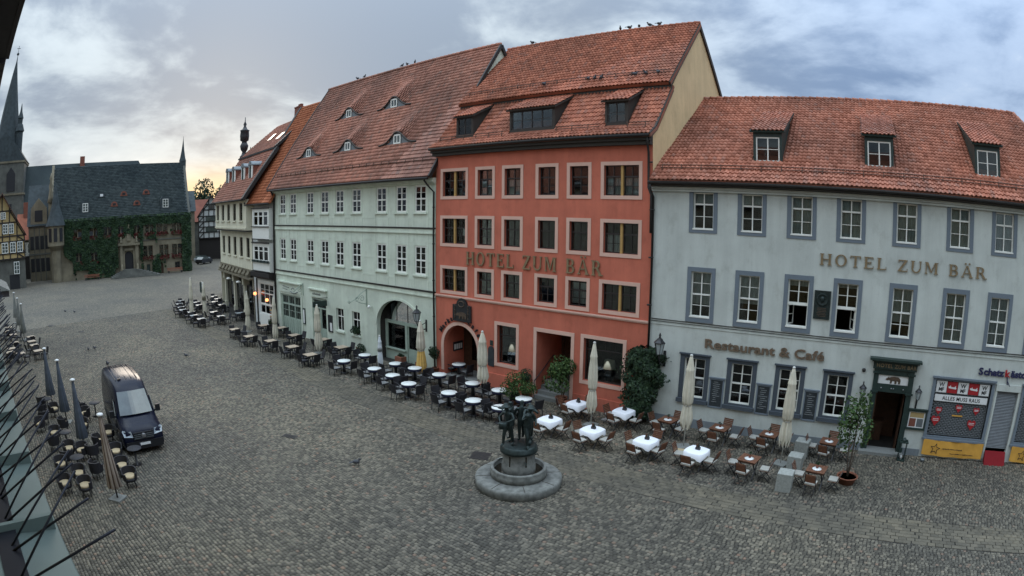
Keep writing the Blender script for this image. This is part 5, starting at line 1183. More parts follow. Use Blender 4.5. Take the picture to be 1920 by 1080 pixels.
MB().add([(.1, 2.3, 15.45), (2.3, 6, 18.9), (.1, 10, 15)], [(0, 1, 2)]).build('hip', M['tile_g'], bC); MB().add([(.1, -1, 10.75), (.1, 2.3, 15.45), (.1, 10, 15), (.1, 12, 10.7)], [(0, 1, 2, 3)]).build('gable_wall', M['c_plaster'], bC)
MB().add([(2.3, 6, 18.9), (12.6, 6, 18.9), (12.6, 12, 10.7), (.1, 12, 10.7), (.1, 10, 15)], [(0, 1, 2, 3, 4)]).build('rear_roof', M['tile_g'], bC)
mb = MB(); mb.bar((12.9, -1.05, 10.72), (12.9, 2.3, 15.4), .5, .3); mb.bar((12.6, 2.2, 15.5), (12.6, 6, 18.9), .4, .25); mb.bar((0.1, 2.15, 15.42), (12.6, 2.15, 15.42), .18, .16); mb.build('verge_board', M['gutter'], bC)
MB().tube([(0, -1.06, 10.7), (12.9, -1.06, 10.7)], .08, 7).build('gutter', M['gutter'], bC)
mb = MB(); mb.box(8.4, 9.5, 5.6, 6.5, 18.2, 19.9); mb.box(8.35, 9.55, 5.55, 6.55, 19.901, 20.0); mb.box(8.6, 8.85, 5.9, 6.2, 20.001, 20.3); mb.box(9.0, 9.25, 5.9, 6.2, 20.001, 20.3); mb.build('chimney', M['brick'], bC)
for x, y in ((6.2, 3.9), (9.6, 3.6)):
    z = 15.5+(y-2.2)/3.8*3.4; MB().add([(x, y-.35, z-.25), (x+.9, y-.35, z-.25), (x+.9, y+.35, z+.40), (x, y+.35, z+.40)], [(0, 1, 2, 3)]).build('skylight', M['windshield'], bC, (0, -.06, .06))
for k, x in enumerate((1.3, 3.9, 7.5, 10.1)):
    o = put('dormer', None, bC); mb = MB(); a, b, y0, z0 = x, x+1.0, .35, 12.35
    P = [(a, z0), (b, z0), (b, z0+1.5)]+[((a+b)/2+.5*math.cos(t), z0+1.5+.42*math.sin(t)) for t in np.linspace(.3, PI-.3, 7)]+[(a, z0+1.5)]
    mb.prism(P, y0, y0+.12); mb.build('dormer_front', M['white'], o)
    P2 = [(.5*(x_-(a+b)/2)*1.2+(a+b)/2, z0+.18+(z_-z0)*.82) for x_, z_ in P]; MB().prism(P2, y0-.012, y0-.002).build('pane', M['windshield'], o)
    mb = MB(); mb.prism([(p[0], p[1]) for p in P], y0+.121, y0+2.2); mb.build('dormer_body', M['brick'], o)
    mb = MB(); mb.prism([(x_+(.08 if x_ > (a+b)/2 else -.08), z_+.07) for x_, z_ in P[2:]], y0-.05, y0+2.4); mb.build('dormer_cap', M['zinc'], o)
o = FC.root('roof_finial', 'tall dark urn-shaped ornament at the left end of the cream house', 'ornament', .6, 2.6, 15.4)
MB().lathe([(.45, 0), (.5, .3), (.32, .5), (.22, .8), (.42, 1.1), (.5, 1.5), (.36, 1.75), (.28, 1.95), (.5, 2.1), (.55, 2.6), (.5, 3.1), (.58, 3.2), (.3, 3.35), (.13, 3.7), (.2, 3.9), (.06, 4.2), (.04, 4.7)], 12).build('urn', M['black'], o)
# house with stepped gable beyond
F5 = Frame((-68.5, 36.5), -20)
b5 = F5.root('house', 'small red-roofed house with an ornamented gable behind the cream house', 'building')
MB().prism_x([(0, -.5), (0, 11), (4, 16.5), (8, 11), (8, -.5)], 0, 6).build('wall', M['c_plaster'], b5)
mb = MB(); mb.quad((-.3, -.4, 10.9), (6.2, -.4, 10.9), (6.2, 4, 16.7), (-.3, 4, 16.7)); mb.quad((-.3, 4, 16.7), (6.2, 4, 16.7), (6.2, 8.4, 10.9), (-.3, 8.4, 10.9)); mb.build('roof', M['tile_d'], b5)
mb = MB()
for k, (w_, z) in enumerate(((1.9, 11.5), (1.4, 13.0), (.9, 14.5), (.45, 16))): mb.box(-.25, .15, 4-w_*1.6, 4+w_*1.6, z-1.4, z+.3)
mb.lathe([(.2, 0), (.28, .4), (.1, .8), (.16, 1.1), (.05, 1.7)], 8, (-.05, 4, 16.3)); mb.build('gable', M['stone'], b5)

# ---------------------------------------------------------------- town hall
TW, TD = 28.0, 13.5
bT = FT.root('town_hall', 'ivy-clad stone town hall with a huge slate roof at the far end', 'building')
UW = [(4.7, 6.5), (7.9, 9.6), (10.8, 12.4), (13.6, 14.7), (16.7, 17.9), (19.0, 20.6), (21.3, 23.4), (24.2, 26.1)]
LWN = [(18.5, 20.4), (21.7, 23.5), (24.2, 26.3)]
hol = [(a, b, 6.85, 8.5) for a, b in UW]+[(a, b, 2.65, 4.6) for a, b in LWN]+[(5.0, 6.4, 2.7, 4.3), (8.0, 9.5, 2.7, 4.3), (24.7, 25.7, .25, 1.4), (19.1, 19.8, -.2, 1.3)]
facade('wall', M['stone'], bT, 0, TW, -.8, 10.0, hol, th=.5, arches=[(14.8, 16.5, 2.9, 3.85), (21.5, 22.4, .9, 1.55)])
room(bT, .3, TW-.3, .51, 4, [-.6, 5.4, 9.9])
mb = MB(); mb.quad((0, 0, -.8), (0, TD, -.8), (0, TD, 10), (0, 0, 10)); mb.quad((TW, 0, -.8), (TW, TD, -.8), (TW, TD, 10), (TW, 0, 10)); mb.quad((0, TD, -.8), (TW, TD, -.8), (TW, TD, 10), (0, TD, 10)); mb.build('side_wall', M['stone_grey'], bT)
gb = [(0, 9.9), (TD/2, 19.6), (TD, 9.9)]
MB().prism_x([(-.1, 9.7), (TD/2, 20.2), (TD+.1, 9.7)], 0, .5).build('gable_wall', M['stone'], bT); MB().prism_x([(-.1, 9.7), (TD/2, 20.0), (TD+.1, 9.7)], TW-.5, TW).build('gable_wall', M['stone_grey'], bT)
slope(bT, FT, .5, TW-.5, -.35, 9.75, TD/2, 19.7, (.5, .36, 'flat'), M['slate'], 0, under=M['slate_plain'], tname='slate')
MB().add([(.5, TD/2, 19.72), (TW-.5, TD/2, 19.72), (TW-.5, TD+.3, 9.8), (.5, TD+.3, 9.8)], [(0, 1, 2, 3)]).build('rear_roof', M['slate_plain'], bT)
mb = MB(); mb.box(0, TW, -.3, 0, 9.45, 9.7); mb.box(0, TW, -.12, 0, 5.5, 5.7); mb.build('cornice', M['stone_grey'], bT)
for L_, z0, z1, zz in ((UW, 6.85, 8.5, 1), (LWN+[(5.0, 6.4), (8.0, 9.5)], 2.65, 4.6, 0)):
    for a, b in L_:
        if not zz and a < 10: z0_, z1_ = 2.7, 4.3
        else: z0_, z1_ = z0, z1
        o = window(bT, a, b, z0_, z1_, 2, [.4, 'T', .6], M['wood_dark'], y=.25, fw=.09)
        MB().box(-(b-a)/2-.12, -(b-a)/2, -.31, -.2, -.1, z1_-z0_+.1).box((b-a)/2, (b-a)/2+.12, -.31, -.2, -.1, z1_-z0_+.1).box(-.07, .07, -.3, -.02, 0, z1_-z0_).build('stone_jamb', M['stone'], o)
window(bT, 24.7, 25.7, .25, 1.4, 2, [.5, .5], M['dark_frame'], y=.2); box('cellar_door', M['dark_green'], bT, 19.1, 19.8, .25, .3, -.2, 1.3); box('arched_door', M['wood_dark'], bT, 21.5, 22.4, .3, .36, -.8, 1.55)
# portal
o = put('portal', None, bT); mb = MB()
mb.box(13.9, 14.4, -.7, .1, .8, 4.9); mb.box(16.9, 17.5, -.7, .1, .8, 4.9); mb.box(14.4, 14.8, -.4, .1, .8, 4.4); mb.box(16.5, 16.9, -.4, .1, .8, 4.4); mb.box(14.4, 16.9, -.4, .1, 4.0, 4.4); mb.box(13.6, 17.8, -.9, .1, 4.9, 5.25)
mb.prism([(13.8, 5.26), (17.6, 5.26), (17.2, 5.9), (16.4, 6.3), (16.2, 7.3), (15.9, 7.6), (15.85, 8.6), (15.6, 8.6), (15.5, 7.6), (15.2, 7.3), (15.0, 6.3), (14.2, 5.9)], -.35, .0); mb.box(15.3, 16.1, -.5, -.36, 5.7, 6.9)
for x in (14.15, 17.2): mb.lathe([(.2, 0), (.25, .3), (.12, .5), (.2, .8), (.05, 1.2)], 8, (x, -.5, 5.25)); mb.lathe([(.3, 0), (.32, .4), (.2, .5), (.26, .9), (.1, 1.3)], 8, (x, -1.0, .4))
mb.build('portal_stone', M['stone'], o); box('door', M['ink'], o, 14.8, 16.5, .1, .2, .6, 3.85)
mb = MB()
for k in range(7): mb.box(11.9+k*.38+.001*k, 21.2-k*.62-.001*k, -3.9+k*.42, .0, -.8+k*.001, -.25+k*.17)
mb.build('stair', M['stone_grey'], bT)
# roof dormers
for x, z, w_, h_ in ((7.2, 12.0, 1.9, 2.3), (23.1, 12.0, 1.9, 2.3)):
    y = (z-1.1-9.75)/9.95*7.1-.35; o = put('dormer', None, bT); mb = MB()
    mb.prism([(x-w_/2, z-1.2), (x+w_/2, z-1.2), (x+w_/2, z+.7), (x+w_*.3, z+1.2), (x-w_*.3, z+1.2), (x-w_/2, z+.7)], y-.1, y+2.6); mb.build('dormer_body', M['slate_plain'], o)
    window(o, x-.55, x+.55, z-.8, z+.7, 2, [.33, .33, .33], M['white'], y=y-.16, fw=.09, bar=.05, panes=False); box('pane', M['windshield'], o, x-.5, x+.5, y-.125, y-.118, z-.75, z+.65)
for i, (x, z) in enumerate(((10.5, 14.1), (15.0, 14.1), (19.5, 14.2), (13.0, 12.3), (17.5, 12.3))):
    y = (z-.4-9.75)/9.95*7.1-.35; o = put('dormer', None, bT); mb = MB()
    mb.prism([(x-.75, z-.45), (x+.75, z-.45), (x+.5, z+.2), (x+.2, z+.42), (x-.2, z+.42), (x-.5, z+.2)], y-.25, y+1.2); mb.build('dormer_body', M['brick'] if i else M['slate_plain'], o); box('opening', M['ink'] if i else M['paper'], o, x-.3, x+.3, y-.262, y-.252, z-.3, z+.12)
# corner oriel and its slate hood, gable pinnacles
mb = MB(); mb.lathe([(1.0, 5.1), (1.7, 5.8), (1.7, 9.3)], 8, (1.2, -.3, 0), sm=False); mb.lathe([(.9, -.8), (.95, 4.9), (1.0, 5.1)], 8, (1.2, -.2, 0), sm=False); mb.build('corner_oriel', M['stone'], bT)
for k in range(3): t = -PI/2+(k-1)*.75; MB().bar((1.2+1.62*math.cos(t), -.3+1.62*math.sin(t), 6.5), (1.2+1.62*math.cos(t), -.3+1.62*math.sin(t), 8.8), .7, .16, up=(math.cos(t), math.sin(t), 0)).build('oriel_window', M['ink'], bT)
MB().lathe([(2.1, 9.2), (1.5, 10.6), (.9, 12.4), (.35, 15), (.1, 16.3)], 8, (1.2, -.2, 0), sm=False).build('oriel_hood', M['slate_plain'], bT)
mb = MB(); mb.box(-.3, .6, .4, 1.3, 9.9, 13.2); mb.lathe([(.75, 13.2), (.5, 14.2), (.3, 15.5), (.42, 16), (.15, 17), (.3, 17.4), (.05, 18.4)], 8, (.15, .85, 0)); mb.build('gable_pinnacle', M['stone'], bT)
mb = MB(); mb.box(26.9, 28.1, TD/2-.6, TD/2+.6, 18.6, 20.0); mb.lathe([(.75, 20), (.55, 20.6), (.3, 22), (.06, 24.0), (.02, 24.8)], 8, (27.5, TD/2, 0), sm=False); mb.build('roof_spirelet', M['slate_plain'], bT)
# left wing with its own gabled front
mb = MB(); mb.box(-5.0, -.02, 6.0, 13, -.8, 9.4); mb.prism([(-4.6, 9.401), (-.9, 9.401), (-1.0, 12.6), (-1.8, 13.4), (-2.75, 14.4), (-3.7, 13.4), (-4.4, 12.6)], 5.8, 6.6); mb.build('wing_wall', M['stone'], bT)
mb = MB()
for x in (-4.3, -3.2, -2.1, -1.0): mb.box(x-.4, x+.4, 5.95, 5.99, 1.2, 3.6); mb.box(x-.4, x+.4, 5.95, 5.99, 5.2, 7.6)
mb.box(-3.6, -1.9, 5.74, 5.79, 10.2, 12.2); mb.build('wing_window', M['ink'], bT)
mb = MB(); mb.box(-5.1, 0, 5.88, 5.999, 4.2, 4.5); mb.box(-5.1, 0, 5.88, 5.999, 9.1, 9.4)
for x in (-5.0, -3.85, -2.75, -1.6, -.3): mb.box(x, x+.18, 5.9, 5.998, -.8, 9.1)
mb.build('wing_trim', M['stone_grey'], bT)
MB().add([(-5.3, 5.6, 9.4), (0, 5.6, 9.4), (0, 10, 17), (-5.3, 10, 17)], [(0, 1, 2, 3)]).build('wing_roof', M['slate_plain'], bT)
# flower boxes and ivy
for a, b in UW+LWN+[(5.0, 6.4), (8.0, 9.5)]:
    z = 6.55 if (a, b) in UW else 2.35; mb = MB(); r_ = random.Random(int(a*10))
    for i in range(90):
        p = Vector((r_.uniform(a-.1, b+.1), -.25+r_.uniform(-.2, .2), z+.1+r_.gauss(0, .16))); u = Vector((r_.uniform(-1, 1), r_.uniform(-1, 1), r_.uniform(-1, 1))).normalized()*.11; v = u.cross(Vector((r_.random(), 1, .3))).normalized()*.11
        mb.add([p-u-v, p+u-v, p+u+v, p-u+v], [(0, 1, 2, 3)])
    mb.box(a, b, -.36, -.06, z-.2, z-.02, 1)
    o = tag(mb.build('window_box', [M['flowers'], M['wood_dark']], None, FT.p(0, 0), (0, 0, FT.a)), f'window box of red geraniums on the town hall, {"upper" if z > 5 else "lower"} row, {"%.0f" % (a/2.8+1)}th bay from the left', 'flower box', 'window boxes on the town hall')
def ivy():
    n = 15000; u = rng.uniform(1.5, TW-.1, n*3); z = rng.uniform(-.3, 10.0, n*3)
    nz = np.sin(u*1.7+z*.6)*.5+np.sin(u*.63-z*1.3+2)*.6+rng.normal(0, .28, n*3)
    dens = np.where(u < 13.4, 1.6, 0.0)+np.where((z > 8.4), 1.5, 0)+np.where((u > 26.2), 1.2, 0)+np.where((z > 5.9) & (u < 21), .8, 0)+np.where((u > 17.4) & (u < 18.4), .7, 0)+np.where((u > 20.3) & (u < 21.8) & (z < 3), .9, 0)
    dens = dens-np.where((u < 4.6) & (z < 4.6-.7*(u-2)), 2.5, 0)-np.where((z < 1.3) & (u < 14), 1.0, 0)-np.where((u > 13.4) & (u < 18.0) & (z < 6.2), 3, 0)-np.where((u < 2.8) & (z < 9.2), 1.8, 0)
    keep = (dens+nz*.5) > .75
    for a, b in UW: keep &= ~((u > a-.05) & (u < b+.05) & (z > 6.7) & (z < 8.45))
    for a, b in LWN+[(5.0, 6.4), (8.0, 9.5)]: keep &= ~((u > a) & (u < b) & (z > 2.6) & (z < 4.3))
    u, z = u[keep][:n], z[keep][:n]; n = len(u)
    th = .12+.22*(np.sin(u*2.1)*np.sin(z*1.9+1)+1)*.5+rng.uniform(0, .15, n)
    C = np.stack([u, -th, z], 1); a = rng.normal(0, 1, (n, 3)); a /= np.linalg.norm(a, axis=1)[:, None]
    nrm = np.stack([rng.normal(0, .5, n), -np.ones(n), rng.normal(.5, .5, n)], 1); nrm /= np.linalg.norm(nrm, axis=1)[:, None]
    t = np.cross(nrm, a); t /= np.linalg.norm(t, axis=1)[:, None]; b = np.cross(nrm, t); s = rng.uniform(.13, .24, n)[:, None]
    V = np.stack([C-t*s-b*s*.8, C+t*s-b*s*.8, C+t*s*.7+b*s, C-t*s*.7+b*s], 1).reshape(-1, 3)
    o = put('climbing_ivy', arr_mesh('climbing_ivy', V, np.arange(4*n).reshape(-1, 4), [M['ivy']]), None, FT.p(0, 0), (0, 0, FT.a))
    tag(o, 'dense dark green ivy covering most of the town hall front', 'climbing plant')
ivy()
for lx, lab in ((6.6, 'red-brown bench against the ivy, left of the town hall steps'), (22.9, 'red-brown bench right of the town hall steps')):
    o = FT.root('park_bench', lab, 'bench', lx, -1.6, gz(-100)); mb = MB()
    for k in range(3): mb.box(0, 3.0, -.2+k*.16, -.07+k*.16, .42, .47)
    mb.build('seat', M['terracotta'], o); mb = MB()
    for z in (.6, .78): mb.box(0, 3.0, .33, .37, z, z+.12)
    mb.build('backrest', M['terracotta'], o)
    for x in (.15, 2.65): MB().box(x, x+.2, -.2, .32, 0, .419).build('leg', M['black'], o)

# ---------------------------------------------------------------- church behind the town hall
FK = Frame(FT.p(0, 22)[:2], 76)
bK = FK.root('church', 'grey stone church with slate nave roof and tall pointed spire', 'church')
box('nave_wall', M['stone_grey'], bK, -8, 23.5, 0, 14, -.8, 10.6)
mb = MB(); mb.prism_x([(-.6, 10.4), (7, 22.4), (14.6, 10.4)], -8, 20.5); mb.build('nave_roof', M['slate'], bK)
mb = MB(); mb.add([(20.5, -.6, 10.4), (20.5, 14.6, 10.4), (20.5, 7, 22.4), (27, 3, 10.4), (27, 11, 10.4)], [(0, 2, 3), (2, 4, 3), (2, 1, 4)]); mb.build('apse_roof', M['slate'], bK)
MB().box(20.5, 27, 2, 12, -.8, 10.4).build('apse_wall', M['stone'], bK)
mb = MB(); mb.prism_x([(-4.5, 4.8), (-.2, 10.3), (-.2, 4.8)], -13, 8); mb.build('aisle_roof', M['slate'], bK); box('aisle_wall', M['stone_grey'], bK, -13, 8, -4.2, -.05, -.8, 4.8)
mb = MB(); mb.box(5.8, 7.0, 6.2, 7.4, 21.5, 23.8); mb.build('chimney', M['brick'], bK)
mb = MB(); mb.prism([(-4.2, 12.0), (-1.2, 12.0), (-1.2, 15.2), (-1.9, 16.4), (-2.7, 16.8), (-3.5, 16.4), (-4.2, 15.2)], .3, 4); mb.build('roof_lucarne', M['slate_plain'], bK); box('lucarne_opening', M['ink'], bK, -3.7, -1.7, .2, .29, 12.4, 15.2)
mb = MB(); mb.box(-18.5, -8.01, 1, 11, -.8, 23.3); mb.build('tower_wall', M['stone_grey'], bK)
mb = MB(); mb.box(-18.7, -7.8, .8, 11.2, 16.2, 16.6); mb.box(-18.7, -7.8, .8, 11.2, 22.9, 23.3); mb.build('tower_string', M['stone'], bK)
mb = MB(); mb.prism([(-12.4, 17), (-10.2, 17), (-10.2, 20.6), (-11.3, 22), (-12.4, 20.6)], .9, .99); mb.prism([(-16.6, 17), (-14.4, 17), (-14.4, 20.6), (-15.5, 22), (-16.6, 20.6)], .9, .99); mb.box(-11.6, -11.0, .93, .99, 13.4, 14.4); mb.box(-11.6, -11.0, .93, .99, 8, 8.8); mb.build('belfry_opening', M['ink'], bK)
c = (-13.2, 6, 0); mb = MB(); V = [(-18.6, .9, 23.3), (-7.9, .9, 23.3), (-7.9, 11.1, 23.3), (-18.6, 11.1, 23.3)]
mb.prism([(-18.9, 23.3), (-7.6, 23.3), (-10.2, 26.6), (-13.2, 29.5), (-16.2, 26.6)], .9, 11.1); mb.build('tower_gable', M['slate_plain'], bK)
mb = MB(); mb.lathe([(3.9, 25.5), (2.9, 30), (1.7, 37), (.15, 46), (.05, 47.5)], 8, c, sm=False); mb.ball((c[0], c[1], 47.7), .35, 8, 6); mb.bar((c[0], c[1], 48), (c[0], c[1], 49.6), .1, .1); mb.bar((c[0]-.5, c[1], 49), (c[0]+.5, c[1], 49), .1, .1); mb.build('spire', M['slate_plain'], bK)
mb = MB(); mb.lathe([(.9, 24), (.9, 29.5), (1.2, 29.8), (.75, 31.2), (.55, 31.4), (.6, 32.4), (.75, 32.6), (.3, 34), (.06, 35.8)], 8, (-10.0, 3.5, 0), sm=False); mb.build('stair_turret', M['slate_plain'], bK)
# stone choir seen past the right end of the town hall
F6 = Frame((-121.5, 56.2), 70)
b6 = F6.root('chapel', 'pale sandstone building with a tall arched window past the town hall', 'building')
facade('wall', M['stone'], b6, -5, 1.6, -.8, 10.5, [], th=.4); MB().prism([(-.9, 3.5), (.7, 3.5), (.7, 8.2), (.3, 9.2), (-.1, 9.6), (-.5, 9.2), (-.9, 8.2)], -.06, -.01).build('arched_window', M['ink'], b6)
MB().quad((1.6, 0, -.8), (1.6, 9, -.8), (1.6, 9, 10.5), (1.6, 0, 10.5)).build('side_wall', M['stone'], b6)
MB().prism_x([(-.4, 10.4), (4.5, 15), (9.4, 10.4)], -5, 1.9).build('roof', M['slate_plain'], b6)
MB().lathe([(.8, 10.5), (.9, 12.0), (.7, 13.0), (.25, 13.8), (.05, 15)], 8, (-.2, .8, 0)).build('turret', M['slate_plain'], b6)

# ---------------------------------------------------------------- half-timbered houses
def timber_gable(F, label, w, h0, h1, apex, deep, infill, roofm, rows, cat='building', ground='stone_grey', ncol=6, windows=(), wm='white', depth_wall=True):
    b = F.root('half_timbered_house', label, cat)
    P = [(0, -.8), (w, -.8), (w, h1), (w/2, apex), (0, h1)]
    MB().prism([(0, h0), (w, h0), (w, h1), (w/2, apex), (0, h1)], 0, deep).build('wall', M[infill], b)
    MB().prism([(.1, -.8), (w-.1, -.8), (w-.1, h0-.001), (.1, h0-.001)], .25, deep).build('ground_floor', M[ground], b)
    lim = lambda z: (0, w) if z <= h1 else (w/2*(z-h1)/(apex-h1), w-w/2*(z-h1)/(apex-h1))
    beams = []
    for z in rows:
        a, c = lim(z); beams.append(((a, -.03, z), (c, -.03, z)))
    for i in range(ncol+1):
        x = .1+i*(w-.2)/ncol; zt = h1 if abs(x-w/2) > w/2 else h1+(apex-h1)*(1-abs(x-w/2)/(w/2)); beams.append(((x, -.025, h0), (x, -.025, max(h0+.5, zt))))
    for k in range(len(rows)-1):
        for s in (0, 1):
            a, c = lim(rows[k]); d_ = w/ncol; x = a+.15 if s == 0 else c-.15; beams.append(((x, -.02, rows[k]), (x+(d_ if s == 0 else -d_), -.02, rows[k+1])))
    for a, c in beams: MB().bar(a, c, .2, .2, up=(0, 1, 0)).build('timber_beam', M['timber'], b)
    for (x0, x1, z0, z1) in windows:
        o = window(b, x0, x1, z0, z1, 2, [.33, .33, .34], M[wm], y=-.17, fw=.1, bar=.05, panes=False); MB().box(-(x1-x0)/2+.08, (x1-x0)/2-.08, .03, .036, .08, z1-z0-.08).build('pane', M['windshield'], o)
    ov = .45; mb = MB()
    for s in (0, 1):
        e = (-ov*.6, h1-ov*.8) if s == 0 else (w+ov*.6, h1-ov*.8)
        mb.add([(e[0], -ov, e[1]), (w/2, -ov, apex+.05), (w/2, deep, apex+.05), (e[0], deep, e[1]), (e[0], -ov, e[1]+.3), (w/2, -ov, apex+.35), (w/2, deep, apex+.35), (e[0], deep, e[1]+.3)], [(0, 1, 2, 3), (7, 6, 5, 4), (0, 4, 5, 1), (1, 5, 6, 2), (2, 6, 7, 3), (3, 7, 4, 0)])
    mb.build('roof', M[roofm], b)
    mb = MB(); mb.bar((-ov*.6, -ov-.03, h1-ov*.8+.12), (w/2, -ov-.03, apex+.2), .12, .45, up=(0, 1, 0)); mb.bar((w+ov*.6, -ov-.03, h1-ov*.8+.12), (w/2, -ov-.03, apex+.2), .12, .45, up=(0, 1, 0)); mb.build('barge_board', M['timber'], b)
    return b
F7 = Frame((-105.5, 5.6), 84)
timber_gable(F7, 'ochre half-timbered gable house at the left edge of the square', 9.0, 4.4, 8.4, 14.9, 9, 'infill', 'tile_d', (4.5, 5.4, 7.3, 8.2, 10.4, 12.3), ncol=6, windows=((4.3, 5.6, 5.5, 7.2), (6.0, 7.1, 5.5, 7.2), (7.45, 8.5, 5.5, 7.2), (4.6, 5.6, 8.6, 10.2), (5.8, 6.8, 8.6, 10.2), (4.2, 5.2, 11, 12.1), (6.6, 7.7, 2.0, 4.0)))
box('shop_opening', M['ink'], D.objects['half_timbered_house'], 5.6, 7.6, .19, .24, -.6, 1.9)
F8 = Frame((-122, 15.6), 80)
b8 = F8.root('house', 'small house with a red roof tucked beside the town hall lane', 'building')
mb = MB(); mb.box(0, 6, 0, 8, -.8, 7.2); mb.build('wall', M['infill_white'], b8)
mb = MB(); mb.quad((-.5, -.5, 7.0), (6.5, -.5, 7.0), (6.5, 4, 12.0), (-.5, 4, 12.0)); mb.quad((-.5, 8.5, 7.0), (6.5, 8.5, 7.0), (6.5, 4, 12.0), (-.5, 4, 12.0)); mb.build('roof', M['tile_d'], b8)
for k in range(4): window(b8, .6+k*1.3, 1.6+k*1.3, 4.4, 6.3, 2, [.5, .5], M['white'], y=-.07, fw=.1, panes=False); box('pane', M['windshield'], b8, .65+k*1.3, 1.55+k*1.3, -.03, -.02, 4.5, 6.2)
mb = MB(); mb.box(0, 6, -.1, 0, 3.6, 3.9); mb.box(0, 6, -.1, 0, 6.6, 6.8); mb.box(0, 6, -.05, 0, -.8, 3.599); mb.build('lower_front', M['timber'], b8); box('chimney', M['brick'], b8, 1, 2.6, 3.2, 4.2, 11, 14.2)
F9 = Frame((-124.4, 60.3), 62)
timber_gable(F9, 'black and white half-timbered gable house down the side street', 6.3, 4.2, 9.2, 13.6, 8, 'infill_white', 'tile_d', (4.3, 5.6, 6.8, 8.0, 9.2, 10.6, 11.8), ncol=5, windows=((1.8, 4.5, 5.7, 6.7), (1.8, 4.5, 8.1, 9.1), (2.5, 3.8, 10.7, 11.7)), wm='dark_green', ground='timber')
F10 = Frame((-138, 62), 64)
b10 = F10.root('house', 'red-roofed house behind the black and white gable', 'building')
MB().box(-6, 10, 0, 9, -.8, 8.0).build('wall', M['stone_grey'], b10); MB().prism_x([(-.5, 7.9), (4.5, 13.4), (9.5, 7.9)], -6.3, 10.3).build('roof', M['brick'], b10)
F11 = Frame((-118, 66.5), 62)
b11 = F11.root('house', 'dark house front between the half-timbered gable and the cream house', 'building')
MB().box(0, 9, 0, 8, -.8, 10.4).build('wall', M['stone_grey'], b11); MB().prism_x([(-.4, 10.3), (4, 15), (8.4, 10.3)], -.2, 9.2).build('roof', M['tile_d'], b11)
for k in range(3): box('window', M['ink'], b11, .8+k*2.6, 2.0+k*2.6, -.05, -.01, 5.4, 7.2)
# trees beyond the roofs
def crown(n, R_, size, seed, flat=.8, lumps=9):
    r_ = np.random.default_rng(seed); c = r_.normal(0, 1, (lumps, 3)); c /= np.linalg.norm(c, axis=1)[:, None]; c *= np.array(R_)*r_.uniform(.35, .75, (lumps, 1)); s = r_.uniform(.35, .6, lumps)
    k = r_.integers(0, lumps, n); d = r_.normal(0, 1, (n, 3)); d /= np.linalg.norm(d, axis=1)[:, None]
    P = c[k]+d*np.array(R_)*(s[k]*r_.uniform(.55, 1.0, n)**.5)[:, None]
    a = r_.normal(0, 1, (n, 3)); nrm = d+r_.normal(0, .6, (n, 3)); nrm /= np.linalg.norm(nrm, axis=1)[:, None]
    t = np.cross(nrm, a); t /= np.linalg.norm(t, axis=1)[:, None]; b = np.cross(nrm, t); q = (size*r_.uniform(.6, 1.3, n))[:, None]
    V = np.stack([P-t*q*.5, P+b*q*.32, P+t*q*.6, P-b*q*.32], 1).reshape(-1, 3)
    return V, np.arange(4*n).reshape(-1, 4)
def tree(x, y, h, rad, label, seed, group=None, m='leaf_dark', n=2200, size=.5):
    o = thing('tree', label, 'tree', (x, y, -.4), 0, group)
    mb = MB(); mb.tube([(0, 0, 0), (.1, 0, h*.35), (0, .1, h*.6), (0, 0, h*.85)], [.35, .28, .18, .05], 7)
    r_ = random.Random(seed)
    for k in range(6): t = r_.uniform(0, 6.28); z = h*r_.uniform(.4, .65); mb.tube([(0, 0, z), (rad*.5*math.cos(t), rad*.5*math.sin(t), z+h*.15)], [.12, .03], 5)
    mb.build('trunk', M['bark'], o)
    V, F_ = crown(n, (rad, rad, h*.36), size, seed); put('crown', arr_mesh('crown', V, F_, [M[m]]), o, (0, 0, h*.66))
for i, (x, y, h, r_, lab) in enumerate(((-168, 82, 21, 5, 'dark leafy tree rising behind the roofs in the gap right of the town hall'), (-150, 79, 19, 4.5, 'rounded dark tree beside the red roof beyond the side street'), (-160, 90, 24, 4, 'tall thin-topped tree against the bright sky left of the cream house'))): tree(x, y, h, r_, lab, 11+i, 'trees beyond the roofs', size=.8)

# ---------------------------------------------------------------- the house the camera looks out of
F0 = Frame((0, .09), -3.356)          # local +y points out over the square, y = 0 is the rim of the ledge
b0 = F0.root('townhouse', 'dark eaves and verdigris ledge of the house at the left edge', 'building')
MB().box(-9.2, 12, -1.2, -.62, -.8, 11.2).build('wall', M['infill'], b0)
MB().prism_x([(-.62, 8.40), (-.62, 8.66), (-.005, 8.60), (0, 8.585), (0, 8.54), (-.02, 8.53), (-.02, 8.40)], -9.2, 4).build('ledge', M['copper'], b0)
mb = MB(); x = -9.0
while x < -.9: mb.box(x, x+.02, -.6, -.01, 8.60, 8.672-.02); x += .6
mb.build('ledge_seam', M['copper'], b0)
MB().box(-9.1, 12, -.62, .09, 11.95, 12.12).build('soffit', M['soffit'], b0); MB().box(-9.1, 12, .091, .16, 11.93, 12.2).build('eaves_board', M['soffit'], b0)
MB().add([(-9.1, .18, 12.21), (12, .18, 12.21), (12, -4, 16), (-9.1, -4, 16)], [(0, 1, 2, 3)]).build('roof', M['tile_d'], b0)
MB().box(-9.1, 12, -.62, -.3, 11.2, 11.949).build('cornice', M['soffit'], b0)
o = F0.root('bird_spikes', 'crossing dark wire bird spikes along the verdigris ledge at lower left', 'bird spikes', 0, 0, 8.6)
mb = MB(); r_ = random.Random(4); strip = MB(); strip.box(-9, -1.2, -.24, -.16, .012, .03); strip.build('base_strip', M['steel'], o)
x = -8.9; k = 0
sp_me = {}
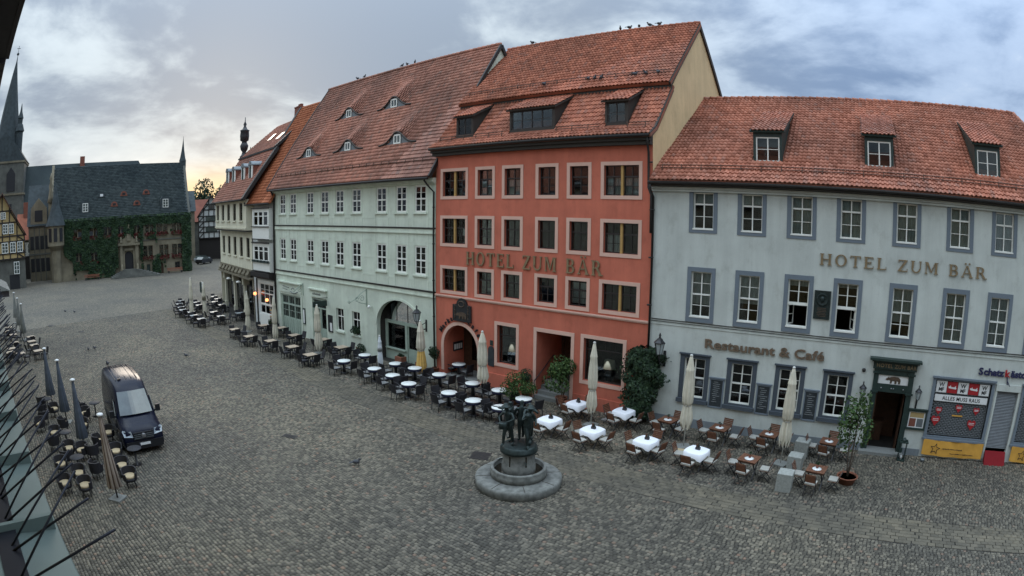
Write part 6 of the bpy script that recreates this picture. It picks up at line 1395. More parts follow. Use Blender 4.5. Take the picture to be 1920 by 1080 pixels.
while x < -1.3:
    for kind, (dx, dy, dz) in enumerate(((-.09, .30, .235), (.19, .31, .215))):
        b = (x+(.02 if kind else 0), -.20, .02); t = (b[0]+dx+r_.uniform(-.02, .02), b[1]+dy+r_.uniform(-.02, .02), b[2]+dz+r_.uniform(-.012, .012))
        MB().tube([b, t], [.0042, .0038], 5).build('spike', M['steel'], o)
    x += .19; k += 1
b1 = F0.root('townhouse', 'neighbouring house front under a lower eave at the far left edge', 'building')
MB().box(-60, -9.21, -1.3, -.66, -.8, 10.9).build('wall', M['c_plaster'], b1)
MB().box(-60, -9.15, -.66, .10, 11.88, 12.05).build('eaves_board', M['soffit'], b1); MB().box(-60, -9.15, -.66, -.35, 10.9, 11.719).build('cornice', M['soffit'], b1)
MB().add([(-60, .12, 12.06), (-9.15, .12, 12.06), (-9.15, -4, 16), (-60, -4, 16)], [(0, 1, 2, 3)]).build('roof', M['tile_d'], b1)
mb = MB(); mb.add([(-23.5, -.66, 7.66), (-20, -.66, 7.66), (-20, .86, 7.58), (-23.5, .86, 7.58), (-23.2, -.66, 8.35), (-20.2, -.66, 8.35)], [(3, 2, 5, 4), (2, 1, 5), (0, 3, 4), (0, 1, 2, 3)]); mb.build('porch_roof', M['far_canvas'], b1)
mb = MB(); mb.box(-23.4, -20.1, -.66, .8, 7.40, 7.57); mb.build('porch_beam', M['soffit'], b1)

# ---------------------------------------------------------------- fountain with bronze musicians
FX, FY = -10.6, 16.35
fz = gz(FX)
fo = thing('fountain', 'round granite fountain with a group of patinated bronze musicians', 'fountain', (FX, FY, fz), R(30))
mb = MB(); mb.lathe([(1.54, -.1), (1.55, .24), (1.53, .31), (1.48, .34), (.9, .365), (.9, -.1)], 44, mod=lambda t, z: 1+.006*math.sin(t*9)); st = mb.build('step', M['fountain_stone'], fo)
for k in range(8): t = k*PI/4+.2; MB().bar((.99*math.cos(t), .99*math.sin(t), .362), (1.50*math.cos(t), 1.50*math.sin(t), .345), .014, .012).build('step_joint', M['soil'], fo)
mb = MB(); mb.lathe([(1.0, .34), (1.0, .54), (.975, .60), (.985, .66), (.97, .70), (.89, .70), (.875, .67), (.875, .36)], 44, mod=lambda t, z: 1+.004*math.sin(t*13+z*9)); mb.build('basin_rim', M['fountain_stone'], fo)
MB().lathe([(.88, .52), (.88, .525)], 32).build('water', M['water'], fo)
mb = MB(); mb.lathe([(.60, .3), (.60, .78), (.57, .84), (.555, 1.20), (.57, 1.28)], 32, mod=lambda t, z: 1+.012*math.sin(t*11+z*5)); mb.build('pedestal', M['fountain_stone'], fo)
for k in range(6): t = k*PI/3; MB().bar((.563*math.cos(t), .563*math.sin(t), .84), (.557*math.cos(t), .557*math.sin(t), 1.26), .05, .012, up=(math.cos(t), math.sin(t), 0)).build('pedestal_joint', M['water'], fo)
mb = MB(); mb.lathe([(.60, 1.28), (.66, 1.31), (.66, 1.40), (.62, 1.44), (.62, 1.50), (.55, 1.54), (.0, 1.56)], 32, mod=lambda t, z: 1+(.02*math.sin(t*7) if z > 1.45 else 0)); mb.build('bronze_base', M['bronze'], fo)
for k in range(4):
    t = k*PI/2+.4; mb = MB(); mb.tube([(.6*math.cos(t), .6*math.sin(t), 1.05), (.70*math.cos(t), .70*math.sin(t), 1.06), (.74*math.cos(t), .74*math.sin(t), 1.0)], .022, 6); mb.build('spout', M['bronze'], fo)
def figure(name, parent, J, loc, rz, sc_, mat, extra=None, sub=2):
    """one continuous body grown over a posed skeleton; J = joints with radii, E = bones"""
    names = list(J); me = D.meshes.new(name+'_skin'); ix = {n: i for i, n in enumerate(names)}
    E = [('pelvis', 'waist'), ('waist', 'chest'), ('chest', 'neck'), ('neck', 'head'), ('head', 'crown')]
    for s in 'lr': E += [('chest', 'sho'+s), ('sho'+s, 'elb'+s), ('elb'+s, 'wri'+s), ('wri'+s, 'hand'+s), ('pelvis', 'hip'+s), ('hip'+s, 'knee'+s), ('knee'+s, 'ank'+s), ('ank'+s, 'toe'+s)]
    if 'hem' in J: E += [('pelvis', 'hem')]
    me.from_pydata([J[n][:3] for n in names], [(ix[a], ix[b]) for a, b in E], [])
    o = D.objects.new(name, me); COL.objects.link(o)
    m = o.modifiers.new('skin', 'SKIN'); m.use_smooth_shade = True; m.branch_smoothing = .3
    for i, n in enumerate(names):
        v = me.skin_vertices[0].data[i]; r_ = J[n][3]; v.radius = (r_, r_*(J[n][4] if len(J[n]) > 4 else 1)); v.use_root = n == 'pelvis'
    s_ = o.modifiers.new('sub', 'SUBSURF'); s_.levels = sub; s_.render_levels = sub
    dg = bpy.context.evaluated_depsgraph_get(); dg.update(); out = D.meshes.new_from_object(o.evaluated_get(dg))
    D.objects.remove(o); out.materials.clear(); out.materials.append(mat); out.name = name
    return put(name, out, parent, loc, (0, 0, rz), (sc_,)*3)
def body(lean=0, hl=(0, 0), arms=None, step=.12, head=(0, 0), coat=True):
    J = dict(pelvis=(0, 0, .92, .15, .8), waist=(0, lean*.25, 1.08, .135, .8), chest=(0, lean*.6, 1.32, .16, .72), neck=(head[0]*.3, lean*.85+.01, 1.50, .058), head=(head[0]*.8, lean+.03+head[1]*.5, 1.61, .092, 1.1), crown=(head[0], lean+.03+head[1], 1.71, .082, 1.1))
    for s, k in (('l', -1), ('r', 1)):
        st_ = step*k
        J['sho'+s] = (k*.19, lean*.65, 1.40, .068); J['hip'+s] = (k*.09, 0, .86, .11); J['knee'+s] = (k*.11, st_*.7+.03, .48, .075); J['ank'+s] = (k*.12, st_, .09, .05); J['toe'+s] = (k*.15, st_+.16, .03, .04)
        e, w_, h_ = arms[s] if arms else ((k*.25, -.02, 1.12), (k*.24, .10, .9), (k*.24, .14, .83))
        J['elb'+s] = (*e, .052); J['wri'+s] = (*w_, .036); J['hand'+s] = (*h_, .036)
    if coat: J['hem'] = (0, -.05, .62, .17, .75)
    return J
S_ = .86
poses = [  # x, y, facing, body, instrument
    (-.36, -.18, 150, body(.06, arms={'l': ((-.34, .12, 1.22), (-.16, .30, 1.12), (-.08, .33, 1.1)), 'r': ((.34, .15, 1.2), (.18, .32, 1.05), (.1, .34, 1.02))}, step=.18, head=(.03, .05)), 'drum'),
    (-.30, .26, 70, body(.02, arms={'l': ((-.30, .2, 1.3), (-.1, .36, 1.38), (-.04, .36, 1.42)), 'r': ((.33, .1, 1.25), (.16, .34, 1.25), (.1, .36, 1.27))}, step=.1), 'fiddle'),
    (.34, .20, 200, body(.0, arms={'l': ((-.30, .18, 1.28), (-.06, .26, 1.46), (0, .24, 1.5)), 'r': ((.30, .2, 1.2), (.08, .32, 1.3), (.02, .33, 1.33))}, step=.1, head=(0, -.02)), 'flute'),
    (.30, -.26, 215, body(.10, arms={'l': ((-.3, .1, 1.16), (-.2, .28, 1.0), (-.14, .33, .98)), 'r': ((.34, .14, 1.24), (.3, .34, 1.36), (.28, .4, 1.42))}, step=.16, head=(-.03, .04)), 'horn'),
    (.06, .36, 20, body(.05, step=.14, arms={'l': ((-.28, .12, 1.14), (-.12, .28, 1.0), (-.05, .3, .98)), 'r': ((.28, .12, 1.14), (.12, .28, 1.0), (.05, .3, .96))}, head=(.05, .03)), 'squeezebox')]
for k, (x, y, a, J, ins) in enumerate(poses):
    o = figure('bronze_musician', fo, J, (x, y, 1.545), R(a), S_, M['bronze'])
    mb = MB()
    if k in (0, 3): mb.lathe([(.19, 1.69), (.17, 1.72), (.105, 1.74), (.10, 1.82), (.03, 1.84)], 12, (J['crown'][0], J['crown'][1]-.01, 0)); mb.build('hat', M['bronze'], o)
    mb = MB()
    if ins == 'drum': mb.lathe([(.17, -.12), (.18, -.11), (.165, 0), (.18, .11), (.17, .12)], 16, (0, .38, .98))
    elif ins == 'fiddle': mb.ball((-.08, .40, 1.40), (.10, .16, .05), 10, 6); mb.bar((-.08, .5, 1.41), (-.1, .78, 1.44), .035, .03); mb.bar((.22, .30, 1.25), (-.2, .46, 1.5), .015, .015)
    elif ins == 'flute': mb.tube([(0, .14, 1.57), (.0, .62, 1.12)], [.018, .032], 8)
    elif ins == 'horn': mb.tube([(.0, .14, 1.58), (.2, .32, 1.40), (.30, .45, 1.42), (.36, .6, 1.6)], [.014, .02, .04, .11], 10)
    else: mb.box(-.13, .13, .22, .40, .90, 1.14)
    mb.build('instrument', M['bronze'], o)
MB().ball((.36, -.05, 1.62), (.10, .16, .12), 8, 6).ball((.42, .08, 1.74), (.06, .08, .07), 8, 5).build('bronze_dog', M['bronze'], fo)

# ---------------------------------------------------------------- tables and chairs
def rattan_chair():
    o = thing('armchair', 'dark rattan armchair', 'chair'); mb = MB()
    mb.box(-.27, .27, -.24, .26, .38, .43); mb.build('seat', M['rattan'], o)
    for k in range(5): MB().box(-.23, .23, -.2+k*.09, -.14+k*.09, .432, .445).build('seat_slat', M['slat'], o)
    mb = MB(); n = 6
    for i in range(n):
        a, b = -.27+.54*i/n, -.27+.54*(i+1)/n; f = lambda x: -.26-.05*(1-(x/.27)**2)
        vs = [(a, f(a), .43), (b, f(b), .43), (b, f(b)-.10, .90), (a, f(a)-.10, .90)]; vs += [(x, y-.035, z) for x, y, z in vs]
        mb.add(vs, [(0, 1, 2, 3), (7, 6, 5, 4), (0, 4, 5, 1), (2, 6, 7, 3)]+([(3, 7, 4, 0)] if i == 0 else [])+([(1, 5, 6, 2)] if i == n-1 else []))
    mb.build('backrest', M['rattan'], o)
    for s in (-1, 1):
        MB().tube([(s*.27, -.30, .66), (s*.29, 0, .67), (s*.28, .22, .655)], .024, 5).build('armrest', M['rattan'], o)
        MB().tube([(s*.28, .22, .655), (s*.26, .24, 0)], [.024, .018], 5).build('leg', M['black'], o); MB().tube([(s*.26, -.26, .45), (s*.27, -.30, 0)], [.024, .018], 5).build('leg', M['black'], o)
    return o
def square_chair():
    o = thing('chair', 'dark woven chair', 'chair'); MB().box(-.24, .24, -.22, .24, .36, .46).build('seat', M['rattan'], o)
    mb = MB(); vs = [(-.24, -.24, .46), (.24, -.24, .46), (.23, -.36, .90), (-.23, -.36, .90)]; vs += [(x, y-.04, z) for x, y, z in vs]; mb.add(vs, [(0, 1, 2, 3), (7, 6, 5, 4), (0, 4, 5, 1), (1, 5, 6, 2), (2, 6, 7, 3), (3, 7, 4, 0)]); mb.build('backrest', M['rattan'], o)
    for sx in (-1, 1):
        for sy in (-1, 1): MB().bar((sx*.21, sy*.20, .36), (sx*.22, sy*.22, 0), .035, .035).build('leg', M['black'], o)
    return o
def folding_chair():
    o = thing('folding_chair', 'wooden folding chair', 'chair')
    for s in (-1, 1):
        MB().tube([(s*.21, -.30, .88), (s*.21, -.14, .45), (s*.21, .22, .0)], .016, 5).build('leg_frame', M['black'], o)
        MB().tube([(s*.185, .20, .43), (s*.185, -.24, .0)], .016, 5).build('leg_frame', M['black'], o)
    MB().tube([(-.21, .15, .10), (.21, .15, .10)], .011, 4).build('stretcher', M['black'], o); MB().tube([(-.185, -.16, .09), (.185, -.16, .09)], .011, 4).build('stretcher', M['black'], o)
    for k in range(6): MB().box(-.22, .22, -.19+k*.07, -.135+k*.07, .43, .45).build('seat_slat', M['wood'], o)
    for k in range(5):
        z = .54+k*.068; y = -.175-.047*k*.55; MB().box(-.22, .22, y-.01, y+.01, z, z+.062).build('back_slat', M['wood'], o)
    mb = MB(); mb.box(-.205, .205, -.19, .20, .452, .50); me = mb.build('seat_cushion', M['cushion'], o)
    return o
def tub_chair():
    o = thing('tub_chair', 'round dark wicker tub chair', 'chair'); mb = MB(); n = 18; a0, a1 = R(-230), R(50)
    ro = lambda t: .30
    for i in range(n):
        a, b = a0+(a1-a0)*i/n, a0+(a1-a0)*(i+1)/n
        h = lambda t: .74-.16*max(0, math.sin(t+PI))*0+(-.14 if math.sin(t) > .3 else 0)
        for r1, r2 in ((.30, .335),):
            v = [(r1*math.cos(a), r1*math.sin(a), .30), (r1*math.cos(b), r1*math.sin(b), .30), (r2*math.cos(b), r2*math.sin(b), h(b)), (r2*math.cos(a), r2*math.sin(a), h(a))]
            w_ = [(x*.86, y*.86, z) for x, y, z in v]; mb.add(v+w_, [(0, 1, 2, 3), (7, 6, 5, 4), (3, 2, 6, 7), (0, 4, 5, 1), (0, 3, 7, 4), (1, 5, 6, 2)])
    mb.build('tub_shell', M['rattan'], o); MB().lathe([(.27, .28), (.29, .36), (.28, .40)], 16).build('seat', M['rattan'], o)
    MB().lathe([(.25, .405), (.262, .44), (.25, .485), (.19, .495)], 18).build('seat_cushion', M['tan'], o)
    for k in range(4): t = PI/4+k*PI/2; MB().tube([(.22*math.cos(t), .22*math.sin(t), .3), (.25*math.cos(t), .25*math.sin(t), 0)], .022, 5).build('leg', M['black'], o)
    return o
def round_table():
    o = thing('round_table', 'round white table', 'table'); MB().lathe([(.40, .735), (.405, .75), (.40, .765)], 28).build('table_top', M['top_white'], o)
    MB().lathe([(.385, .60), (.39, .68), (.385, .734)], 24).build('skirt', M['skirt'], o)
    MB().lathe([(.10, .06), (.09, .35), (.12, .60)], 12).build('pedestal', M['black'], o); MB().lathe([(.27, 0), (.27, .03), (.11, .06)], 16).build('foot', M['black'], o); return o
def slat_table():
    o = thing('wooden_table', 'slatted wooden table', 'table')
    for k in range(7): MB().box(-.37+k*.107, -.27+k*.107, -.37, .37, .73, .755).build('top_slat', M['wood'], o)
    mb = MB(); mb.box(-.34, .34, -.33, -.30, .66, .729); mb.box(-.34, .34, .30, .33, .66, .729); mb.box(-.34, -.31, -.30, .30, .66, .729); mb.box(.31, .34, -.30, .30, .66, .729); mb.build('apron', M['wood_dark'], o)
    for sx in (-1, 1): MB().bar((sx*.30, -.28, .02), (sx*.30, .28, .67), .04, .03).build('leg', M['black'], o); MB().bar((sx*.26, .28, .02), (sx*.26, -.28, .67), .04, .03).build('leg', M['black'], o)
    return o
def dark_table(m):
    o = thing('square_table', 'square dark table', 'table'); MB().box(-.38, .38, -.38, .38, .72, .75).build('table_top', M[m], o)
    MB().box(-.36, .36, -.36, .36, .64, .719).build('apron', M['rattan'], o)
    for sx in (-1, 1):
        for sy in (-1, 1): MB().bar((sx*.33, sy*.33, .64), (sx*.33, sy*.33, 0), .05, .05).build('leg', M['rattan'], o)
    return o
def cloth_mesh():
    mb = MB(); n = 32; V = []
    # octagonal-looking spread with corners hanging: drop varies round the edge
    rad = lambda t: .43/max(abs(math.cos(t)), abs(math.sin(t)))**.55
    rings = [(0.0, .762), (.5, .763), (.97, .762), (1.04, .745), (1.07, .0)]
    for r_, z in rings:
        for k in range(n):
            t = 2*PI*k/n+PI/4; q = rad(t); zz = z
            if z == .0: zz = .60-.12*abs(math.sin(2*t))**2+.025*math.sin(t*9); q *= 1+.02*math.sin(9*t)
            V.append((q*r_*math.cos(t), q*r_*math.sin(t), zz))
    F_ = [(j*n+k, j*n+(k+1) % n, (j+1)*n+(k+1) % n, (j+1)*n+k) for j in range(len(rings)-1) for k in range(n)]
    mb.add(V, F_, 0, True); return mb.mesh('tablecloth', M['cloth'])
PROTO = {}
def inst(kind, builder, *a):
    if kind not in PROTO: PROTO[kind] = builder(*a); return PROTO[kind]
    return copy_tree(PROTO[kind])
def settle(o, x, y, rz, label, group): o.location = (x, y, gz(x)); o.rotation_euler = (0, 0, rz); o['label'] = label; o['group'] = group; return o
def side_of(x, y, vx, vy):
    f = Vector((x, y)).normalized(); r_ = Vector((f.y, -f.x)); v = Vector((vx, vy)).normalized()
    a, b = v.dot(f), v.dot(r_)
    return ('behind' if a > 0 else 'in front of') if abs(a) > abs(b) else ('right of' if b > 0 else 'left of')
def seats(x, y, rot, dist, sides, kind, builder, name, tdesc, group, jit=.06):
    used = set()
    for s in sides:
        a = R(rot+90*s+random.uniform(-6, 6)); d_ = dist+random.uniform(-jit, jit); vx, vy = math.cos(a), math.sin(a)
        w_ = side_of(x, y, math.cos(R(rot+90*s)), math.sin(R(rot+90*s)))
        if w_ in used: w_ = [q for q in ('left of', 'right of', 'behind', 'in front of') if q not in used][0]
        used.add(w_)
        settle(inst(kind, builder), x+vx*d_, y+vy*d_, math.atan2(vx, -vy)*1.0 if False else math.atan2(math.cos(a), -math.sin(a))+random.uniform(-.12, .12), f'{name} {w_} {tdesc}', group)
# café tables with round white tops
ROUND = [(-27.36, 22.72, 'the leftmost front-row round table'), (-27.5, 24.6, 'the round white table furthest left in the back row'), (-24.42, 24.27, 'the round white table behind the small white parasol'), (-24.55, 22.65, 'the second round white table from left, front row'),
 (-22.7, 22.29, 'the third round white table from left, front row'), (-22.81, 24.2, 'the round white table behind the yellow-hemmed parasol'), (-20.88, 21.65, 'the frontmost round table below the yellow-hemmed parasol'), (-20.79, 24.0, 'the round white table before the red arch'), (-21.36, 26.4, 'the round white table inside the red arch'),
 (-18.18, 21.69, 'the round white table between the two cream café parasols'), (-18.26, 23.71, 'the round white table left of the tall parasol'), (-16.45, 21.4, 'the round white table below the tall cream café parasol'), (-16.42, 23.49, 'the round white table half hidden by the flowering bush'), (-14.83, 21.27, 'the round white table beside the bronze musicians'), (-14.66, 22.97, 'the round white table carrying a patterned tray')]
SD = {0: [2, 3, 0], 1: [2, 0], 2: [3, 0], 3: [2, 3], 4: [2, 3, 0], 5: [0, 3, 2], 6: [2, 3, 0, 1], 7: [0, 2], 8: [2, 0], 9: [2, 0, 3], 10: [2, 0], 11: [2, 0, 3], 12: [2, 0], 13: [2, 0], 14: [0, 3]}
for i, (x, y, d_) in enumerate(ROUND):
    settle(inst('rt', round_table), x, y, 0, d_[4:]+' of the café terrace' if len(d_.split()) < 8 else d_[4:], 'round white café tables')
    seats(x, y, -8, .66, SD[i], 'rc', rattan_chair, 'dark rattan armchair', d_, 'dark rattan café armchairs')
CLOTH = [(-12.18, 23.72, 'the white-clothed table by the red steps'), (-12.14, 21.12, 'the white-clothed table right beside the bronze musicians'), (-9.99, 20.91, 'the white-clothed table in front of the middle cream parasol'), (-9.84, 23.75, 'the white-clothed table against the red wall'), (-7.59, 20.84, 'the white-clothed table left of the front cream parasol'), (-5.42, 20.69, 'the rightmost white-clothed table')]
clm = cloth_mesh()
for i, (x, y, d_) in enumerate(CLOTH):
    rot = -12; settle(inst('st', slat_table), x, y, R(rot), 'slatted table beneath '+d_.replace('the white-clothed table', 'the white cloth'), 'restaurant tables')
    c = tag(put('tablecloth', clm, None, (x, y, gz(x)), (0, 0, R(rot))), 'white cloth draped over '+d_.replace('white-clothed ', ''), 'tablecloth', 'white tablecloths')
    seats(x, y, rot, .70, [3, 2, 0] if i not in (0, 4) else [3, 2, 0, 1], 'fc', folding_chair, 'wooden folding chair', d_, 'wooden folding chairs with cushions')
    o = thing('menu_holder', 'dark condiment and menu holder on '+d_, 'menu holder', (x+.02, y+.05, gz(x)+.765), R(rot+random.uniform(-20, 20)), 'holders on the white-clothed tables')
    MB().box(-.09, .09, -.06, .06, 0, .10).build('tray', M['black'], o); MB().box(-.07, .0, -.04, .04, .101, .22).build('card', M['wood_dark'], o); MB().lathe([(.03, .101), (.03, .17), (.015, .2), (.015, .23)], 8, (.045, 0, 0)).build('bottle', M['dark_green'], o)
WOODT = [(-7.63, 23.56, 'the bare wooden table by the climbing plant'), (-5.26, 23.54, 'the bare wooden table under the second chalk board'), (-3.07, 23.6, 'the bare wooden table behind the right cream parasol'), (-3.32, 20.71, 'the bare wooden table in the front row'), (-.44, 23.62, 'the bare wooden table left of the potted tree'), (-.65, 20.61, 'the bare wooden table before the potted tree')]
for i, (x, y, d_) in enumerate(WOODT):
    rot = -10+random.uniform(-4, 4); settle(inst('st', slat_table), x, y, R(rot), d_[4:]+', slatted top', 'restaurant tables')
    seats(x, y, rot, .70, [3, 2, 1, 0] if i not in (3, 5) else [3, 2, 0], 'fc', folding_chair, 'wooden folding chair', d_, 'wooden folding chairs with cushions')
    z = gz(x)+.757; o = thing('plate', 'round white plate mat on '+d_, 'plate', (x, y-.05, z), 0, 'plates on the bare wooden tables'); MB().lathe([(.17, 0), (.19, .008), (.12, .01)], 20).build('dish', M['paper'], o)
    o = thing('flower_vase', 'small dark flower pot on '+d_, 'vase', (x, y+.02, z+.012), 0, 'flower pots on the bare wooden tables'); MB().lathe([(.045, 0), (.06, .09), (.05, .10)], 10).build('pot', M['brick'], o)
    V, F_ = crown(60, (.09, .09, .10), .05, 50+i); put('leaves', arr_mesh('leaves', V, F_, [M['leaf_dark']]), o, (0, 0, .17))
DARK = [(-61.48, 27.21), (-59.54, 26.1), (-57.14, 25.23), (-55.46, 24.66), (-53.42, 24.7), (-51.4, 24.03), (-49.2, 23.74), (-59.0, 28.05), (-56.94, 27.35), (-61.55, 31.65), (-59.44, 31.02), (-57.67, 29.7), (-55.2, 29.26), (-51.68, 26.42), (-48.98, 25.78), (-49.14, 27.95)]
DN = ['left edge, back row', 'left edge, second row', 'left edge, third row', 'left edge, fourth row', 'left of the pale parasol foot', 'second from the front', 'frontmost on the square', 'behind the tall pale parasol', 'between the two pale parasols', 'furthest back by the arcade', 'second back by the arcade', 'third back by the arcade', 'before the first arcade column', 'right of the second pale parasol', 'right front by the arcade', 'beneath the arcade lamp']
for i, ((x, y), n_) in enumerate(zip(DARK, DN)):
    settle(inst('dt', dark_table, 'top_grey'), x, y, R(-14), f'square grey-topped table of the arcade café, {n_}', 'square arcade café tables')
    seats(x, y, -14, .58, [0, 1, 2, 3] if i not in (4, 9) else [0, 2, 3], 'sc', square_chair, 'dark woven chair', f'the arcade café table {n_}', 'dark woven chairs on the left terrace')
RAT = [(-42.32, 23.5, 'frontmost left'), (-38.87, 22.84, 'front middle'), (-41.93, 26.13, 'before the white shop window'), (-36.14, 23.06, 'front right'), (-39.8, 26.56, 'by the drainpipe'), (-36.45, 25.47, 'before the carriage door'), (-33.26, 23.01, 'front, below the door parasol'), (-30.38, 22.4, 'frontmost right'), (-30.5, 25.16, 'before the small green windows'), (-33.47, 25.95, 'beside the green house door')]
for i, (x, y, n_) in enumerate(RAT):
    settle(inst('tt', dark_table, 'top_tan'), x, y, R(-8), f'tan-topped square table of the middle terrace, {n_}', 'tan-topped terrace tables')
    seats(x, y, -8, .60, [0, 1, 2, 3] if i in (6, 7, 8) else [0, 2, 1] if i in (0, 2, 5) else [0, 2, 3], 'sc', square_chair, 'dark woven chair', f'the tan-topped table {n_}', 'dark woven chairs on the left terrace')
LT = [(-60.42, 5.82), (-58.23, 5.34), (-55.93, 5.78), (-51.87, 5.42), (-49.53, 4.79), (-48.15, 4.44), (-47.0, 5.3), (-53.43, 7.31), (-51.27, 7.03), (-49.44, 6.98), (-46.95, 6.9)]
for i, (x, y) in enumerate(LT):
    n_ = ['furthest up', 'second up', 'third up', 'fourth up', 'fifth up', 'lowest inner', 'lowest middle', 'top of the outer row', 'second of the outer row', 'third of the outer row', 'bottom of the outer row'][i]
    settle(inst('tt', dark_table, 'top_tan'), x, y, R(5), f'tan-topped table in the cluster at the left edge, {n_}', 'tan-topped tables at the left edge')
    seats(x, y, 5, .56, [0, 3] if i % 2 else [1, 2], 'sc', square_chair, 'dark woven chair', f'the left-edge cluster table {n_}', 'dark woven chairs at the left edge')
TUB = [(-33.6, 4.65, 250, 'uppermost beside the first slate parasol'), (-31.99, 4.38, 230, 'inner one of the upper pair'), (-31.6, 5.05, 120, 'outer one of the upper pair'), (-30.73, 4.2, 300, 'third up in the inner row'), (-27.67, 4.23, 60, 'alone in the gap of the inner row'), (-25.19, 4.38, 90, 'left of the third slate parasol foot'), (-24.35, 4.05, 260, 'facing back, inner row'), (-22.2, 4.04, 85, 'second from the bottom, inner row'), (-20.93, 3.95, 70, 'lowest of the inner row'),
 (-30.86, 6.67, 200, 'topmost of the outer row'), (-29.68, 6.53, 20, 'second of the outer row'), (-25.18, 5.95, 160, 'behind the striped parasol'), (-26.0, 6.75, 70, 'beside the van, behind the parasol'), (-23.51, 6.28, 80, 'nearest the van bumper'), (-21.87, 5.97, 85, 'right of the striped parasol'), (-20.67, 5.87, 80, 'lowest of the outer row'), (-24.6, 4.9, 30, 'middle of the inner cluster'), (-28.8, 5.0, 180, 'between the slate parasols'), (-23.6, 3.55, 95, 'closest to the verdigris ledge'), (-26.6, 3.9, 250, 'innermost beside a bistro table'), (-29.6, 3.75, 40, 'innermost, below the first slate parasol'), (-27.9, 5.9, 100, 'between slate parasol and van'), (-24.3, 5.35, 250, 'left of the striped parasol top'), (-22.3, 4.9, 200, 'left of the striped parasol middle'), (-21.6, 3.2, 100, 'lowest beside the ledge edge')]
for x, y, a, n_ in TUB: settle(inst('tc', tub_chair), x, y, R(a+180), f'round wicker tub chair with tan cushion, {n_}', 'wicker tub chairs at lower left')
def bistro():
    o = thing('bistro_table', 'small dark bistro table', 'table'); MB().lathe([(.33, .70), (.34, .715), (.33, .73)], 22).build('table_top', M['rattan'], o); MB().lathe([(.24, 0), (.05, .05), (.035, .69)], 10).build('pedestal', M['black'], o); return o
for x, y, n_ in ((-32.8, 4.9, 'top'), (-26.6, 4.6, 'in the middle'), (-23.2, 4.3, 'near the bottom'), (-22.6, 6.9, 'beside the van side'), (-30.2, 7.3, 'in the outer row')): settle(inst('bt', bistro), x, y, 0, f'small dark round table among the tub chairs, {n_}', 'bistro tables at lower left')

# ---------------------------------------------------------------- folded parasols
def parasol(x, y, h, r_, z0, label, m='cream', group=None, hem=None, tie=.30, cone=False, cap=False, seed=0):
    o = thing('parasol', label, 'parasol', (x, y, gz(x)), seed*.7, group)
    MB().lathe([(.025, 0), (.025, h-.05)], 8).build('pole', M['pole'], o)
    MB().box(-.28, .28, -.28, .28, .0, .055).build('base_plate', M['granite'], o)
    L = h-z0; rr_ = random.Random(seed)
    ph = rr_.uniform(0, 6)
    def mod(t, z):
        k = (h-z)/L; return 1+(.10+.14*k)*math.cos(8*t+ph)+.06*math.cos(3*t+ph*2)
    zt = z0+L*tie
    if hem is None: hem = m
    prof = [(.03, h), (.055, h-.03), (r_*.45, h-L*.10), (r_*.66, h-L*.19), (r_*.70, h-L*.20), (r_*.62, h-L*.22), (r_*.80, h-L*.36), (r_*.88, h-L*.52), (r_*.80, zt+L*.05), (r_*.62, zt)]
    if cone:
        prof = [(.03, h), (.06, h-.03), (r_*.42, h-L*.3), (r_*.75, h-L*.65), (r_*1.05, z0+.02), (r_*1.0, z0), (.05, z0+.1)]
        me = MB(); me.lathe(prof[::-1], 40, mod=lambda t, z: 1+(.03+.10*(h-z)/L)*math.cos(8*t+ph)); me.build('canopy', M[m], o)
        if m == 'brown_canvas':
            for k in range(8):
                t = (2*PI*k+PI-ph)/8; q = MB(); P = [((r2*.93+.012)*math.cos(t), (r2*.93+.012)*math.sin(t), z2) for r2, z2 in prof[1:5]]; q.tube(P, [.006, .012, .018, .024], 4); q.build('stripe', M['wood_dark'], o)
        MB().lathe([(.035, .05), (.035, z0+.1)], 8).build('lower_pole', M['gutter'], o)
        MB().lathe([(.13, h-.02), (.13, h+.03), (.05, h+.06)], 14).build('finial', M['paper'], o)
        return o
    me = MB(); me.lathe(prof[::-1], 40, mod=mod); me.build('canopy', M[m], o)
    MB().lathe([(r_*.66, zt-.02), (r_*.70, zt), (r_*.66, zt+.03)], 24).build('tie_strap', M[m if m != 'cream' else 'cushion'], o)
    def mod2(t, z): return 1+.26*math.cos(8*t+ph)+.12*math.cos(5*t+1)
    hm = MB(); n = 40; V = []
    for j, (q, z) in enumerate(((r_*.60, zt), (r_*.80, zt-L*tie*.35), (r_*.92, zt-L*tie*.7), (r_*.86, z0))):
        for k in range(n): t = 2*PI*k/n; s_ = q*mod2(t, z); V.append((s_*math.cos(t), s_*math.sin(t), z+(L*tie*.22*math.cos(8*t+ph) if j == 3 else 0)))
    hm.add(V, [(j*n+k, j*n+(k+1) % n, (j+1)*n+(k+1) % n, (j+1)*n+k) for j in range(3) for k in range(n)], 0, True); hm.build('hem', M[hem], o)
    MB().lathe([(.06, h-.02), (.065, h+.03), (.03, h+.06)], 10).build('finial', M['pole' if not cap else 'paper'], o)
    return o
PG = 'folded cream parasols'
parasol(-17.52, 23.55, 3.57, .27, 1.05, 'folded cream parasol with faint print in front of the red arch', group=PG, seed=1)
parasol(-11.17, 23.18, 3.83, .22, .75, 'folded cream parasol in front of the wide red hotel window', group=PG, seed=2)
parasol(-6.53, 22.58, 3.92, .24, .95, 'folded cream parasol before the first restaurant window', group=PG, seed=3)
parasol(-2.26, 22.36, 3.93, .24, .90, 'folded cream parasol before the third restaurant window', group=PG, seed=4)
parasol(-22.94, 24.88, 3.35, .27, .35, 'folded cream parasol with a yellow hem beside the green archway', hem='yellow_canvas', group=PG, tie=.42, seed=5)
parasol(-25.97, 24.49, 2.17, .16, .35, 'small folded white parasol before the archway shop window', m='white_canvas', tie=.5, seed=6)
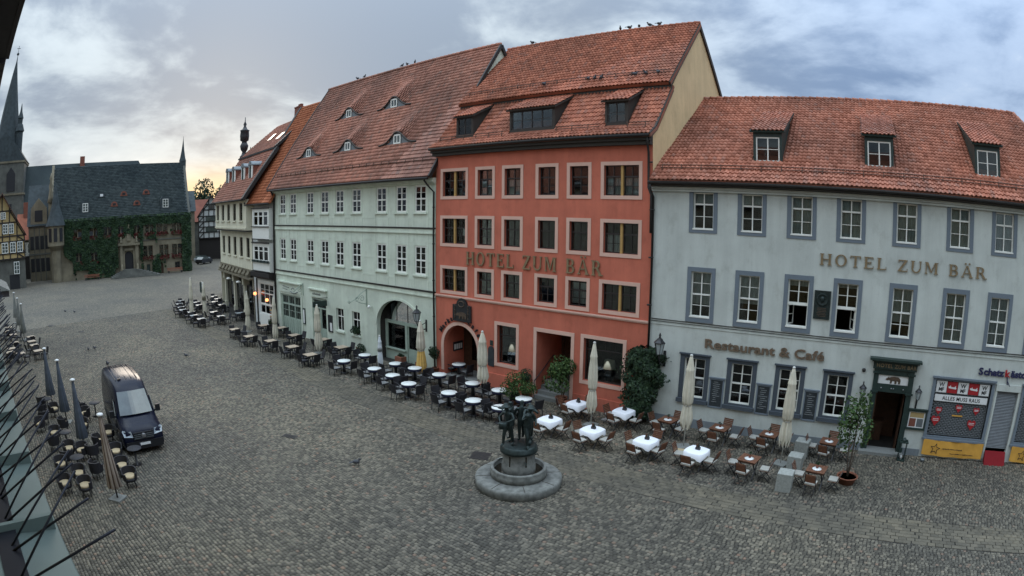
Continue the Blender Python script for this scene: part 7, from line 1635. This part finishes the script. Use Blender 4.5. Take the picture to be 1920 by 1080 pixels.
parasol(-32.8, 24.97, 3.38, .27, .4, 'folded cream parasol before the green house door', m='cream', group=PG, tie=.36, seed=7)
parasol(-43.85, 25.74, 3.39, .22, .35, 'folded cream parasol before the cream house arcade', group=PG, tie=.33, seed=8)
parasol(-38.63, 25.15, 3.43, .22, .35, 'folded cream parasol before the white shop window', group=PG, tie=.33, seed=9)
parasol(-53.18, 24.65, 4.0, .20, .5, 'slim folded pale parasol furthest out on the square', group=PG, seed=10, tie=.4)
parasol(-52.16, 25.62, 3.57, .20, .4, 'slim folded pale parasol beside a green flag', group=PG, seed=11, tie=.45)
PG2 = 'folded slate parasols at the left'
for k, (x, y, lab) in enumerate(((-67.3, 7.53, 'folded grey parasol furthest away at the left edge'), (-61.6, 7.24, 'second far folded grey parasol at the left edge'), (-56.6, 7.0, 'third far folded grey parasol beside the table cluster'), (-33.9, 5.4, 'dark folded slate parasol, first of the near three'), (-30.2, 5.47, 'dark folded slate parasol, second of the near three'), (-25.65, 5.28, 'dark folded slate parasol, nearest of the three'))):
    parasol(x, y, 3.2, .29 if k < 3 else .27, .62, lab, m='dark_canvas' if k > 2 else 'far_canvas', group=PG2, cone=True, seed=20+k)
parasol(-20.0, 4.97, 3.2, .27, .5, 'tall folded brown-striped parasol next to the van', m='brown_canvas', cone=True, seed=30)
o = thing('flag', 'small green flag between the pale parasols', 'flag', (-53.0, 25.9, gz(-53)), 0); MB().tube([(0, 0, 0), (0, 0, 3.6)], .02, 5).build('pole', M['pole'], o); MB().box(-.55, -.03, -.01, .01, 2.5, 3.5).build('flag_cloth', M['dark_green'], o)

# ---------------------------------------------------------------- plants in pots, stone blocks, lantern
def potted(x, y, kind, label, pot_r, pot_h, cr, ch, seed, n=900, size=.09, stem=0.0, m='leaf', potm='terracotta', stems=1, cat='potted plant'):
    o = thing('potted_plant', label, cat, (x, y, gz(x)))
    MB().lathe([(pot_r*.72, 0), (pot_r, pot_h*.92), (pot_r*1.06, pot_h*.93), (pot_r*1.06, pot_h), (pot_r*.92, pot_h), (pot_r*.90, pot_h-.05)], 20).build('pot', M[potm], o); MB().lathe([(pot_r*.9, pot_h-.06), (pot_r*.9, pot_h-.05)], 16).build('soil', M['soil'], o)
    mb = MB(); r_ = random.Random(seed)
    for k in range(stems):
        t = r_.uniform(0, 6.28); d_ = cr*.45*(k > 0); mb.tube([(0, 0, pot_h-.1), (d_*.3*math.cos(t), d_*.3*math.sin(t), pot_h+stem*.5), (d_*math.cos(t), d_*math.sin(t), pot_h+stem+ch*.5)], [.03, .022, .008], 5)
    mb.build('stem', M['bark'], o)
    V, F_ = crown(n, (cr, cr, ch*.5), size, seed, lumps=11); put('foliage', arr_mesh('foliage', V, F_, [M[m]]), o, (0, 0, pot_h+stem+ch*.45))
    return o
potted(.6, 21.37, 'tree', 'tall thin potted tree in a round planter before the hotel portal', .42, .30, .70, 2.9, 1, 1150, .13, .75, 'leaf', 'terracotta', 6, 'potted tree')
potted(-13.75, 25.0, 'bush', 'large green leafy bush in a pot on the red steps', .30, .45, .95, 1.75, 2, 2200, .12, .35, 'leaf', stems=5)
potted(-15.35, 23.55, 'bush', 'green bush with reddish blooms behind the bronze musicians', .28, .4, .85, 1.3, 3, 2200, .09, .15, 'leaf', stems=4)
potted(-16.0, 25.25, 'ball', 'round dark clipped bush against the red plinth', .26, .4, .48, .8, 4, 1200, .07, .35, 'leaf_dark')
potted(-30.66, 27.0, 'standard', 'small standard tree with a round dark pot by the green wall', .30, .42, .62, .75, 5, 800, .12, .85, 'leaf_dark', stems=3)
V, F_ = crown(700, (.5, .45, .4), .09, 66); o = thing('shrub', 'low dark shrub at the foot of the small standard tree', 'shrub', (-30.1, 26.5, gz(-30))); put('foliage', arr_mesh('foliage', V, F_, [M['leaf_dark']]), o, (0, 0, .42))
potted(-22.6, 25.75, 'bush', 'dark hanging plant on the wall right of the archway', .2, .5, .40, 1.0, 7, 900, .09, .5, 'leaf_dark')
potted(-6.3+-36, 27.2, 'bush', 'dark potted plant beside the white shop window', .22, .4, .3, .6, 8, 400, .09, .1, 'leaf_dark')
for x, y, lab in ((-26.0, 26.3, 'red-brown planter left of the archway door'), (-23.95, 26.0, 'red-brown planter right of the archway door')):
    o = thing('planter', lab, 'planter', (x, y, gz(x)), R(-6), 'planters at the archway'); MB().box(-.32, .32, -.22, .22, 0, .55).build('trough', M['terracotta'], o); V, F_ = crown(260, (.3, .2, .15), .08, int(-x)); put('foliage', arr_mesh('foliage', V, F_, [M['leaf_dark']]), o, (0, 0, .62))
for x, y, lab in ((-12.9, 24.55, 'terracotta planter beside the white-clothed table by the steps'),):
    o = thing('planter', lab, 'planter', (x, y, gz(x)), R(-6)); MB().lathe([(.30, 0), (.38, .42), (.40, .45), (.34, .45)], 16).build('pot', M['terracotta'], o); MB().lathe([(.34, .40), (.33, .41)], 12).build('soil', M['soil'], o)
def climber():
    o = thing('climbing_plant', 'tall bushy dark climbing plant between red and pale hotels', 'climbing plant', (-9.35, 24.62, gz(-9)))
    mb = MB()
    for k in range(5): mb.tube([(.1*k-.2, .2, 0), (.15*k-.3, .1, 1.3), (.3*k-.6, 0, 3.0)], [.05, .04, .015], 5)
    mb.build('stem', M['bark'], o); r_ = np.random.default_rng(12); n = 9000
    z = r_.uniform(.25, 3.55, n); w_ = np.interp(z, [.2, .8, 1.6, 2.6, 3.2, 3.6], [.55, .70, .82, .98, .85, .35]); a = r_.uniform(0, 2*PI, n); q = np.sqrt(r_.uniform(.35, 1, n))
    lum = (1+.20*np.sin(a*3+z*4)+.16*np.sin(z*6.3+a*2)+.10*np.sin(a*7-z*9))*np.where(r_.random(n) < .07, 1.22, 1)
    P = np.stack([w_*q*lum*np.cos(a)*.95-.05+.18*(z-1.8)*.2, .48*q*lum*np.sin(a), z], 1)
    nr = np.stack([np.cos(a), np.sin(a)-.4, .3+0*a], 1)+r_.normal(0, .5, (n, 3)); nr /= np.linalg.norm(nr, axis=1)[:, None]
    t = np.cross(nr, r_.normal(0, 1, (n, 3))); t /= np.linalg.norm(t, axis=1)[:, None]; b = np.cross(nr, t); s = r_.uniform(.045, .085, n)[:, None]
    V = np.stack([P-t*s, P+b*s*.7, P+t*s*1.1, P-b*s*.7], 1).reshape(-1, 3)
    put('foliage', arr_mesh('foliage', V, np.arange(4*n).reshape(-1, 4), [M['leaf_dark']]), o)
climber()
for k, (x, y, lab) in enumerate(((-1.55, 23.55, 'grey granite block nearest the hotel wall'), (-1.62, 21.85, 'grey granite block in the middle of three'), (-1.75, 20.1, 'grey granite block furthest from the wall'))):
    o = thing('stone_block', lab, 'stone block', (x, y, gz(x)-.02), R(-8+3*k), 'granite blocks on the terrace'); s_ = .29
    MB().add([(-s_, -s_, 0), (s_, -s_, 0), (s_, s_, 0), (-s_, s_, 0), (-s_, -s_, .70), (s_, -s_, .70), (s_, s_, .70), (-s_, s_, .70), (-s_+.02, -s_+.02, .72), (s_-.02, -s_+.02, .72), (s_-.02, s_-.02, .72), (-s_+.02, s_-.02, .72)], [(0, 1, 5, 4), (1, 2, 6, 5), (2, 3, 7, 6), (3, 0, 4, 7), (4, 5, 9, 8), (5, 6, 10, 9), (6, 7, 11, 10), (7, 4, 8, 11), (8, 9, 10, 11)]).build('block', M['block_stone'], o)
o = thing('floor_lantern', 'tall dark floor lantern with a candle right of the portal', 'lantern', (2.95, 24.3, gz(3))); mb = MB(); s_ = .15
for sx in (-1, 1):
    for sy in (-1, 1): mb.bar((sx*s_, sy*s_, .04), (sx*s_, sy*s_, .80), .03, .03)
mb.box(-.18, .18, -.18, .18, 0, .05); mb.box(-.2, .2, -.2, .2, .80, .85); mb.lathe([(.18, .85), (.08, .95), (.03, 1.0)], 4); mb.build('lantern_frame', M['dark_green'], o); MB().lathe([(.05, .05), (.05, .22)], 10).build('candle', M['paper'], o)
for sx in (-1, 1): MB().box(sx*s_-.003, sx*s_+.003, -.13, .13, .06, .79).build('lantern_pane', M['glass'], o)
tag(MB().lathe([(.10, 0), (.12, .1), (.08, .14)], 10).build('doorstop', M['zinc'], None, (4.0, 24.4, gz(4))), 'small grey round weight on the paving by the lantern', 'weight')
for (x, y, rz, lab) in ((-6.35, 22.1, .2, 'flat tan wooden board lying on the paving by the first parasol'), (-10.6, 24.0, -.3, 'grey plank on the paving by the red wall')): tag(MB().box(-.42, .42, -.16, .16, .005, .06).build('wooden_board', M['tan'] if x > -9 else M['slat'], None, (x, y, gz(x)), (0, 0, rz)), lab, 'board')
o = thing('postcard_stand', 'postcard rack between white shop window and carriage door', 'stand', FG.p(.45, -.6, gz(-42))); MB().tube([(0, 0, 0), (0, 0, 1.9)], .03, 6).build('post', M['black'], o)
for k in range(12): MB().box(-.28, .28, -.2, -.18, .3+k*.13, .41+k*.13).build('card_row', M[['paper', 'brick', 'zinc', 'ochre_stone'][k % 4]], o)

# ---------------------------------------------------------------- van
def van():
    o = thing('delivery_van', 'dark navy high-roof panel van parked on the cobbles', 'van')
    # body lofted along y: y = 0 front bumper, going back; stations (y, zbottom, ztop, half width low, half width top, shoulder z)
    st_ = [(.00, .30, .62, .84, .78, .55), (.05, .25, .95, .92, .84, .70), (.16, .24, 1.10, .97, .82, .90), (.55, .24, 1.22, .99, .80, 1.02), (.98, .24, 1.36, .995, .80, 1.12), (1.12, .24, 1.50, .995, .82, 1.16), (1.40, .24, 1.86, 1.0, .80, 1.18), (1.72, .24, 2.25, 1.0, .78, 1.20), (2.05, .24, 2.50, 1.0, .79, 1.24), (2.5, .24, 2.62, 1.0, .82, 1.3), (3.5, .24, 2.66, 1.0, .83, 1.3), (4.8, .24, 2.65, 1.0, .83, 1.3), (5.7, .24, 2.60, .99, .81, 1.3), (5.88, .27, 2.50, .97, .78, 1.3), (5.93, .35, 2.38, .94, .75, 1.3)]
    ring = []
    for (y, zb, zt, hw, ht, zs) in st_:
        r_ = min(.16, (zt-zs)*.35)
        pts = [(-hw*.96, zb), (-hw, zb+.12), (-hw, zs), (-(hw*.45+ht*.55)-.01, zs+(zt-zs)*.62), (-ht-.01, zt-r_), (-ht+r_*.55, zt-r_*.18), (-ht*.5, zt+.012), (0, zt+.02)]
        pts = pts+[(-x, z) for x, z in pts[-2::-1]]
        ring.append([(x, y, z) for x, z in pts])
    n = len(ring[0]); mb = MB(); V = [p for r_ in ring for p in r_]
    F_ = [(j*n+k, j*n+k+1, (j+1)*n+k+1, (j+1)*n+k) for j in range(len(ring)-1) for k in range(n-1)]+[(j*n+n-1, j*n, (j+1)*n, (j+1)*n+n-1) for j in range(len(ring)-1)]
    F_ += [tuple(range(n-1, -1, -1)), tuple(range((len(ring)-1)*n, len(ring)*n))]
    mb.add(V, F_, 0, True); b = mb.build('body', M['van'], o)
    P = lambda j, k: Vector(ring[j][k])
    def panel(name, pts, m, off, mi=0):
        c = [Vector(p) for p in pts]; nrm = (c[1]-c[0]).cross(c[2]-c[0]).normalized()
        if nrm.dot(sum(c, Vector())/len(c)-Vector((0, 3, 1.2))) < 0: nrm = -nrm
        lo = [p-nrm*.01 for p in c]; hi = [p+nrm*off for p in c]; k = len(c); q = MB()
        q.add(lo+hi, [tuple(range(k-1, -1, -1)), tuple(range(k, 2*k))]+[(i, (i+1) % k, (i+1) % k+k, i+k) for i in range(k)]); return q.build(name, M[m], o)
    # windscreen follows the raked front; seal round it
    wl, wr = 5, 9
    a0, a1 = Vector((-.80, 1.06, 1.44)), Vector((.80, 1.06, 1.44)); t0, t1 = Vector((-.70, 1.78, 2.30)), Vector((.70, 1.78, 2.30))
    mb = MB(); nx = 8
    for i in range(nx):
        s0, s1 = i/nx, (i+1)/nx; bow = lambda s: -.07*(1-(2*s-1)**2)
        f = lambda s, A, B, dz: (A+(B-A)*s)+Vector((0, bow(s), .012))
        mb.quad(f(s0, a0, a1, 0), f(s1, a0, a1, 0), f(s1, t0, t1, 0), f(s0, t0, t1, 0))
    mb.build('windscreen', M['windshield'], o, (0, -.03, .03))
    mb = MB(); mb.tube([(-.5, 1.02, 1.47), (.1, .985, 1.50)], .012, 4); mb.tube([(.2, .985, 1.48), (.7, 1.03, 1.47)], .012, 4); mb.build('wiper', M['plastic'], o)
    for s in (-1, 1):
        panel('side_window', [(s*.995, 1.35, 1.26), (s*.995, 2.15, 1.26), (s*.90, 2.15, 1.95), (s*.92, 1.78, 1.95)], 'windshield', .012)
        panel('door_seam', [(s*1.0, 2.24, .40), (s*1.0, 2.26, .40), (s*.89, 2.26, 2.1), (s*.89, 2.24, 2.1)], 'plastic', .004); panel('door_seam', [(s*1.0, 3.50, .40), (s*1.0, 3.52, .40), (s*.86, 3.52, 2.3), (s*.86, 3.50, 2.3)], 'plastic', .004)
        panel('side_moulding', [(s*1.0, 1.5, .62), (s*1.0, 5.3, .62), (s*1.0, 5.3, .74), (s*1.0, 1.5, .74)], 'plastic', .018)
        # headlamp
        q = MB(); q.add([(s*.50, -.035, .80), (s*.92, .03, .84), (s*.97, .20, 1.06), (s*.56, .08, 1.03), (s*.50, .12, .80), (s*.90, .2, .84), (s*.90, .34, 1.06), (s*.56, .22, 1.03)], [(0, 1, 2, 3), (4, 7, 6, 5), (0, 4, 5, 1), (1, 5, 6, 2), (2, 6, 7, 3), (3, 7, 4, 0)]); q.build('headlight', M['lamp_glass'], o)
        for y in (1.10, 4.75):
            w_ = put('wheel', None, o, (s*.90, y, .345), (0, PI/2*s, 0)); MB().lathe([(.22, -.12), (.33, -.12), (.345, -.08), (.345, .08), (.33, .115), (.22, .12)], 24).build('tyre', M['tyre'], w_); MB().lathe([(.22, .0), (.22, .10), (.16, .07), (.05, .09), (.03, .1)], 16).build('rim', M['alloy'], w_)
            MB().lathe([(.40, .0), (.40, .115)], 24).build('wheel_arch', M['plastic'], w_)
        m_ = MB(); m_.box(s*1.04 if s > 0 else -1.26, 1.26 if s > 0 else -1.04, 1.28, 1.42, 1.36, 1.66); m_.bar((s*.93, 1.38, 1.36), (s*1.06, 1.36, 1.42), .07, .06); m_.build('wing_mirror', M['plastic'], o)
    mb = MB(); mb.box(-.48, .48, -.035, .06, .66, .98); mb.build('grille', M['plastic'], o)
    for z in (.72, .80, .88): MB().box(-.46, .46, -.05, -.036, z, z+.025).build('grille_bar', M['zinc'], o)
    MB().lathe([(.10, 0), (.105, .012), (.09, .02)], 18).build('badge', M['alloy'], o, (0, -.05, .83), (PI/2, 0, 0))
    mb = MB(); mb.box(-.88, .88, -.06, .12, .26, .60); mb.build('bumper', M['plastic'], o); MB().box(-.26, .26, -.075, -.0605, .42, .53).build('number_plate', M['paper'], o); MB().box(-.26, -.225, -.0765, -.0751, .42, .53).build('plate_band', M['blue_ink'], o)
    mb = MB()
    for x in (-.55, -.28, 0, .28, .55): mb.box(x-.012, x+.012, 2.6, 5.6, 2.60, 2.664+.012*(abs(x) < .4))
    mb.build('roof_rib', M['plastic'], o); MB().box(-.45, -.30, 2.55, 2.72, 2.63, 2.70).build('roof_aerial', M['plastic'], o)
    mb = MB(); mb.box(-.9, .9, .4, 5.6, .18, .30); mb.build('underbody', M['plastic'], o)
    return o
vo = van(); vo.location = (-23.55, 7.78, gz(-24.5)); vo.rotation_euler = (0, 0, R(171.5-90))

# ---------------------------------------------------------------- pigeons
def pigeon():
    mb = MB(); mb.ball((0, 0, .12), (.065, .12, .07), 10, 6); mb.ball((0, .11, .20), (.035, .04, .04), 8, 5); mb.bar((0, .07, .14), (0, .11, .19), .05, .05); mb.bar((0, -.10, .12), (0, -.22, .09), .07, .018); mb.bar((0, .14, .20), (0, .175, .19), .012, .012)
    for s in (-1, 1): mb.bar((s*.02, 0, .06), (s*.025, .01, 0), .01, .01)
    return mb.mesh('pigeon', M['feather'])
pme = pigeon()
BIRDS = [((-16.36, 13.84, gz(-16)), 'pigeon alone on the cobbles left of the fountain'), ((-39.12, 17.33, gz(-39)), 'pigeon far out in the middle of the square'), ((-47.28, 11.62, gz(-47)), 'left one of two pigeons up the square'), ((-47.3, 12.23, gz(-47)), 'right one of two pigeons up the square'), ((-70, 14.6, -.43), 'distant pigeon towards the town hall'), ((-68.5, 15.5, -.43), 'second distant pigeon towards the town hall')]
for lx, lab in ((1.9, 'leftmost bird on the red hotel ridge'), (8.35, 'second bird on the red hotel ridge'), (8.95, 'third bird on the red hotel ridge'), (9.6, 'fourth bird on the red hotel ridge'), (10.3, 'fifth bird on the red hotel ridge'), (10.9, 'bird nearest the gable on the red hotel ridge')): BIRDS.append((FD.p(lx, 6.6, 20.42), lab))
for lx, lab in ((5.9, 'leftmost bird above the dormers of the red hotel'), (8.7, 'first of three birds above the right dormer'), (9.1, 'second of three birds above the right dormer'), (9.5, 'third of three birds above the right dormer'), (11.4, 'bird left of the gable end above the right dormer'), (12.0, 'bird second from the gable above the right dormer'), (12.7, 'bird closest to the gable at the upper eaves')): BIRDS.append((FD.p(lx, 2.2, 16.3), lab))
for lx, lab in ((4.2, 'left bird on the green house ridge'), (5.2, 'second bird on the green house ridge'), (10.1, 'third bird on the green house ridge'), (10.7, 'fourth bird on the green house ridge'), (11.6, 'right bird on the green house ridge')): BIRDS.append((FG.p(lx, 5.45, 20.58), lab))
BIRDS.append((tuple(vo.location+Vector((-5.5, .35, 2.67))), 'bird standing on the rear of the van roof'))
for i, (p, lab) in enumerate(BIRDS): tag(put('pigeon', pme, None, p, (0, 0, random.uniform(0, 6.28)), (1.25,)*3), lab, 'bird', 'pigeons')

# parked cars and people far down the side street
def far_car(x, y, rz, m, lab):
    o = thing('parked_car', lab, 'car', (x, y, -.43), rz, 'cars parked down the side street'); mb = MB()
    mb.prism_x([(-2, .3), (2, .3), (2.05, .7), (1.9, .95), (1.0, 1.0), (-2.0, 1.0), (-2.1, .6)], -.85, .85); mb.build('body', M[m], o); MB().prism_x([(.9, 1.001), (.35, 1.45), (-1.3, 1.45), (-1.9, 1.001)], -.75, .75).build('cabin', M['windshield'], o)
    for s in (-1, 1):
        for q in (-1.25, 1.25): MB().lathe([(.32, -.1), (.32, .1)], 14).build('wheel', M['tyre'], o, (s*.8, q, .32), (0, PI/2, 0))
far_car(-113, 56.0, .5, 'black', 'dark parked car nearest the cream house corner'); far_car(-117, 57.5, .5, 'top_grey', 'grey parked car further down the side street')

# ---------------------------------------------------------------- pieces that can be picked apart become parts of their own
def split_loose(o, name, merge_x=False):
    me = o.data; n = len(me.vertices); E = np.empty(len(me.edges)*2, np.int32); me.edges.foreach_get('vertices', E); E = E.reshape(-1, 2)
    lab = np.arange(n)
    while True:
        a = np.minimum(lab[E[:, 0]], lab[E[:, 1]]); old = lab.copy(); np.minimum.at(lab, E[:, 0], a); np.minimum.at(lab, E[:, 1], a); lab = lab[lab]
        if (lab == old).all(): break
    ids = np.unique(lab)
    if len(ids) < 2: return
    V = np.empty(n*3, np.float32); me.vertices.foreach_get('co', V); V = V.reshape(-1, 3)
    groups = [[i] for i in ids]
    if merge_x:
        rg = sorted([(V[lab == i][:, 0].min(), V[lab == i][:, 0].max(), i) for i in ids]); groups = []; cur = None
        for a, b, i in rg:
            if cur and a < cur[1]-0.35*min(b-a, cur[1]-cur[0]): cur[2].append(i); cur[1] = max(cur[1], b)
            else: cur = [a, b, [i]]; groups.append(cur)
        groups = [g[2] for g in groups]
    F = [tuple(p.vertices) for p in me.polygons]; mi = [p.material_index for p in me.polygons]; sm = [p.use_smooth for p in me.polygons]
    for g in groups:
        s = set(g); keep = [k for k, f in enumerate(F) if lab[f[0]] in s]; used = sorted({v for k in keep for v in F[k]}); ix = {v: j for j, v in enumerate(used)}
        m2 = D.meshes.new(name); m2.from_pydata([tuple(V[v]) for v in used], [], [tuple(ix[v] for v in F[k]) for k in keep])
        for m in me.materials: m2.materials.append(m)
        m2.polygons.foreach_set('material_index', [mi[k] for k in keep]); m2.polygons.foreach_set('use_smooth', [sm[k] for k in keep]); m2.update()
        q = D.objects.new(name, m2); COL.objects.link(q); q.parent = o.parent; q.matrix_local = o.matrix_local.copy()
    D.objects.remove(o)
SPLIT = {'ridge_tiles': 'ridge_tile', 'timber_relief': 'timber_strip', 'string_course': 'string_course', 'moulding': 'moulding', 'verge_board': 'verge_board', 'lettering': 'letter', 'script_print': 'script_mark', 'chalk_line': 'chalk_line', 'pipe_clip': 'pipe_clip', 'belfry_opening': 'belfry_opening',
         'wing_window': 'wing_window', 'wing_trim': 'wing_trim', 'oriel_window': 'oriel_window', 'wall_cable': 'wall_cable', 'scrollwork': 'scroll', 'inscription': 'inscription_line', 'wiper': 'wiper', 'ledge_seam': 'ledge_seam', 'roof_rib': 'roof_rib', 'side_wall': 'side_wall', 'sign_scroll': 'sign_scroll', 'tower_string': 'tower_string', 'hall_panelling': 'hall_panelling', 'corbel_frieze': 'corbel', 'stair': 'step', 'card_row': 'card_row', 'fanlight_bar': 'fanlight_bar', 'seat_slat': 'seat_slat', 'open_door_leaf': 'open_door_leaf', 'post': 'post', 'print': 'print', 'star_print': 'star_print', 'cheek': 'cheek', 'stone_jamb': 'stone_jamb', 'stretcher': 'stretcher'}
for o in [o for o in D.objects if o.type == 'MESH' and o.parent and o.data.users == 1 and o.name.split('.')[0] in SPLIT]:
    b = o.name.split('.')[0]; split_loose(o, SPLIT[b], b == 'lettering')
